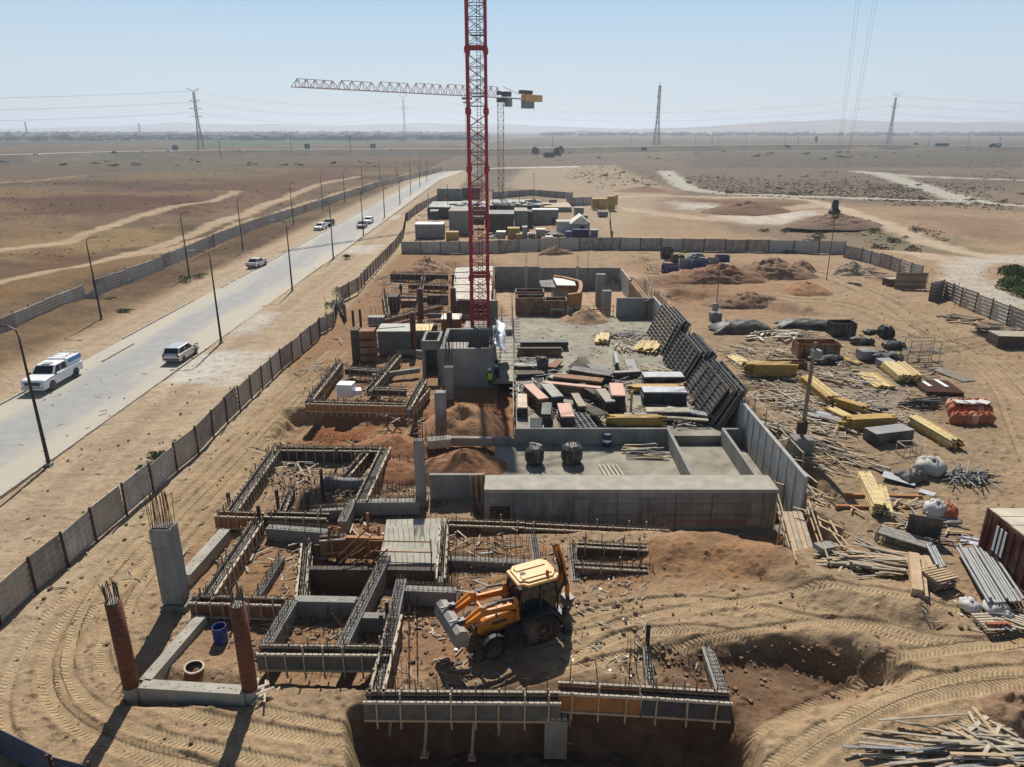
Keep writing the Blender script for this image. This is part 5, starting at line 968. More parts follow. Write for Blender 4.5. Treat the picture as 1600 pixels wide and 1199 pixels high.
# ================================================================== cars
def car(name, label, cat, loc, rz, L=4.3, Wd=1.75, Hh=1.45, kind='hatch', paint=None, group=None, simple=False):
    paint = paint or SILV; t = thing(name, label, cat, loc, rz, group); h0 = .22; hb = Hh * .6
    F = L / 2
    if kind == 'pickup':
        low = [(-F, .5), (-F, 1.25), (.15 * L, 1.3), (F * .62, 1.3), (F * .96, 1.24), (F, 1.1), (F, .45), (F - .3, .4), (-F + .3, .45)]
        cab = [(-.135 * L, 1.26), (.25 * L, 1.26), (.13 * L, Hh), (-.12 * L, Hh)]; wx, wr = (L * .315, -L * .285), .43
    elif kind == 'sedan':
        low = [(-F, .4), (-F, .85), (-F + .1, .95), (F * .5, .9), (F * .95, .72), (F, .6), (F, .3), (-F + .2, .28)]; cab = [(-F * .72, .94), (F * .46, .9), (F * .12, Hh), (-F * .42, Hh)]; wx, wr = (L * .3, -L * .3), .32
    else:
        low = [(-F, .35), (-F * 1.0, .8), (-F * .97, .98), (F * .5, .93), (F * .93, .75), (F, .6), (F, .28), (-F + .2, .26)]; cab = [(-F * .95, .97), (F * .5, .92), (F * .18, Hh), (-F * .78, Hh)]; wx, wr = (L * .3, -L * .31), .31
    xz(MB(), low, -Wd / 2, Wd / 2).build('body', paint, t, bevel=.09, smooth=False)
    tp = .12; zt_ = cab[2][1]; zb = cab[0][1]
    def cabin(ins, grow, m, nm, zs=1.):
        q = MB(); pts = []
        for s_ in (-1, 1):
            for x, z in cab:
                f = (z - zb) / (zt_ - zb); wv = Wd / 2 - .06 - tp * f + grow
                pts.append((x, s_ * wv, z))
        q.add(pts, [(3, 2, 1, 0), (4, 5, 6, 7), (0, 1, 5, 4), (1, 2, 6, 5), (2, 3, 7, 6), (3, 0, 4, 7)]); return q.build(nm, m, t, bevel=.05)
    cabin(0, 0, paint, 'cabin')
    # glass
    def lerp(a, b, f): return (a[0] + (b[0] - a[0]) * f, a[1] + (b[1] - a[1]) * f)
    for s_ in (-1, 1):
        a = lerp(cab[0], cab[3], .12); b = lerp(cab[1], cab[2], .12); c = lerp(cab[1], cab[2], .86); d = lerp(cab[0], cab[3], .86)
        segs = ((.07, .46), (.52, .9)) if kind != 'x' else ()
        for f0, f1 in segs:
            q = MB(); vs = []
            for o in (-.01, .015):
                for (lo_, hi_, f) in ((a, b, f0), (a, b, f1), (d, c, f1), (d, c, f0)):
                    p = lerp(lo_, hi_, f); ff_ = (p[1] - zb) / (zt_ - zb); vs.append((p[0], s_ * (Wd / 2 - .06 - tp * ff_ + o), p[1]))
            q.add(vs, [(0, 1, 2, 3), (7, 6, 5, 4), (0, 4, 5, 1), (1, 5, 6, 2), (2, 6, 7, 3), (3, 7, 4, 0)]); q.build('side_window', GLASS, t)
    for nm, (p0, p1), sgn in (('windscreen', (cab[1], cab[2]), 1), ('rear_window', (cab[0], cab[3]), -1)):
        a = lerp(p0, p1, .12); c = lerp(p0, p1, .88); vs = []
        for o in (-.01, .02):
            for p, f in ((a, .12), (c, .88)):
                for s_ in (-1, 1): vs.append((p[0] + sgn * o, s_ * (Wd / 2 - .16 - tp * f), p[1] + .01))
        MB().add(vs, [(0, 1, 3, 2), (4, 6, 7, 5), (0, 4, 5, 1), (2, 3, 7, 6), (0, 2, 6, 4), (1, 5, 7, 3)]).build(nm, GLASS, t)
    for x in wx:
        for y in (-1, 1): wheel(t, x, y * (Wd / 2 - .1), wr, .24, SILV, .62)
        for y in (-1, 1): p = [(x + math.cos(a) * (wr + .06), wr + math.sin(a) * (wr + .07)) for a in np.linspace(-.1, 3.24, 12)]; xz(MB(), p, y * (Wd / 2 - .25), y * (Wd / 2 + .006)).build('wheel_arch', BLK, t)
    for y in (-1, 1):
        MB().box((F - .03, y * Wd * .36, low[-4][1] + .12 if kind != 'pickup' else .98), (.08, .34, .16)).build('headlight', mat('lamp_glass', (.5, .52, .55), .15), t); MB().box((-F + .03, y * Wd * .42, .85 if kind != 'pickup' else 1.05), (.08, .16, .3)).build('tail_light', mat('tail_red', (.3, .02, .015), .3), t)
        MB().box((cab[1][0] - .15, y * (Wd / 2 + .1), cab[1][1] + .08), (.12, .2, .15)).build('mirror', BLK, t)
    MB().box((F + .0, 0, .55), (.07, Wd * .6, .22)).build('grille', BLK, t); MB().box((-F - .01, 0, .5), (.06, Wd * .92, .14)).build('rear_bumper', BLK, t)
    return t
pk = car('pickup_truck', 'white crew cab pickup with white canopy and blue side stripe on the road edge', 'pickup truck', (-40.0, 59.75, .02), R(-90), 5.8, 2.0, 1.95, 'pickup', WHITE)
xz(MB(), [(-2.86, 1.27), (-.82, 1.27), (-.82, 2.02), (-2.75, 1.98)], -.92, .92).build('canopy', WHITE, pk, bevel=.05)
for y in (-.925, .905): MB().box((-1.95, y + .01, 1.72), (2.0, .02, .34)).build('blue_stripe', mat('blue_stripe', (.05, .28, .62), .4), pk)
for y in (-.6, .6): MB().box((-1.95, y, 2.12), (2.0, .05, .05)).build('roof_rail', STEEL, pk)
for x in (-2.8, -2.2, -1.6, -1.): MB().box((x, 0, 2.14), (.05, 1.5, .04)).build('rack_bar', WHITE, pk)
MB().box((2.9, 0, .92), (.08, 1.3, .3)).build('grille', BLK, pk); MB().box((2.92, 0, .52), (.2, 1.95, .22)).build('front_bumper', SILV, pk, bevel=.03); MB().box((.45, 0, 1.99), (.6, .7, .03)).build('sunroof', GREYP, pk)
car('hatchback_car', 'silver hatchback parked at the near kerb beside a lamp post', 'car', (-32.1, 67.2, .02), R(88), 4.2, 1.7, 1.5, 'hatch', SILV)
gcar = 'cars along the road'
for a, c, rz, kd, pt, lb in ((402, 419, 84, 'sedan', SILV, 'silver saloon alone in the far lane of the road'), (501, 361, -97, 'sedan', WHITE, 'white car on the left of the oncoming pair'), (514, 355, -92, 'hatch', BLK, 'dark car on the right of the oncoming pair'), (566, 358, -90, 'sedan', mat('grey_car', (.2, .2, .21), .3), 'grey car in front of the two cars by the near kerb'), (576, 351, -90, 'hatch', WHITE, 'white car behind the grey one by the near kerb')):
    x, y, _ = G(a, c - 2); car('passenger_car', lb, 'car', (x, y, .02), R(rz), 4.4, 1.75, 1.45, kd, pt, gcar)
hwy = lambda px: G(px, np.interp(px, [0, 160, 400, 640, 800, 1000, 1200, 1400, 1600], [246, 241, 237, 236, 235, 231, 229, 229, 232]) + .6, 4.6)
nmz = {58: 'white car leftmost on the highway', 180: 'dark car second from left on the highway', 223: 'white car third from left on the highway', 265: 'silver car fourth from left on the highway', 376: 'white car left of the green road sign', 612: 'white car below the second pylon on the highway', 618: 'white car just right of the one below the second pylon', 768: 'blue grey car behind the crane masts on the highway', 1357: 'white car on the highway left of the third pylon', 1363: 'silver car on the highway close behind the white one', 1414: 'grey car on the highway left of the bus'}
for px, lb in nmz.items():
    x, y, z = hwy(px); car('highway_car', lb, 'car', (x, y, 5.12), random.choice((.1, 3.2)), 4.5, 1.8, 1.5, 'sedan', BLK if 'dark' in lb else WHITE, 'cars on the highway')
x, y, z = hwy(1471); t = thing('coach_bus', 'long white and blue coach on the highway at the right', 'bus', (x, y, 5.12), 0); MB().box((0, 0, 1.9), (12.5, 2.5, 2.9)).build('body', mat('bus_blue', (.12, .15, .3), .4), t, bevel=.15); MB().box((0, -1.27, 2.5), (11.6, .03, .9)).build('window_band', GLASS, t); MB().box((0, 0, 3.4), (12.3, 2.4, .15)).build('roof', WHITE, t)
for a in (-3.8, 3.6): wheel(t, a, -1.1, .5, .3, SILV); wheel(t, a, 1.1, .5, .3, SILV)
x, y, z = hwy(1554); t = thing('box_truck', 'dark blue box truck at the right end of the highway', 'truck', (x, y, 5.12), 0); MB().box((1, 0, 2.3), (8, 2.5, 2.9)).build('cargo_box', mat('truck_blue', (.03, .06, .16), .4), t); MB().box((-4.1, 0, 1.7), (1.9, 2.4, 2.2)).build('cab', mat('truck_blue', (0, 0, 0)), t, bevel=.15); MB().box((2, -1.27, 2.4), (3, .03, 1.1)).build('side_panel', WHITE, t)
for a in (-3.8, 2, 3.5): wheel(t, a, -1.1, .5, .3, SILV); wheel(t, a, 1.1, .5, .3, SILV)
for px, lb, m_ in ((485, 'green road sign on posts beside the highway', mat('sign_green', (.02, .16, .11), .5)), (586, 'back of a grey road sign beside the highway', STEEL), (282, 'small grey road sign near the first pylon', STEEL)):
    x, y, z = hwy(px); t = thing('road_sign', lb, 'road sign', (x, y - 8, 4.5)); MB().box((0, 0, 4.2), (4.2, .15, 3.4)).build('board', m_, t)
    for a in (-1.2, 1.2): MB().bar((a, .1, 0), (a, .1, 4), .18).build('post', STEELD, t)
x, y, z = G(858, 246, 0); t = thing('underpass', 'dark square underpass mouth in the highway embankment', 'underpass', (x, y - 3, 0)); MB().box((0, 0, 1.9), (9, 2.5, 4.2)).build('portal', CONC, t); MB().box((0, -1.3, 1.7), (6.2, .1, 3.2)).build('opening', BLK, t)
# ================================================================== pylons and wires
def pylon(px, pyb, pyt, lab, kind):
    x, y, _ = G(px, pyb, 0); h = ztop(y, pyt); t = thing('power_pylon', lab, 'pylon', (x, y, 0), .15, 'power line pylons'); PM = mat('pylon_steel', (.33, .29, .27), .6, .2, .1, 1)
    m_ = MB(); r = .28 if kind != 2 else .3; w0, w1, hw_ = h * .1, h * .022, h * .45
    def leg(a, c, z0, z1, wa, wb, n):
        for i in range(n):
            f0, f1 = i / n, (i + 1) / n; za, zb = z0 + (z1 - z0) * f0, z0 + (z1 - z0) * f1; ha, hb_ = wa + (wb - wa) * f0, wa + (wb - wa) * f1
            for k in range(4):
                P_ = [(-1, -1), (1, -1), (1, 1), (-1, 1)]; p, q = P_[k], P_[(k + 1) % 4]
                m_.bar((p[0] * ha, p[1] * ha, za), (p[0] * hb_, p[1] * hb_, zb), r * 1.5); m_.bar((p[0] * ha, p[1] * ha, za), (q[0] * hb_, q[1] * hb_, zb), r * .7); m_.bar((q[0] * ha, q[1] * ha, za), (p[0] * hb_, p[1] * hb_, zb), r * .7); m_.bar((p[0] * hb_, p[1] * hb_, zb), (q[0] * hb_, q[1] * hb_, zb), r * .7)
    leg(0, 0, 0, hw_, w0 / 2, w1 * .8, 4); leg(0, 0, hw_, h * .93, w1 * .8, w1 * .6, 8); m_.build('lattice_body', PM, t)
    arms = ((.94, .10, 1), (.80, .09, 0), (.68, .1, 0), (.56, .09, 0)) if kind == 0 else ((.97, .10, 1), (.72, .11, 1)) if kind == 1 else ((.96, .03, 0), (.78, .09, 0), (.62, .09, 0), (.48, .1, 0))
    rot = kind == 2
    for f, wd, up in arms:
        a_ = MB()
        for s_ in (-1, 1):
            e = (s_ * wd * h, 0, h * f + (h * .05 if up else 0)) if not rot else (s_ * wd * h * .15, wd * h, h * f)
            a_.bar((0, 0, h * f + .8), e, r); a_.bar((0, 0, h * f - .8), e, r); a_.bar((e[0] * .5, e[1] * .5, h * f + .4), (e[0] * .7, e[1] * .7, h * f - .2), r * .7)
        a_.build('cross_arm', PM, t)
    return t, h
pts = [pylon(315, 238, 137, 'leftmost lattice pylon with forked top and three arms', 0), pylon(633, 224, 150, 'second lattice pylon with double forked arms, under the crane jib', 1), pylon(1025, 234, 126, 'tall narrow pylon seen edge on right of the cranes', 2), pylon(1388, 226, 147, 'rightmost lattice pylon with double forked arms', 1)]
def wire(p, q, sag, lab):
    n = 16; P_ = [(p[0] + (q[0] - p[0]) * i / n, p[1] + (q[1] - p[1]) * i / n, p[2] + (q[2] - p[2]) * i / n - sag * 4 * (i / n) * (1 - i / n)) for i in range(n + 1)]
    o = MB().tube(P_, .065, 3, False).build('power_line', mat('wire', (.25, .25, .26), .6)); tag(o, lab, 'cable', 'power lines')
def pt(i, f, s): t, h = pts[i]; return (t.location.x + s * 5, t.location.y, h * f)
for f in (.95, .78, .62):
    for s_ in (-1, 1):
        a = 'upper' if f > .9 else 'middle' if f > .7 else 'lower'; b_ = 'near' if s_ < 0 else 'far'
        wire(pt(0, f, s_), pt(1, min(.97, f), s_), 12, '%s %s power line between the first and second pylons' % (a, b_)); wire((-900, 620, 60 * f), pt(0, f, s_), 10, '%s %s power line left of the first pylon' % (a, b_))
        wire(pt(1, f, s_), pt(3, f, s_), 22, '%s %s power line between second and rightmost pylons' % (a, b_)); wire(pt(3, f, s_), (1100, 900, 62 * f), 12, '%s %s power line right of the last pylon' % (a, b_))
# ================================================================== vegetation
LEAF = mat('leaf_green', (.10, .135, .045), .8, 0, .5, 2); LEAFD = mat('dry_shrub', (.15, .125, .075), .9, 0, .4, .5); FARG = mat('far_tree', (.045, .06, .035), .9, 0, .3, .02)
def bush(name, label, loc, rx, h, n, m, cat='bush', group=None, leaf=.12, kind=None):
    q = MB(); rnd = random.Random(int(loc[0] * 31 + loc[1] * 7) & 0xffff)
    lobes = [(rnd.uniform(-.55, .55), rnd.uniform(-.55, .55), rnd.uniform(.25, .6), rnd.uniform(.3, .5)) for _ in range(7)]
    for i in range(n):
        l = rnd.choice(lobes); a = rnd.uniform(0, 6.28); b_ = rnd.uniform(-.4, 1.5); r_2 = l[3] * rnd.uniform(.7, 1.05)
        c = Vector(((l[0] + r_2 * math.cos(a) * math.cos(b_)) * rx, (l[1] + r_2 * math.sin(a) * math.cos(b_)) * rx, max(.02, (l[2] + r_2 * math.sin(b_))) * h))
        d1 = Vector((rnd.gauss(0, 1), rnd.gauss(0, 1), rnd.gauss(0, 1))).normalized() * leaf; d2 = Vector((rnd.gauss(0, 1), rnd.gauss(0, 1), rnd.gauss(0, 1))).normalized() * leaf * .6
        q.add([c - d1, c + d2, c + d1, c - d2], [(0, 1, 2, 3)])
    t = thing(name, label, cat, loc, 0, group); q.build('foliage', m, t)
    s_ = MB()
    for k in range(5): s_.bar((0, 0, -.1), (rnd.uniform(-.4, .4) * rx, rnd.uniform(-.4, .4) * rx, h * .6), .05 * max(1, h / 2))
    s_.build('stem', TIMG, t); return t
bush('green_bush', 'largest rounded green bush at the right edge beside the gravel road', T(1590, 440), 2.6, 2.4, 2600, LEAF, leaf=.17); bush('green_bush', 'round green bush left of the largest one by the gravel road', T(1574, 452), 1.9, 1.8, 1500, LEAF, leaf=.15); bush('green_bush', 'green bush cut by the frame below the largest bush', T(1598, 462), 2.2, 1.2, 1300, LEAF, leaf=.15)
for k, (a, c, rx, h, lb) in enumerate(((290, 441, 1.3, .9, 'green weed clump at the foot of the second field side lamp post'), (312, 434, 1.5, .7, 'low green weeds right of the lamp post weeds'), (197, 488, 1.4, .4, 'flat green weeds across the road beside the kerb'), (175, 470, .9, .4, 'small green weed patch near the torn fence'), (521, 486, 1.2, 1.2, 'bright green weeds behind the fence kink'), (533, 466, 1.6, 1.4, 'tall bright green weeds beside the far fence'), (541, 404, 1.0, .8, 'green weeds at the verge beyond the works'), (244, 720, .9, .7, 'green weeds behind the near fence, mid length'), (228, 742, .8, .5, 'green weeds behind the near fence, lower clump'))):
    bush('weed_clump', lb, T(a, c), rx, h, 420, LEAF, 'weeds', 'green weed clumps', .1)
rnd = random.Random(5); k = 0
spots = [(rnd.uniform(1070, 1310), rnd.uniform(272, 305)) for _ in range(20)] + [(rnd.uniform(1190, 1440), rnd.uniform(360, 398)) for _ in range(18)] + [(rnd.uniform(1420, 1600), rnd.uniform(285, 322)) for _ in range(14)] + [(rnd.uniform(900, 1050), rnd.uniform(262, 292)) for _ in range(16)] + [(rnd.uniform(0, 600), rnd.uniform(246, 262)) for _ in range(24)] + [(rnd.uniform(850, 1600), rnd.uniform(238, 250)) for _ in range(24)]
sh0 = None
for a, c in spots:
    if c < 262: x, y, z = G(a, c, 1.5); 
    else: x, y, z = T(a, c)
    s_ = rnd.uniform(.5, 1.3) * (1 if c > 262 else 1.7)
    if sh0 is None: sh0 = bush('dry_shrub', 'olive brown dry shrub scattered on the open plain', (x, y, z), 1.5, 1.1, 260, LEAFD, 'shrub', 'dry shrubs on the plain', .17); o = sh0
    else: o = copy_tree(sh0, (x, y, z), rnd.uniform(0, 6))
    zn = ('left of the road' if a < 640 else 'on the highway embankment' if c < 262 else 'in the scrub behind the crossing fence' if 355 < c else 'left of the pale gravel track' if a < 1060 else 'between the two gravel tracks' if a < 1330 else 'beyond the right gravel track'); sz_ = 'large' if s_ > 1.9 else 'small' if s_ < 1.05 else 'medium'; o['label'] = sz_ + ' olive brown dry shrub on the plain, ' + zn; o['group'] = sz_ + ' dry shrubs ' + zn
    o.location = (x, y, z - .1); o.scale = (s_, s_, s_ * rnd.uniform(.6, 1.))
q = MB(); N_ = 32000   # countless low tufts
ar = [((1060, 1440), (266, 312)), ((1180, 1490), (350, 406)), ((880, 1060), (258, 300)), ((0, 640), (262, 400)), ((1350, 1600), (262, 335)), ((0, 1600), (238, 262)), ((1340, 1500), (398, 412))]
rg = np.random.RandomState(4); wts = np.array([.24, .3, .1, .07, .14, .13, .02]); ai = rg.choice(len(ar), N_, p=wts); bx = np.array([(a[0], a[1], c[0], c[1]) for a, c in ar])[ai]
px = bx[:, 0] + rg.rand(N_) * (bx[:, 1] - bx[:, 0]); py = bx[:, 2] + rg.rand(N_) * (bx[:, 3] - bx[:, 2]); v_ = (py - 599.5) / FPX; t_ = CAMH / (sp + v_ * cp); gx = (px - 800) / FPX * t_; gy = t_ * (cp - v_ * sp)
den = fbm(gx * .035, gy * .02, 90, 4) + .6 * fbm(gx * .3, gy * .3, 91, 3); mx_ = (px - (bx[:, 0] + bx[:, 1]) / 2) / (bx[:, 1] - bx[:, 0]) * 2; my_ = (py - (bx[:, 2] + bx[:, 3]) / 2) / (bx[:, 3] - bx[:, 2]) * 2
keep = den > -.05 + .75 * np.maximum(np.abs(mx_) ** 4, np.abs(my_) ** 4) * ((bx[:, 1] - bx[:, 0]) < 500)
keep &= ~((gx > -47) & (px < 700))
for Pp in ([(1040,268),(1060,285),(1090,300),(1200,306),(1400,308),(1620,322)], [(1340,268),(1420,275),(1620,282)], [(1370,270),(1440,290),(1540,318)], [(1100,310),(1260,312),(1340,345),(1470,385),(1640,420)], [(-60,400),(90,378),(180,350),(280,325),(370,300)], [(-80,470),(80,430),(200,395),(330,350),(480,295),(560,276)]):
    d_, _, _ = linedist(spline(PX(Pp), 4), gx, gy); keep &= d_ > 3.6
for x, y, rr_ in zip(gx[keep], gy[keep], rg.rand(keep.sum())):
    s_ = (.10 + .26 * rr_ ** 3) * (1 if y < 200 else 1.7); an = rr_ * 100
    for o_ in (0, 2.1): q.add([(x - s_ * math.cos(an + o_), y - s_ * math.sin(an + o_), 0), (x + s_ * math.cos(an + o_), y + s_ * math.sin(an + o_), 0), (x + s_ * .7 * math.cos(an + o_), y, s_ * .45), (x - s_ * .5 * math.cos(an + o_), y, s_ * .5)], [(0, 1, 2, 3)])
vs = np.array(q.v); hh = H(vs[:, 0], vs[:, 1]) + (fbm(vs[:, 0] * .03, vs[:, 1] * .03, 12, 4) * 1.6 * sstep(-46, -60, vs[:, 0]) + fbm(vs[:, 0] * .08, vs[:, 1] * .05, 15, 3) * .7 * sstep(-46, -52, vs[:, 0])) * (1 - sstep(200, 420, vs[:, 1])) + fbm(vs[:, 0] * .02, vs[:, 1] * .02, 14, 4) * 1.6 * sstep(150, 230, vs[:, 1]) * sstep(-20, 30, vs[:, 0]) * (1 - sstep(230, 420, vs[:, 1]))
q.v = [(p[0], p[1], p[2] + h_ - .02) for p, h_ in zip(q.v, hh)]; q.build('dry_grass', mat('dry_grass_blade', (.175, .135, .085), .9, 0, .35, .15))['kind'] = 'stuff'
# far tree belts and town
tre = MB()
def blob(x, y, z, r, h):
    n = 7; vs = [(x + r * rnd.uniform(.7, 1.1) * math.cos(k * 6.28 / n), y + r * math.sin(k * 6.28 / n), z) for k in range(n)] + [(x + r * .7 * math.cos(k * 6.28 / n), y + r * .7 * math.sin(k * 6.28 / n), z + h * rnd.uniform(.6, .9)) for k in range(n)] + [(x, y, z + h)]
    tre.add(vs, [(k, (k + 1) % n, n + (k + 1) % n, n + k) for k in range(n)] + [(n + k, n + (k + 1) % n, 2 * n) for k in range(n)])
for i in range(1900):
    if i < 1500: px = rnd.uniform(-100, 760); Y = rnd.uniform(1500, 4200)
    else: px = rnd.uniform(840, 1650); Y = rnd.uniform(2600, 3400)
    blob((px - 800) / FPX * Y * 1.05, Y, 0, rnd.uniform(10, 26), rnd.uniform(6, 13))
o = tre.build('far_trees', FARG); o['kind'] = 'stuff'
for k in range(150):
    px = rnd.uniform(-60, 700) ** 1.0; Y = rnd.uniform(1700, 3800); x = (px - 800) / FPX * Y * 1.05; zn = 'near edge' if Y < 2300 else 'middle' if Y < 3000 else 'far edge'; sd_ = 'left end' if px < 180 else 'centre' if px < 420 else 'right end'; cl_ = 'pale' if k % 3 else 'white'; t = thing('town_house', '%s flat roofed house at the %s of the distant town, %s' % (cl_, zn, sd_), 'house', (x, Y, 0), rnd.uniform(-.4, .4), '%s houses at the %s of the town, %s' % (cl_, zn, sd_)); wv, dv, hv = rnd.uniform(14, 34), rnd.uniform(12, 22), rnd.uniform(6, 14)
    MB().box((0, 0, hv / 2), (wv, dv, hv)).build('wall', CONCL if k % 3 else WHITE, t); MB().box((wv * .2, 0, hv + 1.2), (wv * .3, dv * .4, 2.4)).build('roof', CONC if k % 2 else PLYO, t)
for px, hh_ in ((118, 44), (277, 40)): x = (px - 800) / FPX * 2500 * 1.05; t = thing('water_tower', 'slim tower standing over the distant town, %s' % ('left one' if px < 200 else 'right one'), 'tower', (x, 2500, 0)); MB().lathe([(3, 0), (2, hh_ * .85), (3, hh_ * .9), (2, hh_)], 10).build('shaft', CONC, t)
t = thing('forest_block', 'dark rectangular grove far off at the right', 'grove', G(1570, 213, 0)); q = MB(); tre = q
for i in range(90): blob(rnd.uniform(-70, 70), rnd.uniform(-30, 30), 0, rnd.uniform(7, 12), rnd.uniform(9, 15))
q.build('crowns', FARG, t)
tre = MB()
for k, (a, c, r1, h1) in enumerate(((875, 246, 6, 7), (838, 244, 4, 7), (1432, 231, 5, 5), (1275, 225, 2.5, 12), (1232, 232, 4, 4), (1006, 236, 3, 3), (1580, 234, 3, 3))):
    x, y, z = G(a, c, 2.); bush('roadside_tree', ('dark round tree right of the underpass', 'thin dark tree left of the underpass', 'round shrub on the embankment left of the coach', 'tall narrow tree standing above the highway', 'low shrub left of the tall narrow tree', 'low shrub below the edge on pylon', 'low shrub at the right end of the embankment')[k], (x, y, z), r1, h1, 900, LEAFD if k != 0 else FARG, 'tree', None, .5)
# ================================================================== sand heaps
def heap(label, loc, rx, h, c, ry=None, name='sand_heap', rough=.12, seed=1, peak=(0, 0)):
    ry = ry or rx; n, m_ = 56, 26; q = MB(); q.v.append((peak[0], peak[1], h))
    A = np.linspace(0, 2 * math.pi, n + 1)[:-1]
    for j in range(1, m_ + 1):
        f = j / m_; X = np.cos(A); Y = np.sin(A); e = 1 + .18 * fbm(X * 1.5 + seed, Y * 1.5, seed, 3)
        x = X * f * rx * e + peak[0] * (1 - f); y = Y * f * ry * e + peak[1] * (1 - f)
        z = h * (1 - f ** 1.12) * (1 + .3 * fbm(x * .9 + seed, y * .9, seed + 3, 4)) + fbm(x * 2.5, y * 2.5, seed + 9, 4) * rough * (1 - f) ** .3 - .25 * f ** 6
        q.v += list(zip(x.tolist(), y.tolist(), z.tolist()))
    q.f += [(0, 1 + k, 1 + (k + 1) % n) for k in range(n)]
    for j in range(m_ - 1):
        b_ = 1 + j * n; q.f += [(b_ + k, b_ + n + k, b_ + n + (k + 1) % n, b_ + (k + 1) % n) for k in range(n)]
    o = q.build(name, mat('heap_soil_%d' % int(c[0] * 1000), c, .95, 0, .28, 2.5, .05, 7), smooth=True); o.location = loc; tag(o, label, 'sand heap'); return o
RS_ = (.24, .115, .055); LS_ = (.34, .215, .125); GS_ = (.33, .28, .21); BS_ = (.22, .135, .08)
heap('near pointed heap of red sand before the long concrete wall', G(722, 738, 0), 3.7, 1.7, RS_, 2.6, seed=3)
heap('far tall heap of red sand at the foot of the stair core', G(722, 668, 0), 3.6, 2.0, (.30, .16, .08), 3.2, seed=5)
heap('low red brown spoil left of the slender column', G(628, 735, 0), 2.2, .8, RS_, 2.2, seed=7); heap('wide red spoil behind the slender column', G(615, 700, 0), 3.2, .9, (.25, .115, .055), 2.0, seed=8)
heap('smooth cone of yellow sand in the far court', G(915, 508, .3), 4.0, 1.9, LS_, 3.4, seed=9); heap('pale gravel heap in the right corner of the court', G(958, 452, .3), 2.4, 1.2, GS_, seed=10)
heap('small grey gravel cone in the middle of the right yard', T(1257, 456), 3.4, 1.3, (.30, .255, .195), 3.0, name='gravel_heap', seed=11)
heap('largest rough dirt mound at the back of the right yard', T(1205, 428), 6.5, 2.2, BS_, 4., seed=12, rough=.5); heap('rough dirt mound left of the largest one behind the yard', T(1120, 436), 7.5, 2.0, (.23, .125, .07), 3.5, seed=13, rough=.5)
heap('low rough dirt ridge in front of the two back mounds', T(1170, 474), 5.5, 1.3, BS_, 2.4, seed=14, rough=.4); heap('small dark dirt cone beside the largest back mound', T(1252, 424), 2.2, 1.7, BS_, seed=15, rough=.3)
heap('dark brown mound under the crane hook on the plain', G(1302, 352, 1), 11, 2.6, (.20, .13, .085), 7, seed=16, rough=.4); heap('wide dark brown mound on the plain left of the hook', G(1170, 330, .6), 13, 2.4, (.17, .095, .055), 8, seed=17, rough=.4)
heap('brown spoil heap against the crossing fence behind the crane', G(870, 396, 1.6), 3.2, 1.2, (.27, .16, .09), 1.5, seed=18); heap('tangled brown earth heap at the far left end of the works', G(668, 425, .8), 4.6, 2.1, (.27, .18, .11), 5, seed=19, rough=.5)
heap('low mound of loose earth on the plain beyond the yellow forms', G(1010, 300, .5), 13, 1.6, BS_, 8, seed=20, rough=.4); heap('rubble strewn earth heap at the bend of the pale fence', T(1330, 428), 3.4, 1.6, (.31, .23, .16), 2.4, seed=21, rough=.5)
heap('dark earth at the back of the lumber pile bottom right', T(1590, 1118), 1.2, .9, BS_, 1.2, seed=22, rough=.4); heap('clumpy earth bank behind the far site', G(745, 300, 0), 9, 2.4, (.2, .145, .1), 4, seed=23, rough=.4)
heap('eroded sandy hump right of the low brown form', G(1085, 868, .2), 2.2, .9, (.36, .21, .12), 1.5, seed=24, rough=.35); heap('eroded sandy hump near the foot of the walkway', G(1165, 880, .4), 1.9, .8, (.38, .24, .14), 1.6, seed=25, rough=.35)
# ================================================================== beams, planks, panels
UM = {}
def unit(name, m, kind='box'):
    k = (name, m.name, kind)
    if k not in UM:
        b = MB()
        if kind == 'box': b.box((0, 0, 0), (1, 1, 1))
        elif kind == 'tube': b.tube([(-.5, 0, 0), (.5, 0, 0)], .5, 8)
        elif kind == 'ibeam': b.box((0, 0, .38), (1, 1, .24)); b.box((0, 0, 0), (1, .34, .52)); b.box((0, 0, -.38), (1, 1, .24))
        me = bpy.data.meshes.new(name); me.from_pydata(b.v, [], b.f); me.materials.append(m); UM[k] = me
    return UM[k]
NB = [0]
def gn(s, n=52):
    return s if len(s) <= n else s[:n].rsplit(' ', 1)[0]
def put(name, m, loc, dims, rz=0, ry=0, label='', cat='', group=None, kind='box', rx=0):
    o = bpy.data.objects.new(name, unit(name, m, kind)); col.objects.link(o); o.location = loc; o.scale = dims; o.rotation_euler = (rx, ry, rz); NB[0] += 1
    return tag(o, label, cat, group) if label else o
def _fin(qs):
    for m_, q_ in qs.values(): q_.build('loose_lumber', m_)['kind'] = 'stuff'
def zsurf(px, py, z): return G(px, py, z) if z is not None else T(px, py)
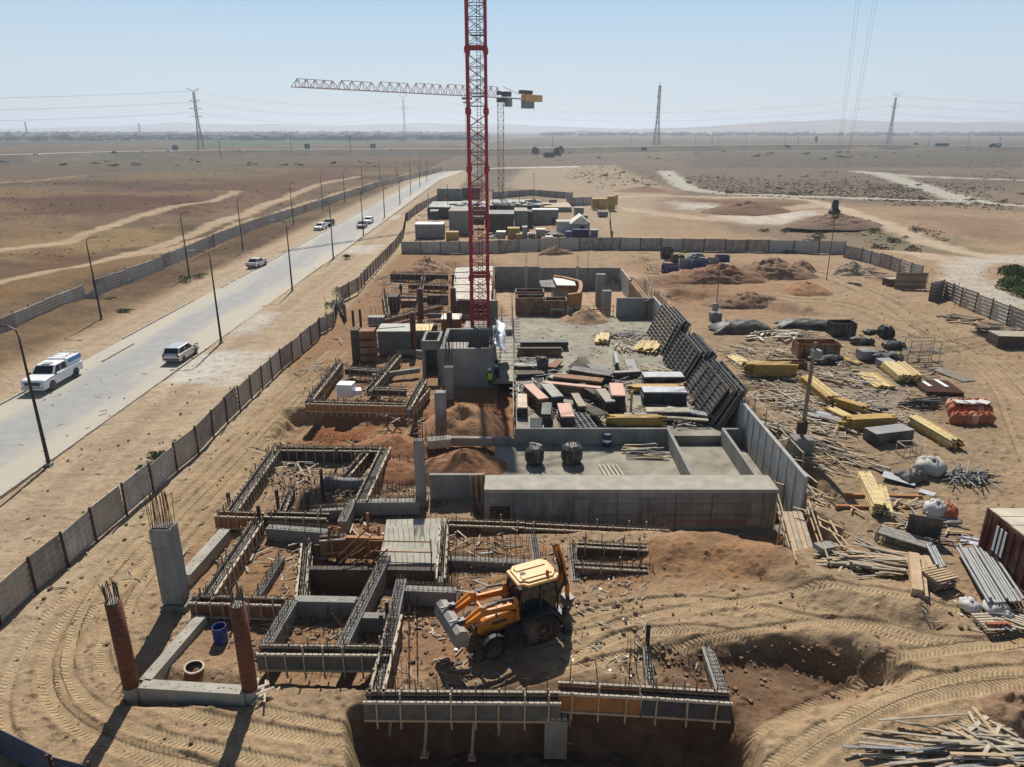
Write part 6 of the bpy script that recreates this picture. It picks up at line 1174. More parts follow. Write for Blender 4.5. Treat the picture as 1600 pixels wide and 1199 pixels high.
def stack(p0, p1, cols, rows, m, label, z=None, bw=.16, bh=.2, name='timber_beam', cat='timber beam', kind='ibeam', m2=None, jit=.12, L=None, ang=None, drop=.0, base=True):
    a = Vector(zsurf(*p0, z)); c = Vector(zsurf(*p1, z)); d = c - a; d.z = 0; Ln = L or d.length; u = d.normalized(); s = Vector((-u.y, u.x, 0)); rz = math.atan2(u.y, u.x); mid = (a + c) / 2; zb = min(a.z, c.z) + .08
    if base:
        for f in (-.3, .3): put('bearer', TIMB, mid + u * Ln * f + Vector((0, 0, zb - mid.z - .02)), (.12, cols * bw * 1.15, .1), rz, 0, 'bearer below each ' + ' '.join(label.split()[:12]), 'bearer', 'bearers below each ' + gn(label, 40))
    for r in range(rows):
        nc = cols - (random.randint(0, max(1, cols // 4)) if r == rows - 1 and rows > 1 else 0)
        for k in range(nc):
            o = u * random.uniform(-jit, jit) * 2 + s * ((k - (cols - 1) / 2) * bw * 1.06 + random.uniform(-.01, .01))
            mm = m if (m2 is None or random.random() > .35) else m2
            put(name, mm, (mid.x + o.x, mid.y + o.y, zb + .05 + bh * (r + .5) - drop * k * bh), (Ln, bw, bh * .97), rz + random.uniform(-.015, .015), 0, label, cat, 'beams: ' + gn(label), kind)
def scatter(p0, p1, n, m, label, L=2.2, z=None, spread=1.5, ang=None, dang=.5, bw=.1, h=.35, name='plank', cat='plank', ms=None, across=None, kind='box', bt=None, stuff=False):
    if stuff: qs = {}
    a = Vector(zsurf(*p0, z)); c = Vector(zsurf(*p1, z)); ax = math.atan2(c.y - a.y, c.x - a.x); ang = ax if ang is None else ang; s = Vector((-math.sin(ax), math.cos(ax), 0)); ms = ms or [m]
    for k in range(n):
        f = random.random(); p = a.lerp(c, f) + s * random.gauss(0, spread * .45); l_ = L * random.uniform(.55, 1.15)
        hh_ = random.random() * h * max(0, 1 - abs(2 * f - 1) ** 3)
        if stuff:
            mm_ = random.choice(ms); qs.setdefault(mm_.name, (mm_, MB()))[1].box((p.x, p.y, p.z + .08 + hh_), (l_, bw * random.uniform(.7, 1.3), bt or bw * .4), ang + random.gauss(0, dang)); continue
        put(name, random.choice(ms), (p.x, p.y, p.z + .08 + hh_), (l_, bw * random.uniform(.7, 1.3), bt or bw * .4), ang + random.gauss(0, dang), random.gauss(0, .07), ('longer ' if l_ > L * .85 else 'shorter ') + label, cat, ('longer' if l_ > L * .85 else 'shorter') + ' pieces: ' + gn(label), kind)
    if stuff: _fin(qs)
YM = [YEL, YELL]
stack((1167, 588), (1235, 588), 6, 5, YEL, 'gold beam in the tall stack beyond the wood pole, left side', m2=mat('gold_beam', (.42, .26, .06), .6), jit=.2)
stack((1258, 600), (1298, 634), 6, 3, YEL, 'yellow beam in the slanting stack just right of the wood pole', m2=YELL)
stack((1352, 588), (1382, 610), 10, 1, YELL, 'pale yellow beam in the wide low layer left of the double stack', z=None, m2=YEL)
stack((1393, 578), (1420, 600), 11, 3, YELL, 'pale yellow beam in the wide double height stack in the yard', m2=YEL)
stack((1308, 636), (1352, 650), 4, 3, YEL, 'gold beam in the small stack above the long gold stack')
stack((1295, 642), (1330, 660), 5, 1, YEL, 'gold beam in the flat layer beside the grey sheets', m2=YELL)
stack((1318, 672), (1388, 668), 6, 4, YEL, 'gold beam in the long stack left of the grey panel stack', m2=mat('gold_beam', (0, 0, 0)), jit=.2)
stack((1427, 664), (1492, 704), 6, 3, YEL, 'yellow beam in the slanting stack left of the orange sacks', m2=YELL)
stack((1350, 750), (1374, 806), 5, 3, YELL, 'pale yellow board in the short stack laid across two brown bearers'); stack((1378, 762), (1390, 812), 2, 1, YELL, 'pale yellow board beside the short stack on bearers', base=False)
stack((1142, 560), (1172, 578), 7, 1, YELL, 'pale yellow beam in the fanned layer left of the gold stack', jit=.3)
stack((1310, 562), (1345, 574), 4, 1, YEL, 'yellow beam in the thin layer behind the black sheeted bale', base=False)
for k, (a, c) in enumerate(((1332, 778), (1320, 796))): q_ = T(a + 30, c); put('bearer', PLYO, (q_[0] + .6, q_[1], q_[2] + .1), (4.2, .16, .2), -.05, 0, 'long brown bearer under the short pale yellow stack, %s' % ('far one' if k == 0 else 'near one'), 'bearer')
# on the slab
stack((952, 664), (1032, 664), 5, 3, YEL, 'gold beam in the stack by the low partition wall', z=.9, m2=mat('gold_beam', (0, 0, 0)), jit=.2); q_ = G(985, 652, .9); put('timber_beam', YEL, (q_[0], q_[1], 1.9), (.16, .2, 2.), 0, 0, 'single orange gold beam standing upright in the slab stack', 'timber beam', kind='box')
stack((1004, 556), (1018, 536), 14, 2, YELL, 'pale yellow beam in the fanned row near the leaning grids', z=.9, m2=YEL, L=3.0, jit=.2, drop=.05); stack((938, 545), (944, 522), 8, 2, YELL, 'pale yellow beam in the small upright looking fan on the slab', z=.9, L=2.6)
stack((990, 612), (1070, 612), 5, 2, mat('gold_beam', (0, 0, 0)), 'dark gold beam under the black panel stacks', z=.9, jit=.3)
def _pad(): pass
def pstack(px, py, rz, L, Wd, n, top, side, label, z=.9, th=.12, jit=.06, ms=None):
    x, y, z_ = zsurf(px, py, z)
    for k in range(n):
        mt_ = top if k == n - 1 else (side if ms is None else random.choice(ms)); put('shutter_board', mt_, (x + random.uniform(-jit, jit), y + random.uniform(-jit, jit), z_ + .08 + th * (k + .5)), (L, Wd, th * .8), rz + random.uniform(-.03, .03), 0, ('top ' if k == n - 1 else 'lower ') + label, 'formwork panel', 'panels: ' + gn(label))
R90 = math.pi / 2
pstack(1035, 602, .0, 3.3, 1.3, 7, mat('pale_panel', (.42, .43, .45), .5), BLK, 'panel of the far black stack on the slab', th=.13); pstack(1036, 632, 0., 3.3, 1.3, 9, mat('pale_panel', (0,) * 3), BLK, 'panel of the tallest black stack on the slab', th=.13); pstack(1042, 654, .0, 3.2, .9, 5, TIMW, BLK, 'panel of the nearest black stack with pale top', th=.13)
pstack(963, 634, 1.52, 2.8, 1.05, 10, PLYP, BLK, 'panel of the pink topped stack in the middle of the slab', th=.13); pstack(944, 638, 1.75, 2.8, .75, 8, CONCL, BLK, 'panel of the grey topped narrow stack', th=.13); pstack(884, 662, 1.62, 2.6, .95, 8, PLYP, BLK, 'panel of the nearest pink topped stack', th=.13)
pstack(836, 632, 1.9, 3.4, .8, 8, PLYP, PLY, 'panel of the long pink topped stack at the slab left', th=.13); pstack(815, 642, 1.56, 2.9, .7, 6, mat('tan_top', (.5, .4, .28), .7), BLK, 'panel of the tan topped stack at the slab edge', th=.13); pstack(862, 630, 1.8, 3., .9, 8, mat('grey_top', (.3, .29, .25), .7), BLK, 'panel of the grey brown stack between pink ones', th=.13)
pstack(893, 618, -.28, 4.6, .5, 5, PLYP, PLY, 'long panel of the slanting red brown row', th=.17); pstack(850, 545, 0., 4.6, 1.0, 4, BLK, PLYD, 'long black panel at the back left of the slab', th=.18); pstack(843, 556, 0.02, 4.2, .5, 4, PLYD, PLY, 'brown panel in front of the long black panels', th=.18)
pstack(925, 600, -.5, 3.6, 1.2, 5, BLK, PLYD, 'dark panel of the tilted heap amid the slab', jit=.4, th=.2); pstack(900, 604, -.35, 4., 1., 4, PLY, PLYD, 'red brown panel of the tilted heap amid the slab', jit=.3, th=.2)
for k, (px, py, rz, L, Wd, mt_, lb) in enumerate(((912, 592, -.6, 2.4, 1.4, PLYD, 'dark sheet thrown across the tilted panel heap'), (933, 590, .5, 2., 1., GREYP, 'grey sheet thrown across the tilted panel heap'), (905, 578, 1.2, 2.8, 1.2, mat('brown_sheet', (.2, .15, .11), .8), 'brown sheet lying flat behind the tilted heap'), (913, 566, 1.7, 2.6, .8, PLYD, 'dark red sheet with white label behind the heap'))):
    x, y, z_ = G(px, py, .9); put('plywood_sheet', mt_, (x, y, z_ + (.9 if k < 2 else .1)), (L, Wd, .05), rz, .25 if k < 2 else 0, lb, 'plywood sheet', rx=.2 if k < 2 else 0)
def grid_panel(name, label, loc, rz, L, Wd, group=None, face=BLK, rib=STEEL, tilt=0, nx=10, ny=4, flat=False):
    t = thing(name, label, 'formwork panel', loc, 0, group); t.rotation_euler = (0, tilt, rz)
    MB().box((0, 0, 0), (L, Wd, .03)).build('plywood_face', face, t); q = MB()
    for i in range(nx + 1): q.box((-L / 2 + L * i / nx, 0, .065), (.035, Wd, .09))
    for j in range(ny + 1): q.box((0, -Wd / 2 + Wd * j / ny, .075), (L, .045, .11))
    q.build('steel_grid', rib, t); return t
# flat grid panels on slab
grid_panel('grid_panel', 'steel grid panel lying flat beside the nearest pink stack', G(908, 660, 1.25), 1.75, 3.2, 1.5, face=PLY); grid_panel('grid_panel', 'narrow ladder like grid panel at the slab front left', G(838, 664, 1.), 1.55, 2.2, 1.0, face=mat('blue_grey', (.1, .12, .15), .5), ny=1)
grid_panel('grid_panel', 'grid panel with pink board on it at the slab left edge', G(815, 612, 1.), 1.5, 2.6, 1.3, face=PLYD); grid_panel('grid_panel', 'grey ladder grid panel behind the long pink stack', G(841, 600, 1.), 1.57, 2.8, .9, ny=1, face=GREYP); grid_panel('grid_panel', 'tilted grid panel leaning on the grey topped stack', G(930, 644, 1.6), 1.8, 3., .9, tilt=.2, rib=TIMG)
for k, (px, py, w_) in enumerate(((946, 565, 1.6),)): pstack(962, 575, 1.5, 3.4, .28, 5, STEEL, STEELD, 'grey steel soldier beam standing row at mid slab', th=.2)
# leaning grid panels against the right wall
gp = 0; GRB = mat('grid_brown', (.13, .115, .1), .7, .1, .3, 2)
for g_, (ya, yb, n_, zt_) in enumerate(((64.4, 72.0, 6, 4.4), (56.2, 62.8, 7, 4.1), (47.8, 55.0, 7, 3.9))):
    nm_ = ('far', 'middle', 'near')[g_]
    for k in range(n_):
        xb = 14.95 - .175 * (n_ - 1 - k); xt = xb + 1.42 + .05 * g_; zt2 = zt_ - .06 * (n_ - k); L = math.hypot(xt - xb, zt2 - .95); tl = -math.atan2(zt2 - .95, xt - xb); yc = (ya + yb) / 2 - .25 * k + .6 + random.uniform(-.4, .4); zt2 += random.uniform(-.25, .15)
        grid_panel('grid_panel', '%s of the %s group of grid panels leaning on the right wall' % (('outermost', 'second', 'third', 'fourth', 'fifth', 'sixth', 'seventh')[k], nm_), ((xb + xt) / 2, yc, (.95 + zt2) / 2), 0, L, (yb - ya) * random.uniform(.8, 1), 'leaning grid panels, %s group' % nm_, face=(PLY if k == 2 and g_ else BLK), rib=(TIMG if (k in (0, 3) and g_ == 0) else STEEL if k % 2 else GRB), tilt=tl, nx=9, ny=random.choice((4, 6, 7)))
# loose wood
W3 = [TIMW, TIMB, TIMG, TIMW]
scatter((1170, 530), (1260, 528), 34, 0, 'bleached board in the far loose pile of the yard', 1.6, stuff=True, spread=2.6, ang=.6, ms=[TIMW, TIMG, mat('pale_sheet', (0,) * 3)], bw=.18)
scatter((1170, 552), (1235, 556), 30, 0, 'short bleached stick in the pile behind the brown low box', 1.5, stuff=True, spread=1.2, ang=-1., ms=[TIMW, TIMB], bw=.12)
scatter((1268, 590), (1345, 596), 40, 0, 'bleached stick in the pile right of the wood pole', 1.9, spread=1.6, ang=-.9, dang=.35, ms=W3, bw=.12)
scatter((1200, 618), (1262, 642), 44, 0, 'bleached stick in the tangled pile left of the wood pole', 2.1, spread=1.8, ang=-.7, dang=.4, ms=W3, bw=.1)
scatter((1285, 668), (1330, 686), 22, 0, 'thin stick in the pile left of the long gold stack', 1.2, stuff=True, spread=1.2, ms=W3, bw=.07)
scatter((1320, 884), (1425, 884), 26, 0, 'long grey plank in the flat pile at the front of the yard', 3.4, spread=.9, ang=-.12, dang=.16, ms=[TIMG, TIMB, TIMG], bw=.14, h=.25)
scatter((1385, 1180), (1600, 1178), 34, 0, 'grey pole in the big lumber pile at the bottom right corner', 3.2, spread=1.2, ang=.0, dang=.12, ms=[TIMG, STEEL, TIMG], bw=.09, h=.35); scatter((1500, 1150), (1610, 1190), 34, 0, 'pale board in the big lumber pile at the bottom right corner', 1.8, spread=1.2, ang=-.5, dang=.7, ms=[TIMG, TIMB, TIMG, TIMW], bw=.11, h=.35)
scatter((960, 548), (985, 545), 22, 0, 'bleached stick in the small pile behind the yellow fan', 1.6, stuff=True, z=.9, spread=1.3, ang=1.7, dang=.4, ms=W3, bw=.1); scatter((1012, 580), (1062, 590), 16, 0, 'long bleached board behind the black panel stacks', 3., z=.9, spread=1., ang=-.5, dang=.12, ms=[TIMW, TIMB], bw=.16)
scatter((1065, 600), (1100, 625), 34, 0, 'bleached stick in the heap right of the black stacks', 1.6, stuff=True, z=.9, spread=1.2, ang=.5, dang=.5, ms=W3, bw=.1, h=.7); scatter((968, 576), (1000, 585), 20, 0, 'small offcut left of the long bleached boards', 1., stuff=True, z=.9, spread=.9, dang=1., ms=W3, bw=.1)
scatter((1330, 415), (1420, 448), 26, 0, 'broken grey board in the rubble along the bent fence', 2.8, spread=1.6, ang=-.6, dang=.6, ms=[TIMG, TIMB, PLY], bw=.22); scatter((1475, 492), (1560, 525), 20, 0, 'brown board in the rubble inside the right fence', 2.6, spread=1., ang=-.3, dang=.5, ms=[TIMG, PLYD, TIMB], bw=.22)
scatter((1000, 395), (1110, 470), 24, 0, 'stick in the loose row above the far court edge', 2.6, stuff=True, spread=1.6, ang=-1.1, dang=.4, ms=[TIMG, TIMB], bw=.1, h=.1)
scatter((1225, 665), (1330, 720), 14, 0, 'long dark plank laid on the ground behind the wood pole foot', 5., spread=1.1, ang=-.75, dang=.06, ms=[PLYD, TIMG], bw=.22, h=.05)
scatter((1255, 720), (1300, 830), 8, 0, 'thin brown pole laid outside the near end of the right wall', 4., spread=.6, ang=-1.3, dang=.25, ms=[TIMB, TIMG], bw=.09, h=.1)
scatter((395, 1085), (425, 1100), 12, 0, 'pale offcut leaning by the brick patterned column foot', 1.1, z=-.3, spread=.4, ang=.9, dang=.4, ms=[TIMW], bw=.09, h=.6)
scatter((990, 700), (1024, 716), 14, 0, 'grey board in the pile on the front room floor', 2.2, z=.35, spread=.5, ang=-.1, dang=.12, ms=[TIMG, STEELD, TIMB], bw=.12, h=.3)
for k in range(5): x, y, z_ = G(940 + 7 * k, 735, .35); put('plank', TIMW, (x, y, z_ + .03), (.1, 1.6, .05), .15, 0, 'pale thin board in the row behind the front wall', 'plank', 'thin boards on the front room floor')
# more clutter on the slab and yard
for k, (px, py, rz, L_, W2, n_, tp, lb) in enumerate(((828, 590, .1, 2.4, .9, 3, PLYD, 'brown board of the low stack behind the ladder grids'), (866, 575, 1.2, 2.2, .7, 3, PLY, 'red board of the low stack at the slab left middle'), (825, 575, .0, 2.6, .8, 2, GREYP, 'grey board of the flat stack at the slab left back'), (980, 590, .2, 2.4, .5, 4, GREYP, 'grey board of the low stack between the sticks'), (1085, 655, -.45, 4.4, .7, 4, GREYP, 'long grey board of the slanting stack near the small rooms'), (1070, 662, -.2, 3.2, .4, 3, TIMG, 'weathered board by the slanting grey stack'), (905, 640, 1.7, 2.8, .6, 6, TIMG, 'weathered board of the stack right of the nearest grid'), (856, 655, 1.5, 2.4, .7, 6, BLK, 'black board of the stack near the front partition'), (985, 575, 1.5, 3.2, .9, 2, GREYP, 'grey ribbed sheet of the pair at mid slab'), (920, 622, 2.0, 2.6, .7, 6, PLYD, 'dark board of the short leaning row'), (1000, 660, .02, 2.4, .6, 4, GREYP, 'grey board behind the gold slab stack'), (880, 596, .6, 2.6, .7, 4, GREYP, 'dark grey board beside the tilted heap'), (957, 607, .9, 2.2, .7, 3, PLYD, 'brown black board right of the tilted heap'))):
    pstack(px, py, rz, L_, W2, n_, tp, PLYD if k % 2 else BLK, lb, th=.13, jit=.12)
for a_, c_, n_, ms_, L_, an_ in (((820, 560), (880, 600), 60, [TIMG, STEELD, STEEL], 1.2, .3), ((830, 640), (950, 655), 60, [TIMG, TIMW, PLYD, STEELD], 1.4, 1.4), ((960, 580), (1080, 600), 90, W3 + [STEELD], 1.5, .3), ((990, 640), (1100, 670), 50, [TIMW, STEELD, TIMG], 1.3, .4), ((1050, 600), (1120, 650), 60, W3, 1.5, .2), ((930, 520), (1030, 545), 60, W3 + [STEELD], 1.5, 1.2), ((810, 605), (870, 620), 40, [TIMW, STEELD], 1.3, 1.5)):
    scatter(a_, c_, n_, 0, 'x', L_, stuff=True, z=.9, spread=1.8, ang=an_, dang=.7, ms=ms_, bw=.08, h=.35)
for a_, c_, n_, ms_, L_, an_, sp_ in (((1140, 540), (1250, 620), 105, W3 + [STEELD], 1.5, -.6, 3), ((1180, 590), (1290, 680), 100, W3 + [PLYD], 1.6, -.7, 3), ((1280, 560), (1400, 620), 75, W3 + [STEELD, GREYP], 1.5, -.6, 3), ((1290, 620), (1420, 660), 80, W3 + [STEELD], 1.3, -.4, 2.5), ((1230, 660), (1340, 740), 80, [TIMG, PLYD, TIMB], 2., -.7, 2.5), ((1260, 740), (1330, 860), 60, [TIMG, TIMB], 1.8, -1., 1.5), ((1370, 780), (1500, 860), 50, [TIMG, TIMB, STEEL], 1.2, .2, 2), ((1440, 560), (1460, 600), 20, [RUST, STEELD], 1.2, .2, 1.5), ((1220, 520), (1290, 545), 90, [WHITE, TIMW, BLK, STEEL], 1.3, .4, 2.5), ((1300, 880), (1400, 890), 40, [TIMG, TIMB], 1.5, 0, 1.2), ((1540, 960), (1600, 980), 16, [TIMW, STEEL], .8, 0, 1), ((1000, 400), (1060, 470), 60, [TIMG, TIMB, PLYD], 2.4, -1.1, 2), ((1540, 505), (1600, 525), 40, [PLYD, TIMG], 1.6, -.3, 1.5), ((1340, 420), (1440, 452), 60, [TIMG, PLYD, CONCL], 1.4, -.5, 2)):
    scatter(a_, c_, n_, 0, 'x', L_, stuff=True, spread=sp_, ang=an_, dang=.6, ms=ms_, bw=.09, h=.3)
# steel
q_ = T(1532, 905)
for k in range(16): lng = k < 12; put('steel_pipe', STEEL, (22.25 - .135 * k - (0 if lng else .55), 28.0 + (0 if lng else 1.3) + random.uniform(-.1, .1), 1.99 + .1 + (.12 if k % 5 == 0 else 0)), (4.4 if lng else 1.8, .13, .13), 1.31 + random.uniform(-.01, .01), 0, ('long' if lng else 'short') + ' grey steel pipe laid beside the container', 'steel pipe', ('long' if lng else 'short') + ' pipes beside the container', 'tube')
scatter((1478, 748), (1545, 752), 40, 0, 'grey tube in the loose pile of scaffold tubes', 1.9, spread=1., ang=.6, dang=.5, ms=[STEEL, STEELD, STEEL], bw=.07, h=.6, name='scaffold_tube', cat='scaffold tube', kind='tube', bt=.07)
scatter((1425, 636), (1464, 632), 30, 0, 'grey bar in the bundle beneath the brown mat', 2.2, spread=.6, ang=.08, dang=.03, ms=[STEELD, STEEL], bw=.09, h=.6, name='steel_bar', cat='steel bar', kind='tube', bt=.09)
scatter((962, 526), (1000, 530), 26, 0, 'dark bar in the bundle by the dividing wall', 2.6, z=.9, spread=.8, ang=.1, dang=.15, ms=[STEELD, GREYP], bw=.07, h=.4, name='steel_bar', cat='steel bar', kind='tube', bt=.07)
for px, py, r, h, lb in ((835, 724, .62, 1.15, 'black bristling bundle of rods on the front room floor, smaller left one'), (893, 722, .72, 1.25, 'black bristling bundle of rods on the front room floor, bigger right one'), (848, 590, .5, 1.3, 'dark rod bundle standing at mid slab behind the grey brown stack')):
    x, y, z_ = G(px, py, .33); t = thing('rod_bundle', lb, 'rod bundle', (x, y, z_ if px > 850 or py > 700 else .9)); MB().lathe([(r * .8, 0), (r, h * .3), (r * .95, h * .85), (r * .6, h)], 12).build('tarp', BLK, t)
    for i in range(60): a = random.uniform(0, 6.28); q = random.uniform(.2, 1) * r; s_ = random.uniform(.5, 1.15); MB().tube([(math.cos(a) * q, math.sin(a) * q, h * .2), (math.cos(a) * q * 1.12 + random.uniform(-.1, .1), math.sin(a) * q * 1.12, h * s_ + .1)], .025, 4).build('rod', STEELD if i % 3 else STEEL, t) if i < 45 else None
def drum(label, loc, r, h, m, band=None, lid=None, openp=False, name='drum'):
    t = thing(name, label, 'drum', loc); prof = [(r * .96, 0), (r, .04), (r, h * .32), (r * 1.04, h * .34), (r, h * .36), (r, h * .64), (r * 1.04, h * .66), (r, h * .68), (r, h - .04), (r * .96, h)]
    if openp: prof += [(r * .88, h), (r * .86, h * .55)]
    MB().lathe(prof, 24).build('shell', m, t, smooth=False)
    if band: MB().lathe([(r * 1.012, h * .4), (r * 1.012, h * .6)], 24).build('band', band, t)
    if lid: MB().lathe([(r * .7, h), (r * .7, h + .03)], 20).build('lid', lid, t)
    return t
drum('open blue plastic drum standing between the brick patterned columns', T(346, 1004), .3, .85, BLUE, openp=True); drum('dark blue drum with white middle band on the front room floor', G(948, 697, .33), .3, .9, mat('navy', (.02, .03, .09), .4), WHITE, GREYP)
x, y, z_ = T(303, 1053); t = thing('concrete_ring', 'short rusty pipe ring half sunk in the ground left of the blue drum', 'pipe ring', (x, y, z_ - .1)); MB().lathe([(.38, 0), (.38, .45), (.32, .45), (.32, .02)], 24).build('ring', RUST, t); MB().lathe([(.39, .4), (.40, .47), (.33, .47)], 24, close=False).build('rim', TIMW, t); t.rotation_euler = (0, .12, 0)
x, y, z_ = G(845, 706, .33); t = thing('pipe_piece', 'short white pipe elbow lying on the front room floor', 'pipe', (x - .3, y + .3, z_ + .25)); MB().tube([(-.4, .3, 0), (.1, 0, .02), (.3, -.3, 0)], .22, 14).build('pipe', CONCL, t); MB().tube([(.3, -.3, 0), (.33, -.36, 0)], .18, 14).build('mouth', BLK, t)
def bag(label, loc, r, h, m, sx=1, seed=1, group=None, dark=True):
    n = 18; q = MB(); prof = [(.75, 0), (1, .15), (1.06, .45), (.98, .75), (.7, .95), (.3, 1.0)]
    for j, (a, z) in enumerate(prof):
        for k in range(n):
            e = 1 + .13 * math.sin(k * 2.3 + seed) * math.sin(j * 1.7 + seed) + .07 * math.sin(k * 5 + seed * 3); q.v.append((r * a * e * sx * math.cos(k * 6.283 / n), r * a * e * math.sin(k * 6.283 / n), h * z * (1 + .1 * math.sin(k * 1.3 + seed))))
    q.f += [(i * n + k, i * n + (k + 1) % n, (i + 1) * n + (k + 1) % n, (i + 1) * n + k) for i in range(len(prof) - 1) for k in range(n)] + [tuple((len(prof) - 1) * n + k for k in range(n))]
    t = thing('bulk_bag', label, 'bulk bag', loc, random.random() * 3, group); q.build('sack', m, t, smooth=True)
    b = MB(); b.lathe([(r * .18, h * .98), (r * .3, h * 1.12), (r * .12, h * 1.2)], 7); b.build('neck', m, t)
    for a in (0, 2.1, 4.2): MB().tube([(r * .7 * math.cos(a), r * .7 * math.sin(a), h * .9), (r * .4 * math.cos(a + .3), r * .4 * math.sin(a + .3), h * 1.12), (r * .6 * math.cos(a + .6), r * .6 * math.sin(a + .6), h * .92)], .03, 5).build('handle', m, t)
    return t
ix = 0
for j, py in enumerate((640, 649, 662)):
    for k in range(5):
        x, y, z_ = T(1487 + 12 * k + 3 * j, py); nm_ = ('back', 'middle', 'front')[j] + ' row, ' + ('leftmost', 'second', 'middle', 'fourth', 'rightmost')[k]
        bag('orange bulk bag in the cluster by the haul track, ' + nm_, (x, y, z_), .42, .75, BAGO if (j * 5 + k) % 4 else mat('faded_orange', (.55, .28, .18), .8), 1, ix, 'orange bulk bags'); ix += 1
for k in range(3): x, y, z_ = T(1500 + 16 * k, 648); put('cloth_scrap', BAGW, (x, y, z_ + .95), (1.2, .7, .05), .4 * k, .1, 'pale cover sheet thrown on the orange bags, %s' % ('left', 'middle', 'right')[k], 'cover sheet')
bag('white bulk bag beside an orange one in front of the tube pile', T(1461, 806), .55, .8, BAGW, 1, 3); bag('single orange bulk bag touching a white one in the front yard', T(1477, 809), .5, .7, BAGO, 1, 4); bag('flat grey sack at the foot of the white and orange bags', T(1482, 817), .4, .3, CONC, 1.3, 5)
bag('crumpled white sack left of the pair by the pipes', T(1514, 952), .36, .45, BAGW, 1.2, 6); bag('wide crumpled white sack at the end of the steel pipes', T(1554, 957), .45, .5, BAGW, 1.2, 7); bag('large round grey white sack open on top beyond the sheets', T(1452, 738), .78, .85, mat('grey_bag', (.4, .38, .34), .8, 0, .2, 3), 1.1, 8); bag('small white sack near the pallet with bricks', T(1572, 968), .25, .35, BAGW, 1, 9)
def pallet(label, loc, rz, mt_=TIMB, up=0):
    t = thing('pallet', label, 'pallet', loc, rz); 
    for k in range(7): MB().box((0, -.5 + k * .165, .13), (1.2, .1, .025)).build('deck_board', mt_, t)
    for x in (-.55, 0, .55): MB().box((x, 0, .06), (.1, 1., .1)).build('bearer', mt_, t)
    return t
for k, (px, py, rz, lb) in enumerate(((1462, 912, .3, 'dark pallet on the stack right of the pale timbers'), (1550, 978, .05, 'white pallet with bricks near the bottom right sacks'), (1580, 975, -.5, 'tilted pallet right of the white brick pallet'))):
    x, y, z_ = T(px, py); pallet(lb, (x, y, z_ + (.45 if k == 0 else .1)), rz, TIMB if k == 0 else TIMW)
    if k == 0:
        for i in range(3): pallet('lower pallet %s in the dark pallet stack' % ('at the ground', 'second from ground', 'third from ground')[i], (x, y, z_ + .15 * i), rz + .1 * i, TIMG)
    if k == 1:
        for i in range(5): put('brick', mat('brick_red', (.3, .1, .05), .8), (x - .4 + .2 * i, y - .3, z_ + .32), (.2, .15, .12), .2 * i, 0, 'loose red brick on the white pallet', 'brick', 'bricks on the white pallet')
stack((1429, 880), (1437, 932), 3, 2, TIMB, 'pale squared timber in the strapped left pile near the pallets', kind='box', bw=.22, bh=.22, base=False, jit=.02); stack((1446, 876), (1458, 905), 3, 1, TIMB, 'pale squared timber in the right pile near the pallets', kind='box', bw=.25, bh=.2, base=False, jit=.05)
# sheets, boxes and bales in the yard
def sbox(name, label, cat, px, py, d, rz, m, mt_=None, z=None, extra=None):
    x, y, z_ = zsurf(px, py, z); t = thing(name, label, cat, (x, y, z_), rz); 
    MB().box((0, 0, d[2] / 2), d).build('body', m, t, bevel=.03); 
    if mt_: MB().box((0, 0, d[2] + .02), (d[0] * .99, d[1] * .99, .04)).build('top', mt_, t)
    return t
def crate(name, label, px, py, d, rz, m, z=None):
    x, y, z_ = zsurf(px, py, z); t = thing(name, label, 'crate', (x, y, z_), rz); a, b_, h = d
    for o, s_ in (((0, -b_ / 2, h / 2), (a, .05, h)), ((0, b_ / 2, h / 2), (a, .05, h)), ((-a / 2, 0, h / 2), (.05, b_ - .06, h)), ((a / 2, 0, h / 2), (.05, b_ - .06, h))): MB().box(o, s_).build('side', m, t)
    MB().box((0, 0, .06), (a - .1, b_ - .1, .06)).build('floor', m, t)
    for k in range(4): MB().box((-a / 2 + a * (k + .5) / 4, -b_ / 2 - .04, h / 2), (.08, .04, h)).build('rib', RUSTD, t)
    return t
sbox('grey_panel_pile', 'dark grey stack with smooth slanting top right of the long gold stack', 'panel stack', 1386, 690, (2.9, 1.1, .85), .25, BLK, GREYP); crate('form_box', 'long low rust brown box behind the gold stack', 1227, 574, (3.3, .8, .55), 0, PLY); crate('form_box', 'rust brown open box partly behind the wood pole top', 1273, 556, (3.6, 1.6, 1.3), 0, PLY)
crate('steel_bin', 'black open topped bin standing alone at the yard back', 1313, 523, (2.2, 1.6, 1.3), .02, BLK)
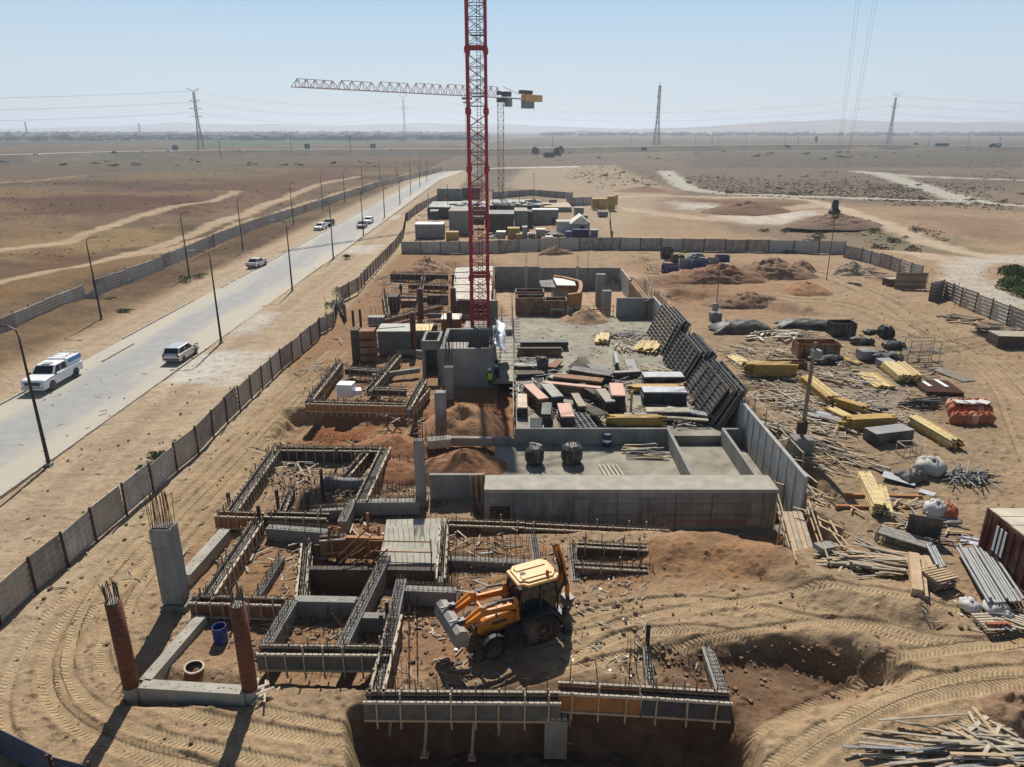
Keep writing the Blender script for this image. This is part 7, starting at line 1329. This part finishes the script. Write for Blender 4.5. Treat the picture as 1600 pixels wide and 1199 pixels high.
for k, (px, py, d, lb) in enumerate(((1346, 537, (2., 1., .55), 'flat dark bale at the yard back'), (1383, 527, (1.2, 1.2, 1.1), 'upright black bale at the yard back'), (1396, 544, (1.8, 1.2, .6), 'black bale right of the flat dark bale'), (1386, 566, (2.2, 1.5, .8), 'largest black wrapped bale above the yellow double stack'), (1288, 566, (2.8, 1.4, .6), 'dark bale with pale ties behind the sticks'), (1371, 645, (1.3, .7, .4), 'black lumpy bundle right of the small gold stack'), (1360, 521, (1.4, .8, .35), 'small black bundle left of the upright bale'))):
    x, y, z_ = T(px, py); t = thing('wrapped_bale', lb, 'bale', (x, y, z_), .1 * k - .2); q = MB(); n = 16
    for j, (a, z) in enumerate(((.9, 0), (1.05, .3), (1., .75), (.7, 1.))):
        for i in range(n): e = 1 + .12 * math.sin(i * 3.1 + j + k); ca, sa = math.cos(i * 6.283 / n), math.sin(i * 6.283 / n); f = 1 / max(abs(ca), abs(sa)) ** .7; q.v.append((d[0] / 2 * a * e * ca * f, d[1] / 2 * a * e * sa * f, d[2] * z * (1 + .1 * math.sin(i * 2 + k))))
    q.f += [(i * n + kk, i * n + (kk + 1) % n, (i + 1) * n + (kk + 1) % n, (i + 1) * n + kk) for i in range(3) for kk in range(n)] + [tuple(3 * n + kk for kk in range(n))]; q.build('wrapping', BLK, t); MB().box((0, 0, d[2] * .5), (.06, d[1] * 1.15, d[2] * 1.02)).build('strap', STEELD, t)
def tarp(label, px, py, L, Wd, h, rz, m, seed=0):
    x, y, z_ = T(px, py); q = MB(); n1, n2 = 22, 12
    for i in range(n1 + 1):
        for j in range(n2 + 1):
            u_, v_ = i / n1 * 2 - 1, j / n2 * 2 - 1; e = max(abs(u_), abs(v_)); z = h * (1 - e ** 3) + .12 * math.sin(i * 1.1 + seed) * math.sin(j * 1.4 + seed) * (1 - e ** 2); q.v.append((u_ * L / 2 * (1 + .05 * math.sin(j + seed)), v_ * Wd / 2 * (1 + .08 * math.sin(i * .8)), z + .02))
    q.f += [(i * (n2 + 1) + j, (i + 1) * (n2 + 1) + j, (i + 1) * (n2 + 1) + j + 1, i * (n2 + 1) + j + 1) for i in range(n1) for j in range(n2)]
    o = q.build('tarpaulin', m, smooth=True); o.location = (x, y, z_); o.rotation_euler = (0, 0, rz); sm = o.modifiers.new('s', 'SOLIDIFY'); sm.thickness = .02; tag(o, label, 'tarpaulin'); return o
tarp('black tarpaulin over a low stack beyond the light pole', 1158, 517, 6.2, 3., 1.0, .05, BLK, 1); tarp('black tarpaulin sloping off behind the bleached boards', 1262, 512, 6.0, 2.6, .8, -.2, BLK, 2); tarp('small black sheet bunched beside the tube pile', 1423, 750, 1.7, 1.2, .6, .3, BLK, 3)
for k, (px, py, d, rz, ry, m_, lb) in enumerate(((1404, 752, (1.7, .9, .04), -.6, .05, mat('pale_panel', (0,) * 3), 'pale grey sheet lying left of the bunched black sheet'), (1415, 745, (1.2, .7, .04), -.5, .2, mat('brown_sheet', (0,) * 3), 'brown sheet lying over the pale grey one'), (1448, 772, (.8, .5, .04), -.7, 0, mat('pale_panel', (0,) * 3), 'small pale sheet right of the bunched black sheet'), (1280, 650, (2., 1.2, .06), -.6, 0, mat('pale_panel', (0,) * 3), 'bluish grey sheet beside the flat gold layer'), (1292, 656, (2.2, 1., .06), -.5, .05, GREYP, 'second bluish grey sheet overlapping the first'), (1352, 560, (1.3, 1.1, .7), .05, 0, GREYP, 'grey topped block behind the yellow double stack, left'), (1382, 574, (1.2, 1., .6), .1, 0, GREYP, 'grey topped block behind the yellow double stack, right'), (1521, 848, (1.1, .8, .04), -.6, 0, mat('pale_panel', (0,) * 3), 'lone pale sheet on the ground left of the container'), (1287, 862, (.9, .6, .25), .4, .1, CONC, 'grey broken slab piece at the foot of the walkway'), (1486, 586, (1.3, 3.6, .03), .25, 0, mat('wire_mat', (.2, .17, .13), .9), 'flat rusty wire mat in the haul track'))):
    x, y, z_ = T(px, py); put('sheet', m_, (x, y, z_ + d[2] / 2 + .06 + (.1 if ry else 0)), d, rz, ry, lb, 'sheet')
t = thing('steel_mat', 'dark brown ribbed mat with two white boards on it', 'mat', T(1463, 608), -.12); MB().box((0, 0, .12), (2.7, 2.9, .22)).build('frame', RUSTD, t)
for k in range(14): MB().box((0, -1.4 + k * .21, .26), (2.7, .08, .06)).build('bar', RUST, t)
for x in (-.7, .5): MB().box((x, .5, .32), (.3, 1.7, .05), .1).build('white_board', WHITE, t)
def frame(label, px, py, d, rz, m, name='rack', nleg=4):
    x, y, z_ = T(px, py); t = thing(name, label, 'frame', (x, y, z_), rz); a, b_, h = d; P = [(-a / 2, -b_ / 2), (a / 2, -b_ / 2), (a / 2, b_ / 2), (-a / 2, b_ / 2)]
    for i in range(4): MB().tube([(*P[i], 0), (*P[i], h)], .03, 5).build('post', m, t); MB().tube([(*P[i], h), (*P[(i + 1) % 4], h)], .03, 5).build('rail', m, t); MB().tube([(*P[i], h * .15), (*P[(i + 1) % 4], h * .15)], .03, 5).build('rail', m, t)
    for k in range(1, 3): MB().tube([(-a / 2 + a * k / 3, -b_ / 2, 0), (-a / 2 + a * k / 3, -b_ / 2, h)], .025, 5).build('bar', m, t)
    return t
frame('light steel frame standing above the brown ribbed mat', 1436, 566, (2.6, 1.2, 1.), -.05, STEEL); frame('second taller steel frame behind the first', 1440, 549, (2.6, 1.2, 1.1), -.05, STEEL); frame('pale wire cage near the grey panel stack', 1418, 712, (1.1, .8, .8), .1, TIMW); frame('low black frame lying left of the container', 1470, 845, (2.3, .7, .15), 0., STEELD)
t = frame('bent trolley frame with boards in the front yard', 1412, 850, (2.4, 1., .35), -.7, STEELD)
for k in range(6): MB().box((0, -.4 + .16 * k, .4), (2.3, .12, .05)).build('board', TIMG if k % 2 else STEEL, t)
MB().box((.6, .9, .8), (1.5, .04, 1.1), .3).build('dark_panel', BLK, t)
# shipping container
CRED = mat('container_red', (.11, .03, .022), .6, .1, .15, 1, dust=.2, streak=.2); t = thing('shipping_container', 'dark red corrugated container with cream roof cut by the right edge', 'shipping container', (23.6, 24.2, 1.75)); L, Wd, h = 12.0, 2.44, 2.45
q = MB(); q2 = MB(); n = 44; 
for k in range(n):
    y0 = -L / 2 + .15 + (L - .3) * k / n; y1 = y0 + (L - .3) / n; o = .0 if k % 2 else .05; MB
    q.box((-Wd / 2 + .06 + o, (y0 + y1) / 2, h / 2), (.06, (y1 - y0) * .9, h - .25)); q2.box((Wd / 2 - .06 - o, (y0 + y1) / 2, h / 2), (.06, (y1 - y0) * .9, h - .25))
q.build('side_wall', CRED, t); q2.build('side_wall', CRED, t); MB().box((0, 0, h / 2), (Wd - .22, L - .3, h - .2)).build('inner_shell', CRED, t)
for a in (-1, 1):
    for b_ in (-1, 1): MB().box((a * (Wd / 2 - .08), b_ * (L / 2 - .08), h / 2), (.16, .16, h)).build('corner_post', CRED, t)
    for z in (.08, h - .08): MB().box((a * (Wd / 2 - .05), 0, z), (.1, L - .34, .16)).build('rail', CRED, t)
q = MB(); CRF = mat('container_roof', (.50, .44, .34), .7, 0, .2, 1)
for k in range(30): q.box((0, -L / 2 + .3 + k * (L - .6) / 29, h + (.01 if k % 2 else .03)), (Wd - .05, (L - .6) / 29 * .98, .04))
q.build('roof', CRF, t)
for k in range(3): MB().box((-Wd / 2 - .02, L / 2 - 1.0 - .28 * k, 1.4), (.02, .14, 1.3)).build('white_lettering', WHITE, t)
t = thing('compressor', 'sand coloured machine with round drum sitting on the container roof', 'machine', (23.9, 27.0, 4.27), .3); MB().box((.2, 0, .4), (1.5, 1.2, .8)).build('casing', mat('sand_casing', (.42, .37, .26), .6), t, bevel=.06); MB().tube([(-.9, 0, .35), (-.4, 0, .35)], .3, 16).build('drum', STEELD, t); MB().box((.2, -.3, .84), (1.2, .4, .06)).build('panel', CRF, t)
# poles
def pole(label, px, pyb, pxt, pyt, r, m, block=None, hbox=False, lean=0, zb=None, name='power_pole'):
    x, y, z_ = zsurf(px, pyb, zb); zt = ztop(y, pyt); t = thing(name, label, 'pole', (x, y, z_)); 
    MB().tube([(0, 0, 0), (lean, 0, zt - z_)], [r, r * .7], 8).build('shaft', m, t)
    if block: MB().box((0, 0, block / 2), (block * 1.1, block, block)).build('block', CONCD, t, bevel=.05)
    if hbox: MB().box((-.15, -.2, hbox), (.55, .3, .8)).build('meter_box', RUSTD if r > .1 else GREYP, t)
    return t
p1 = pole('thick weathered pole on a concrete block in the middle of the yard', 1249, 708, 1265, 535, .15, POLEW, 1.1, 1.8); MB().box((.1, -.1, ztop(p1.location.y, 552) - p1.location.z), (.5, .5, .45)).build('floodlight', STEEL, p1)
pole('thin pole with grey box on a concrete block beyond the leaning grids', 1117, 503, 1122, 418, .06, POLEW, 1.0, 1.6); pole('red brown pole standing behind the yard mounds', 1291, 438, 1301, 345, .06, RUST); pole('thin post by the brown gate leaf', 1446, 455, 1447, 424, .04, POLEW); pole('thin post at the corner of the right fence', 1492, 478, 1496, 442, .05, POLEW)
pole('thin dark survey post at the verge beside the near fence kink', 511, 505, 511, 465, .04, LAMPM, zb=0)
for k, (px, pb, pt_) in enumerate(((672, 540, 430), (695, 560, 420), (840, 470, 400), (917, 462, 395))): pole('long thin steel rod standing %s' % ('left of the stair core', 'beside the stair core', 'before the far court wall', 'behind the curved wall')[k], px, pb, px, pt_, .03, RUST, zb=.5, name='steel_rod')
# people
def person(label, loc, rz, shirt, trousers, helmet=None, bend=0., arm=.3):
    t = thing('person', label, 'person', loc, rz); V = [(0, 0, .95), (0, .02 + bend * .2, 1.2), (0, .03 + bend * .5, 1.42), (0, .05 + bend * .6, 1.53), (0, .08 + bend * .65, 1.66), (.1, 0, .9), (.12, .08, .5), (.12, .0, .08), (.13, .14, .03), (-.1, 0, .9), (-.12, -.1, .5), (-.12, -.16, .08), (-.13, -.02, .03), (.2, .02 + bend * .45, 1.4), (.27, .05 + arm * .3, 1.15), (.25, .2 + arm, 1.0), (-.2, .02 + bend * .45, 1.4), (-.27, .05 + arm * .3, 1.15), (-.25, .2 + arm, 1.0), (0, .1 + bend * .66, 1.74)]
    E = [(0, 1), (1, 2), (2, 3), (3, 4), (4, 19), (0, 5), (5, 6), (6, 7), (7, 8), (0, 9), (9, 10), (10, 11), (11, 12), (2, 13), (13, 14), (14, 15), (2, 16), (16, 17), (17, 18)]
    rad = [.15, .15, .17, .06, .1, .1, .07, .045, .045, .1, .07, .045, .045, .08, .05, .04, .08, .05, .04, .085]
    me = bpy.data.meshes.new('body'); me.from_pydata(V, E, []); o = bpy.data.objects.new('body', me); col.objects.link(o); o.parent = t; me.materials.append(trousers)
    md = o.modifiers.new('skin', 'SKIN'); 
    for k, r in enumerate(rad): me.skin_vertices[0].data[k].radius = (r, r * .8)
    me.skin_vertices[0].data[0].use_root = True; sb_ = o.modifiers.new('sub', 'SUBSURF'); sb_.levels = sb_.render_levels = 2
    MB().lathe([(.19, .88), (.2, 1.1), (.23, 1.38), (.14, 1.47)], 14, (0, .03 + bend * .3, 0)).build('vest', shirt, t, smooth=True)
    if helmet: MB().lathe([(.15, 1.72), (.135, 1.79), (.08, 1.86), (.02, 1.88)], 14, (0, .1 + bend * .66, 0)).build('helmet', helmet, t, smooth=True)
HV = mat('hi_vis', (.45, .55, .03), .7); NAV = mat('dark_cloth', (.03, .035, .05), .9, 0, .2, 4); SK = mat('skin', (.35, .2, .13), .7)
_b = G(766, 612, 0); person('person in yellow green vest and white helmet at the right foot of the stair core', (_b[0], _b[1] - .4, hz(_b[0], _b[1])), .4, HV, NAV, WHITE)
_b = G(774, 607, 0); person('person in dark clothes and white helmet beside the scaffold', (_b[0] + .2, _b[1], hz(_b[0], _b[1])), 2.4, NAV, NAV, WHITE, .2); _b = G(768, 594, 0); person('person in dark clothes further back by the scaffold', (_b[0] + .3, _b[1], hz(_b[0], _b[1])), 3, NAV, NAV, GREYP)
_b = G(627, 461, .8); person('person in dark clothes standing in the far left cell', (_b[0], _b[1], hz(_b[0], _b[1])), 1, NAV, NAV)
# ================================================================== bins at the back of the yard
for k, (px, py, m_, d, lb) in enumerate(((1047, 425, BLUE, (2.4, 1.3, 1.1), 'blue skip at the left of the junk row behind the yard'), (1093, 420, BLUE, (2.6, 1.4, 1.1), 'blue skip in the middle of the junk row'), (1071, 418, GREYP, (2., 1.2, 1.2), 'grey skip between the two blue skips'), (1128, 408, BLUE, (2., 1.2, .9), 'small blue skip at the right of the junk row'), (1041, 405, BLK, (1.6, 1.4, 1.8), 'black tall tank at the left end of the junk row'), (1058, 410, STEELD, (1.8, 1.3, 1.1), 'dark steel box behind the grey skip'), (1112, 412, CONC, (1.6, 1.2, .8), 'pale rubble box near the right blue skip'))):
    crate('skip', lb, px, py, d, .1 * k - .3, m_)
tarp('crumpled black and white sheeting over the junk row', 1088, 410, 3.2, 1.4, 1.4, .1, mat('mixed_sheet', (.2, .2, .21), .7, 0, .8, 1.5), 5); scatter((1035, 408), (1135, 414), 22, 0, 'white scrap piece in the junk row behind the yard', 1.1, stuff=True, spread=1., dang=1.2, ms=[WHITE, STEELD, STEEL], bw=.2, h=1.)
sbox('board_pile', 'brown board stack at the right fence cut by the frame', 'board stack', 1580, 540, (3.6, 2., 1.1), -.1, PLYD, TIMG); sbox('board_pile', 'tilted brown board pile left of the gate leaf', 'board stack', 1393, 446, (1.9, 1.3, .9), .2, PLYD, TIMG); drum('rusty drum lying by the right fence rubble', T(1479, 502), .3, .9, RUST).rotation_euler = (R90, 0, .9)
# ================================================================== second building site
FS = .3
def fbox(name, label, cat, x0, x1, yb, yt, dep, m, mt_=None, z=FS, ribs=0):
    a = G(x0, yb, z); c = G(x1, yb, z); h = ztop(a[1], yt) - z; t = thing(name, label, cat, ((a[0] + c[0]) / 2, a[1] + dep / 2, z)); wd = c[0] - a[0]
    MB().box((0, 0, h / 2), (wd, dep, h)).build('wall', m, t)
    if mt_: MB().box((0, 0, h + .1), (wd + .1, dep + .1, .18)).build('roof', mt_, t)
    for k in range(ribs): MB().box((-wd / 2 + wd * (k + .5) / ribs, -dep / 2 - .05, h / 2), (.12, .1, h)).build('rib', CONCD, t)
    return t
WR = mat('white_roof', (.6, .59, .55), .6, 0, .1, 1)
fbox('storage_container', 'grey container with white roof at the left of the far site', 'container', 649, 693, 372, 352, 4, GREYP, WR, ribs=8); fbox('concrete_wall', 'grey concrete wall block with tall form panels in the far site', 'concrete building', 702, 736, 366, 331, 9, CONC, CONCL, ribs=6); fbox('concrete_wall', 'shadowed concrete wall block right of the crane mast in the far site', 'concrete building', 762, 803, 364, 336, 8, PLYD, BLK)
fbox('concrete_wall', 'tall pale concrete wall block in the middle of the far site', 'concrete building', 804, 824, 358, 331, 7, CONC, CONCL, ribs=3); fbox('form_wall', 'dark form panel beside the pale far wall block', 'formwork', 824, 832, 354, 331, 5, PLYD); fbox('storage_container', 'long pale corrugated wall with white top in the far site', 'container', 832, 872, 350, 329, 3, CONC, WR, ribs=10)
fbox('concrete_deck', 'raised slab deck with light sandy top in the far site', 'concrete building', 850, 893, 333, 325, 13, CONC, mat('sandy_deck', (.45, .35, .24), .9)); fbox('concrete_deck', 'cluttered raised slab with forms at the left of the far site', 'concrete building', 668, 760, 340, 325, 15, PLYD, mat('cluttered_deck', (.38, .37, .34), .9, 0, .6, .5)); fbox('concrete_deck', 'cluttered raised slab behind the far middle wall', 'concrete building', 765, 845, 336, 322, 16, BLK, mat('cluttered_deck', (0,) * 3))
fbox('form_wall', 'grey wall at the back left of the far site', 'formwork', 683, 722, 312, 295, 3, CONC, ribs=5); fbox('form_wall', 'brown form wall at the back of the far site', 'formwork', 722, 750, 310, 294, 3, PLYD); fbox('site_box', 'orange timber box near the pale crossing fence', 'crate', 697, 716, 375, 363, 2, YEL); fbox('site_box', 'yellow form box right of the red mast in the far site', 'crate', 793, 812, 375, 357, 2.4, YEL); fbox('site_box', 'lower yellow box against the yellow form box', 'crate', 806, 816, 377, 366, 1.6, YEL); fbox('site_box', 'pale cabinet right of the yellow form box', 'cabinet', 816, 824, 377, 355, 2, STEEL)
for k, (x0, x1, yb, yt) in enumerate(((925, 936, 327, 311), (937, 948, 328, 311), (950, 961, 328, 307), (958, 965, 321, 305))): fbox('tank', 'yellow box tank in the row right of the far site, %s' % ('leftmost', 'second', 'third and tallest', 'hindmost')[k], 'tank', x0, x1, yb, yt, 2.4, YEL, z=.8)
t = fbox('site_hut', 'low hut with cream gable roof in the far site', 'hut', 893, 921, 368, 350, 4, GREYP); a = G(893, 368, FS); c = G(922, 368, FS); wd = c[0] - a[0]; h = ztop(a[1], 350) - FS
MB().add([(-wd / 2 - .3, -2.4, h), (wd / 2 + .3, -2.4, h), (wd / 2 + .3, 2.4, h), (-wd / 2 - .3, 2.4, h), (0, -2.6, h + 1.7), (0, 2.6, h + 1.7)], [(0, 3, 2, 1), (0, 1, 4), (1, 2, 5, 4), (2, 3, 5), (3, 0, 4, 5)]).build('roof', mat('cream_hut_roof', (.66, .62, .52), .6), t); MB().box((.3, -2.02, h * .5), (1., .05, h * .6)).build('window', GLASS, t)
fbox('site_hut', 'flat olive roofed hut with blue door left of the gable hut', 'hut', 870, 892, 366, 348, 4, mat('pale_wall', (.45, .45, .44), .7), mat('olive_roof', (.35, .33, .26), .7)); fbox('toilet_cabin', 'blue cabin in front of the gable hut at its right', 'cabin', 923, 934, 375, 361, 1.6, BLUE, STEEL); fbox('toilet_cabin', 'small blue box in front of the olive roofed hut', 'cabin', 884, 893, 373, 362, 1.5, BLUE); fbox('toilet_cabin', 'blue panel wall between the two huts', 'cabin', 880, 890, 362, 349, 1, mat('bright_blue', (.04, .2, .4), .5)); fbox('storage_container', 'dark blue container under the gable hut', 'container', 895, 920, 372, 359, 1.4, mat('navy', (0,) * 3)); fbox('site_box', 'white roofed truck like box beyond the huts', 'box', 862, 871, 350, 341, 2.5, WHITE)
fence([G(*p, .3) for p in ((637, 344), (650, 330), (685, 312), (700, 308))], 1.9, 'fence at the back left of the far site', step=3.4, m=FENC, corr=False); fence([G(*p, .3) for p in ((770, 310), (830, 306), (895, 310), (918, 322), (880, 326))][:3], 2.1, 'pale panel fence behind the far site', step=3.4, m=FENC, corr=False); fence([G(*p, .5) for p in ((885, 320), (924, 318))], 2.4, 'pale panel fence left of the yellow tanks', step=3.4, m=FENC, corr=False); fence([G(*p, 1.) for p in ((955, 318), (953, 345), (957, 378))], 1.6, 'sparse post fence right of the far site', step=3., m=FENC, corr=False, miss=range(1, 60))
for k, (px, pb, pt_) in enumerate(((785, 345, 283), (700, 330, 288), (834, 318, 270), (770, 330, 296), (812, 330, 300), (670, 335, 300), (735, 330, 300))): pole('thin mast rising from the far site, %s' % ('right of the far crane', 'over the left deck', 'behind the middle deck', 'between the cranes', 'over the middle deck', 'at the left container', 'left of the red mast')[k], px, pb, px, pt_, .09, RUSTD, zb=1., name='mast')
scatter((655, 345), (690, 330), 16, 0, 'yellow or grey beam lying at the left of the far site', 3.5, stuff=True, z=.4, spread=3, ms=[YEL, TIMG, STEEL], bw=.3, h=1.); scatter((700, 322), (840, 320), 40, 0, 'pale form piece on the decks of the far site', 2.6, stuff=True, z=3.2, spread=4, ms=[WHITE, STEEL, BLK, TIMW], bw=.5, h=.6, dang=1., bt=.35); scatter((750, 370), (880, 368), 36, 0, 'small supply piece on the ground of the far site', 1.6, stuff=True, z=.4, spread=4, ms=[WHITE, BLK, YEL, STEEL, TIMG, BLUE], bw=.6, h=.5, dang=1., bt=.5)
# more formwork around and behind the crane foot
for k, (x0, x1, yb, yt, dp, m_, lb) in enumerate(((607, 622, 486, 464, 2., PLYD, 'dark upright form at the far left track edge'), (626, 650, 478, 470, 1., PLY, 'low brown form in the far left cell'), (668, 700, 474, 462, .4, PLYD, 'long dark form wall behind the tall round columns'), (640, 662, 512, 504, 1.2, PLY, 'low brown form between shed roof and far columns'), (664, 682, 522, 508, 1., PLYD, 'dark box form left of the white topped stack'), (718, 738, 452, 438, .5, CONC, 'pale stub wall below the white dusted deck'), (742, 770, 486, 472, .6, PLYD, 'dark form right behind the crane mast foot'), (765, 778, 505, 470, .5, CONCL, 'pale form end right of the crane mast'), (706, 716, 500, 470, .6, STEELD, 'leaning steel panel frame left of the crane mast'), (772, 800, 528, 515, 1.5, CONCL, 'pale stepped slab right of the crane foot'), (600, 614, 545, 532, .8, PLYD, 'small dark form against the grey shed'), (655, 668, 545, 528, .8, CONC, 'grey block between shed and lift shaft'), (726, 742, 528, 516, .8, PLY, 'red brown board stack under the crane mast'), (575, 600, 508, 496, 1., GREYP, 'dark clutter box beyond the tall form box'))):
    t_ = fbox('form_block', lb, 'formwork', x0, x1, yb, yt, dp, m_, None, .55, 3)
    a_ = G(x0, yb, .55); c_ = G(x1, yb, .55); zt_ = ztop(a_[1], yt); rods(t_, along((a_[0], a_[1] + .1, zt_), (c_[0], c_[1] + .1, zt_), .35, .1), 1.1, .018, RUSTD, 'rebar', .08)
for a_, c_, n_, L_ in (((600, 430), (700, 520), 130, 1.8), ((700, 420), (770, 500), 90, 1.6), ((560, 520), (660, 560), 70, 1.5), ((480, 570), (650, 625), 70, 1.3), ((430, 720), (590, 790), 60, 1.2), ((350, 830), (470, 930), 40, 1.), ((600, 640), (680, 680), 40, 1.4), ((780, 490), (806, 600), 60, 1.4), ((690, 840), (840, 900), 40, 1.1), ((490, 810), (600, 835), 40, 1.2)):
    scatter(a_, c_, n_, 0, 'x', L_, stuff=True, spread=2.5, ang=.6, dang=1.2, ms=[TIMG, PLYD, TIMW, STEELD, PLY], bw=.09, h=.25)
for k, (px, pb, pt_) in enumerate(((640, 480, 430), (652, 470, 425), (690, 470, 430), (720, 540, 470), (760, 470, 400), (775, 500, 430), (800, 520, 440), (612, 520, 470), (600, 540, 500), (735, 500, 455))): pole('rusty steel prop standing among the forms, %s' % ('left one behind the far round columns', 'right one behind the far round columns', 'by the spoil heap', 'left of the stair core rim', 'just right of the crane mast', 'by the pale form end', 'at the slab far left corner', 'behind the tall form box', 'left of the grey shed', 'left of the crane mast foot')[k], px, pb, px, pt_, .045, RUST, zb=.6, name='steel_prop')
for k, (x0, x1, yb, yt, dp, m_, mt_, lb) in enumerate(((672, 684, 341, 331, 3, STEELD, TIMW, 'small dark box on the left deck edge of the far site'), (740, 756, 352, 340, 2, PLYD, CONCL, 'low brown form left behind the red mast in the far site'), (776, 790, 374, 364, 2, STEEL, WR, 'low pale box right of the red mast by the pale fence'), (826, 836, 374, 366, 1.6, RUST, None, 'rusty mixer like box right of the pale cabinet'), (838, 852, 370, 360, 2, GREYP, WR, 'grey box with white top left of the olive roofed hut'), (853, 864, 376, 370, 1.5, WHITE, None, 'low white box near the pale fence in the far site'), (898, 912, 338, 326, 3, CONC, CONCL, 'pale block at the right of the far deck'), (905, 918, 345, 337, 2.5, STEELD, None, 'dark heap like box beside the gable hut'), (790, 806, 330, 318, 2, CONC, None, 'grey wall stub on the far middle deck'), (820, 838, 326, 314, 2, PLYD, TIMW, 'brown wall form on the far middle deck'), (700, 716, 328, 318, 2, STEELD, TIMW, 'dark form on the far left deck'), (724, 738, 326, 317, 2, CONC, None, 'pale form on the far left deck'), (858, 870, 322, 312, 2, CONC, None, 'small grey cabin behind the far deck'), (935, 950, 338, 331, 3, CONC, None, 'grey rubble box below the yellow tanks'))):
    fbox('site_box', lb, 'box', x0, x1, yb, yt, dp, m_, mt_, .9, 2)
# debris over the works
db = {}
rg = random.Random(9)
zones = [((1030, 1385), (1004, 1098), -260), ((880, 1260), (850, 985), -80), ((20, 420), (900, 1180), -90), ((430, 700), (690, 1000), 1400), ((690, 1010), (840, 1060), 650), ((560, 1140), (1010, 1090), 160), ((250, 420), (950, 1060), 160), ((1270, 1600), (700, 900), 260), ((1440, 1600), (900, 985), 60), ((1150, 1500), (520, 700), 500), ((470, 660), (560, 640), 250), ((560, 720), (440, 520), 300), ((810, 1100), (500, 665), 500), ((20, 420), (560, 1000), 260), ((1320, 1600), (410, 560), 260), ((660, 950), (305, 378), 260), ((1000, 1140), (395, 470), 160)]
mm = {'debris_wood': TIMG, 'debris_dark': PLYD, 'debris_pale': WHITE, 'debris_earth': mat('clod', (.19, .12, .072), .95, 0, .4, 3)}
for k in mm: db[k] = MB()
PP = []
for (a, b_), (c, d), n in zones:
    for i in range(abs(n)): PP.append((rg.uniform(a, b_), rg.uniform(min(c, d), max(c, d)), n < 0))
pa = np.array(PP); v_ = (pa[:, 1] - 599.5) / FPX; zz_ = np.zeros(len(pa))
for it in range(7): t_ = (CAMH - zz_) / (sp + v_ * cp); gx = (pa[:, 0] - 800) / FPX * t_; gy = t_ * (cp - v_ * sp); zz_ = .5 * zz_ + .5 * H(gx, gy)
slabm = (gx > .5) & (gx < 15.8) & (gy > 39.3) & (gy < 80.3)
for x, y, z, sm_, eo_ in zip(gx, gy, zz_, slabm, pa[:, 2]):
    if sm_: z = .92 if y > 46.3 else .32
    r = rg.random(); k = 'debris_earth' if eo_ or (r < .45 and not sm_) else 'debris_wood' if r < .75 else 'debris_dark' if r < .965 else 'debris_pale'; s_ = rg.uniform(.6, 1.4) * (1 if y < 90 else 1.6)
    d = (.42 * s_, .06, .03) if k == 'debris_wood' else (.15 * s_, .1 * s_, .05) if k != 'debris_pale' else (.1 * s_, .08 * s_, .03)
    if k == 'debris_earth': s_ *= rg.choice((.4, .6, .8, 1.3)); d = (.1 * s_, .09 * s_, .07 * s_)
    db[k].box((x, y, z + .03), d, rg.uniform(0, 3.1))
for k in mm: db[k].build('rubble', mm[k])['kind'] = 'stuff'
print('pieces', NB[0])
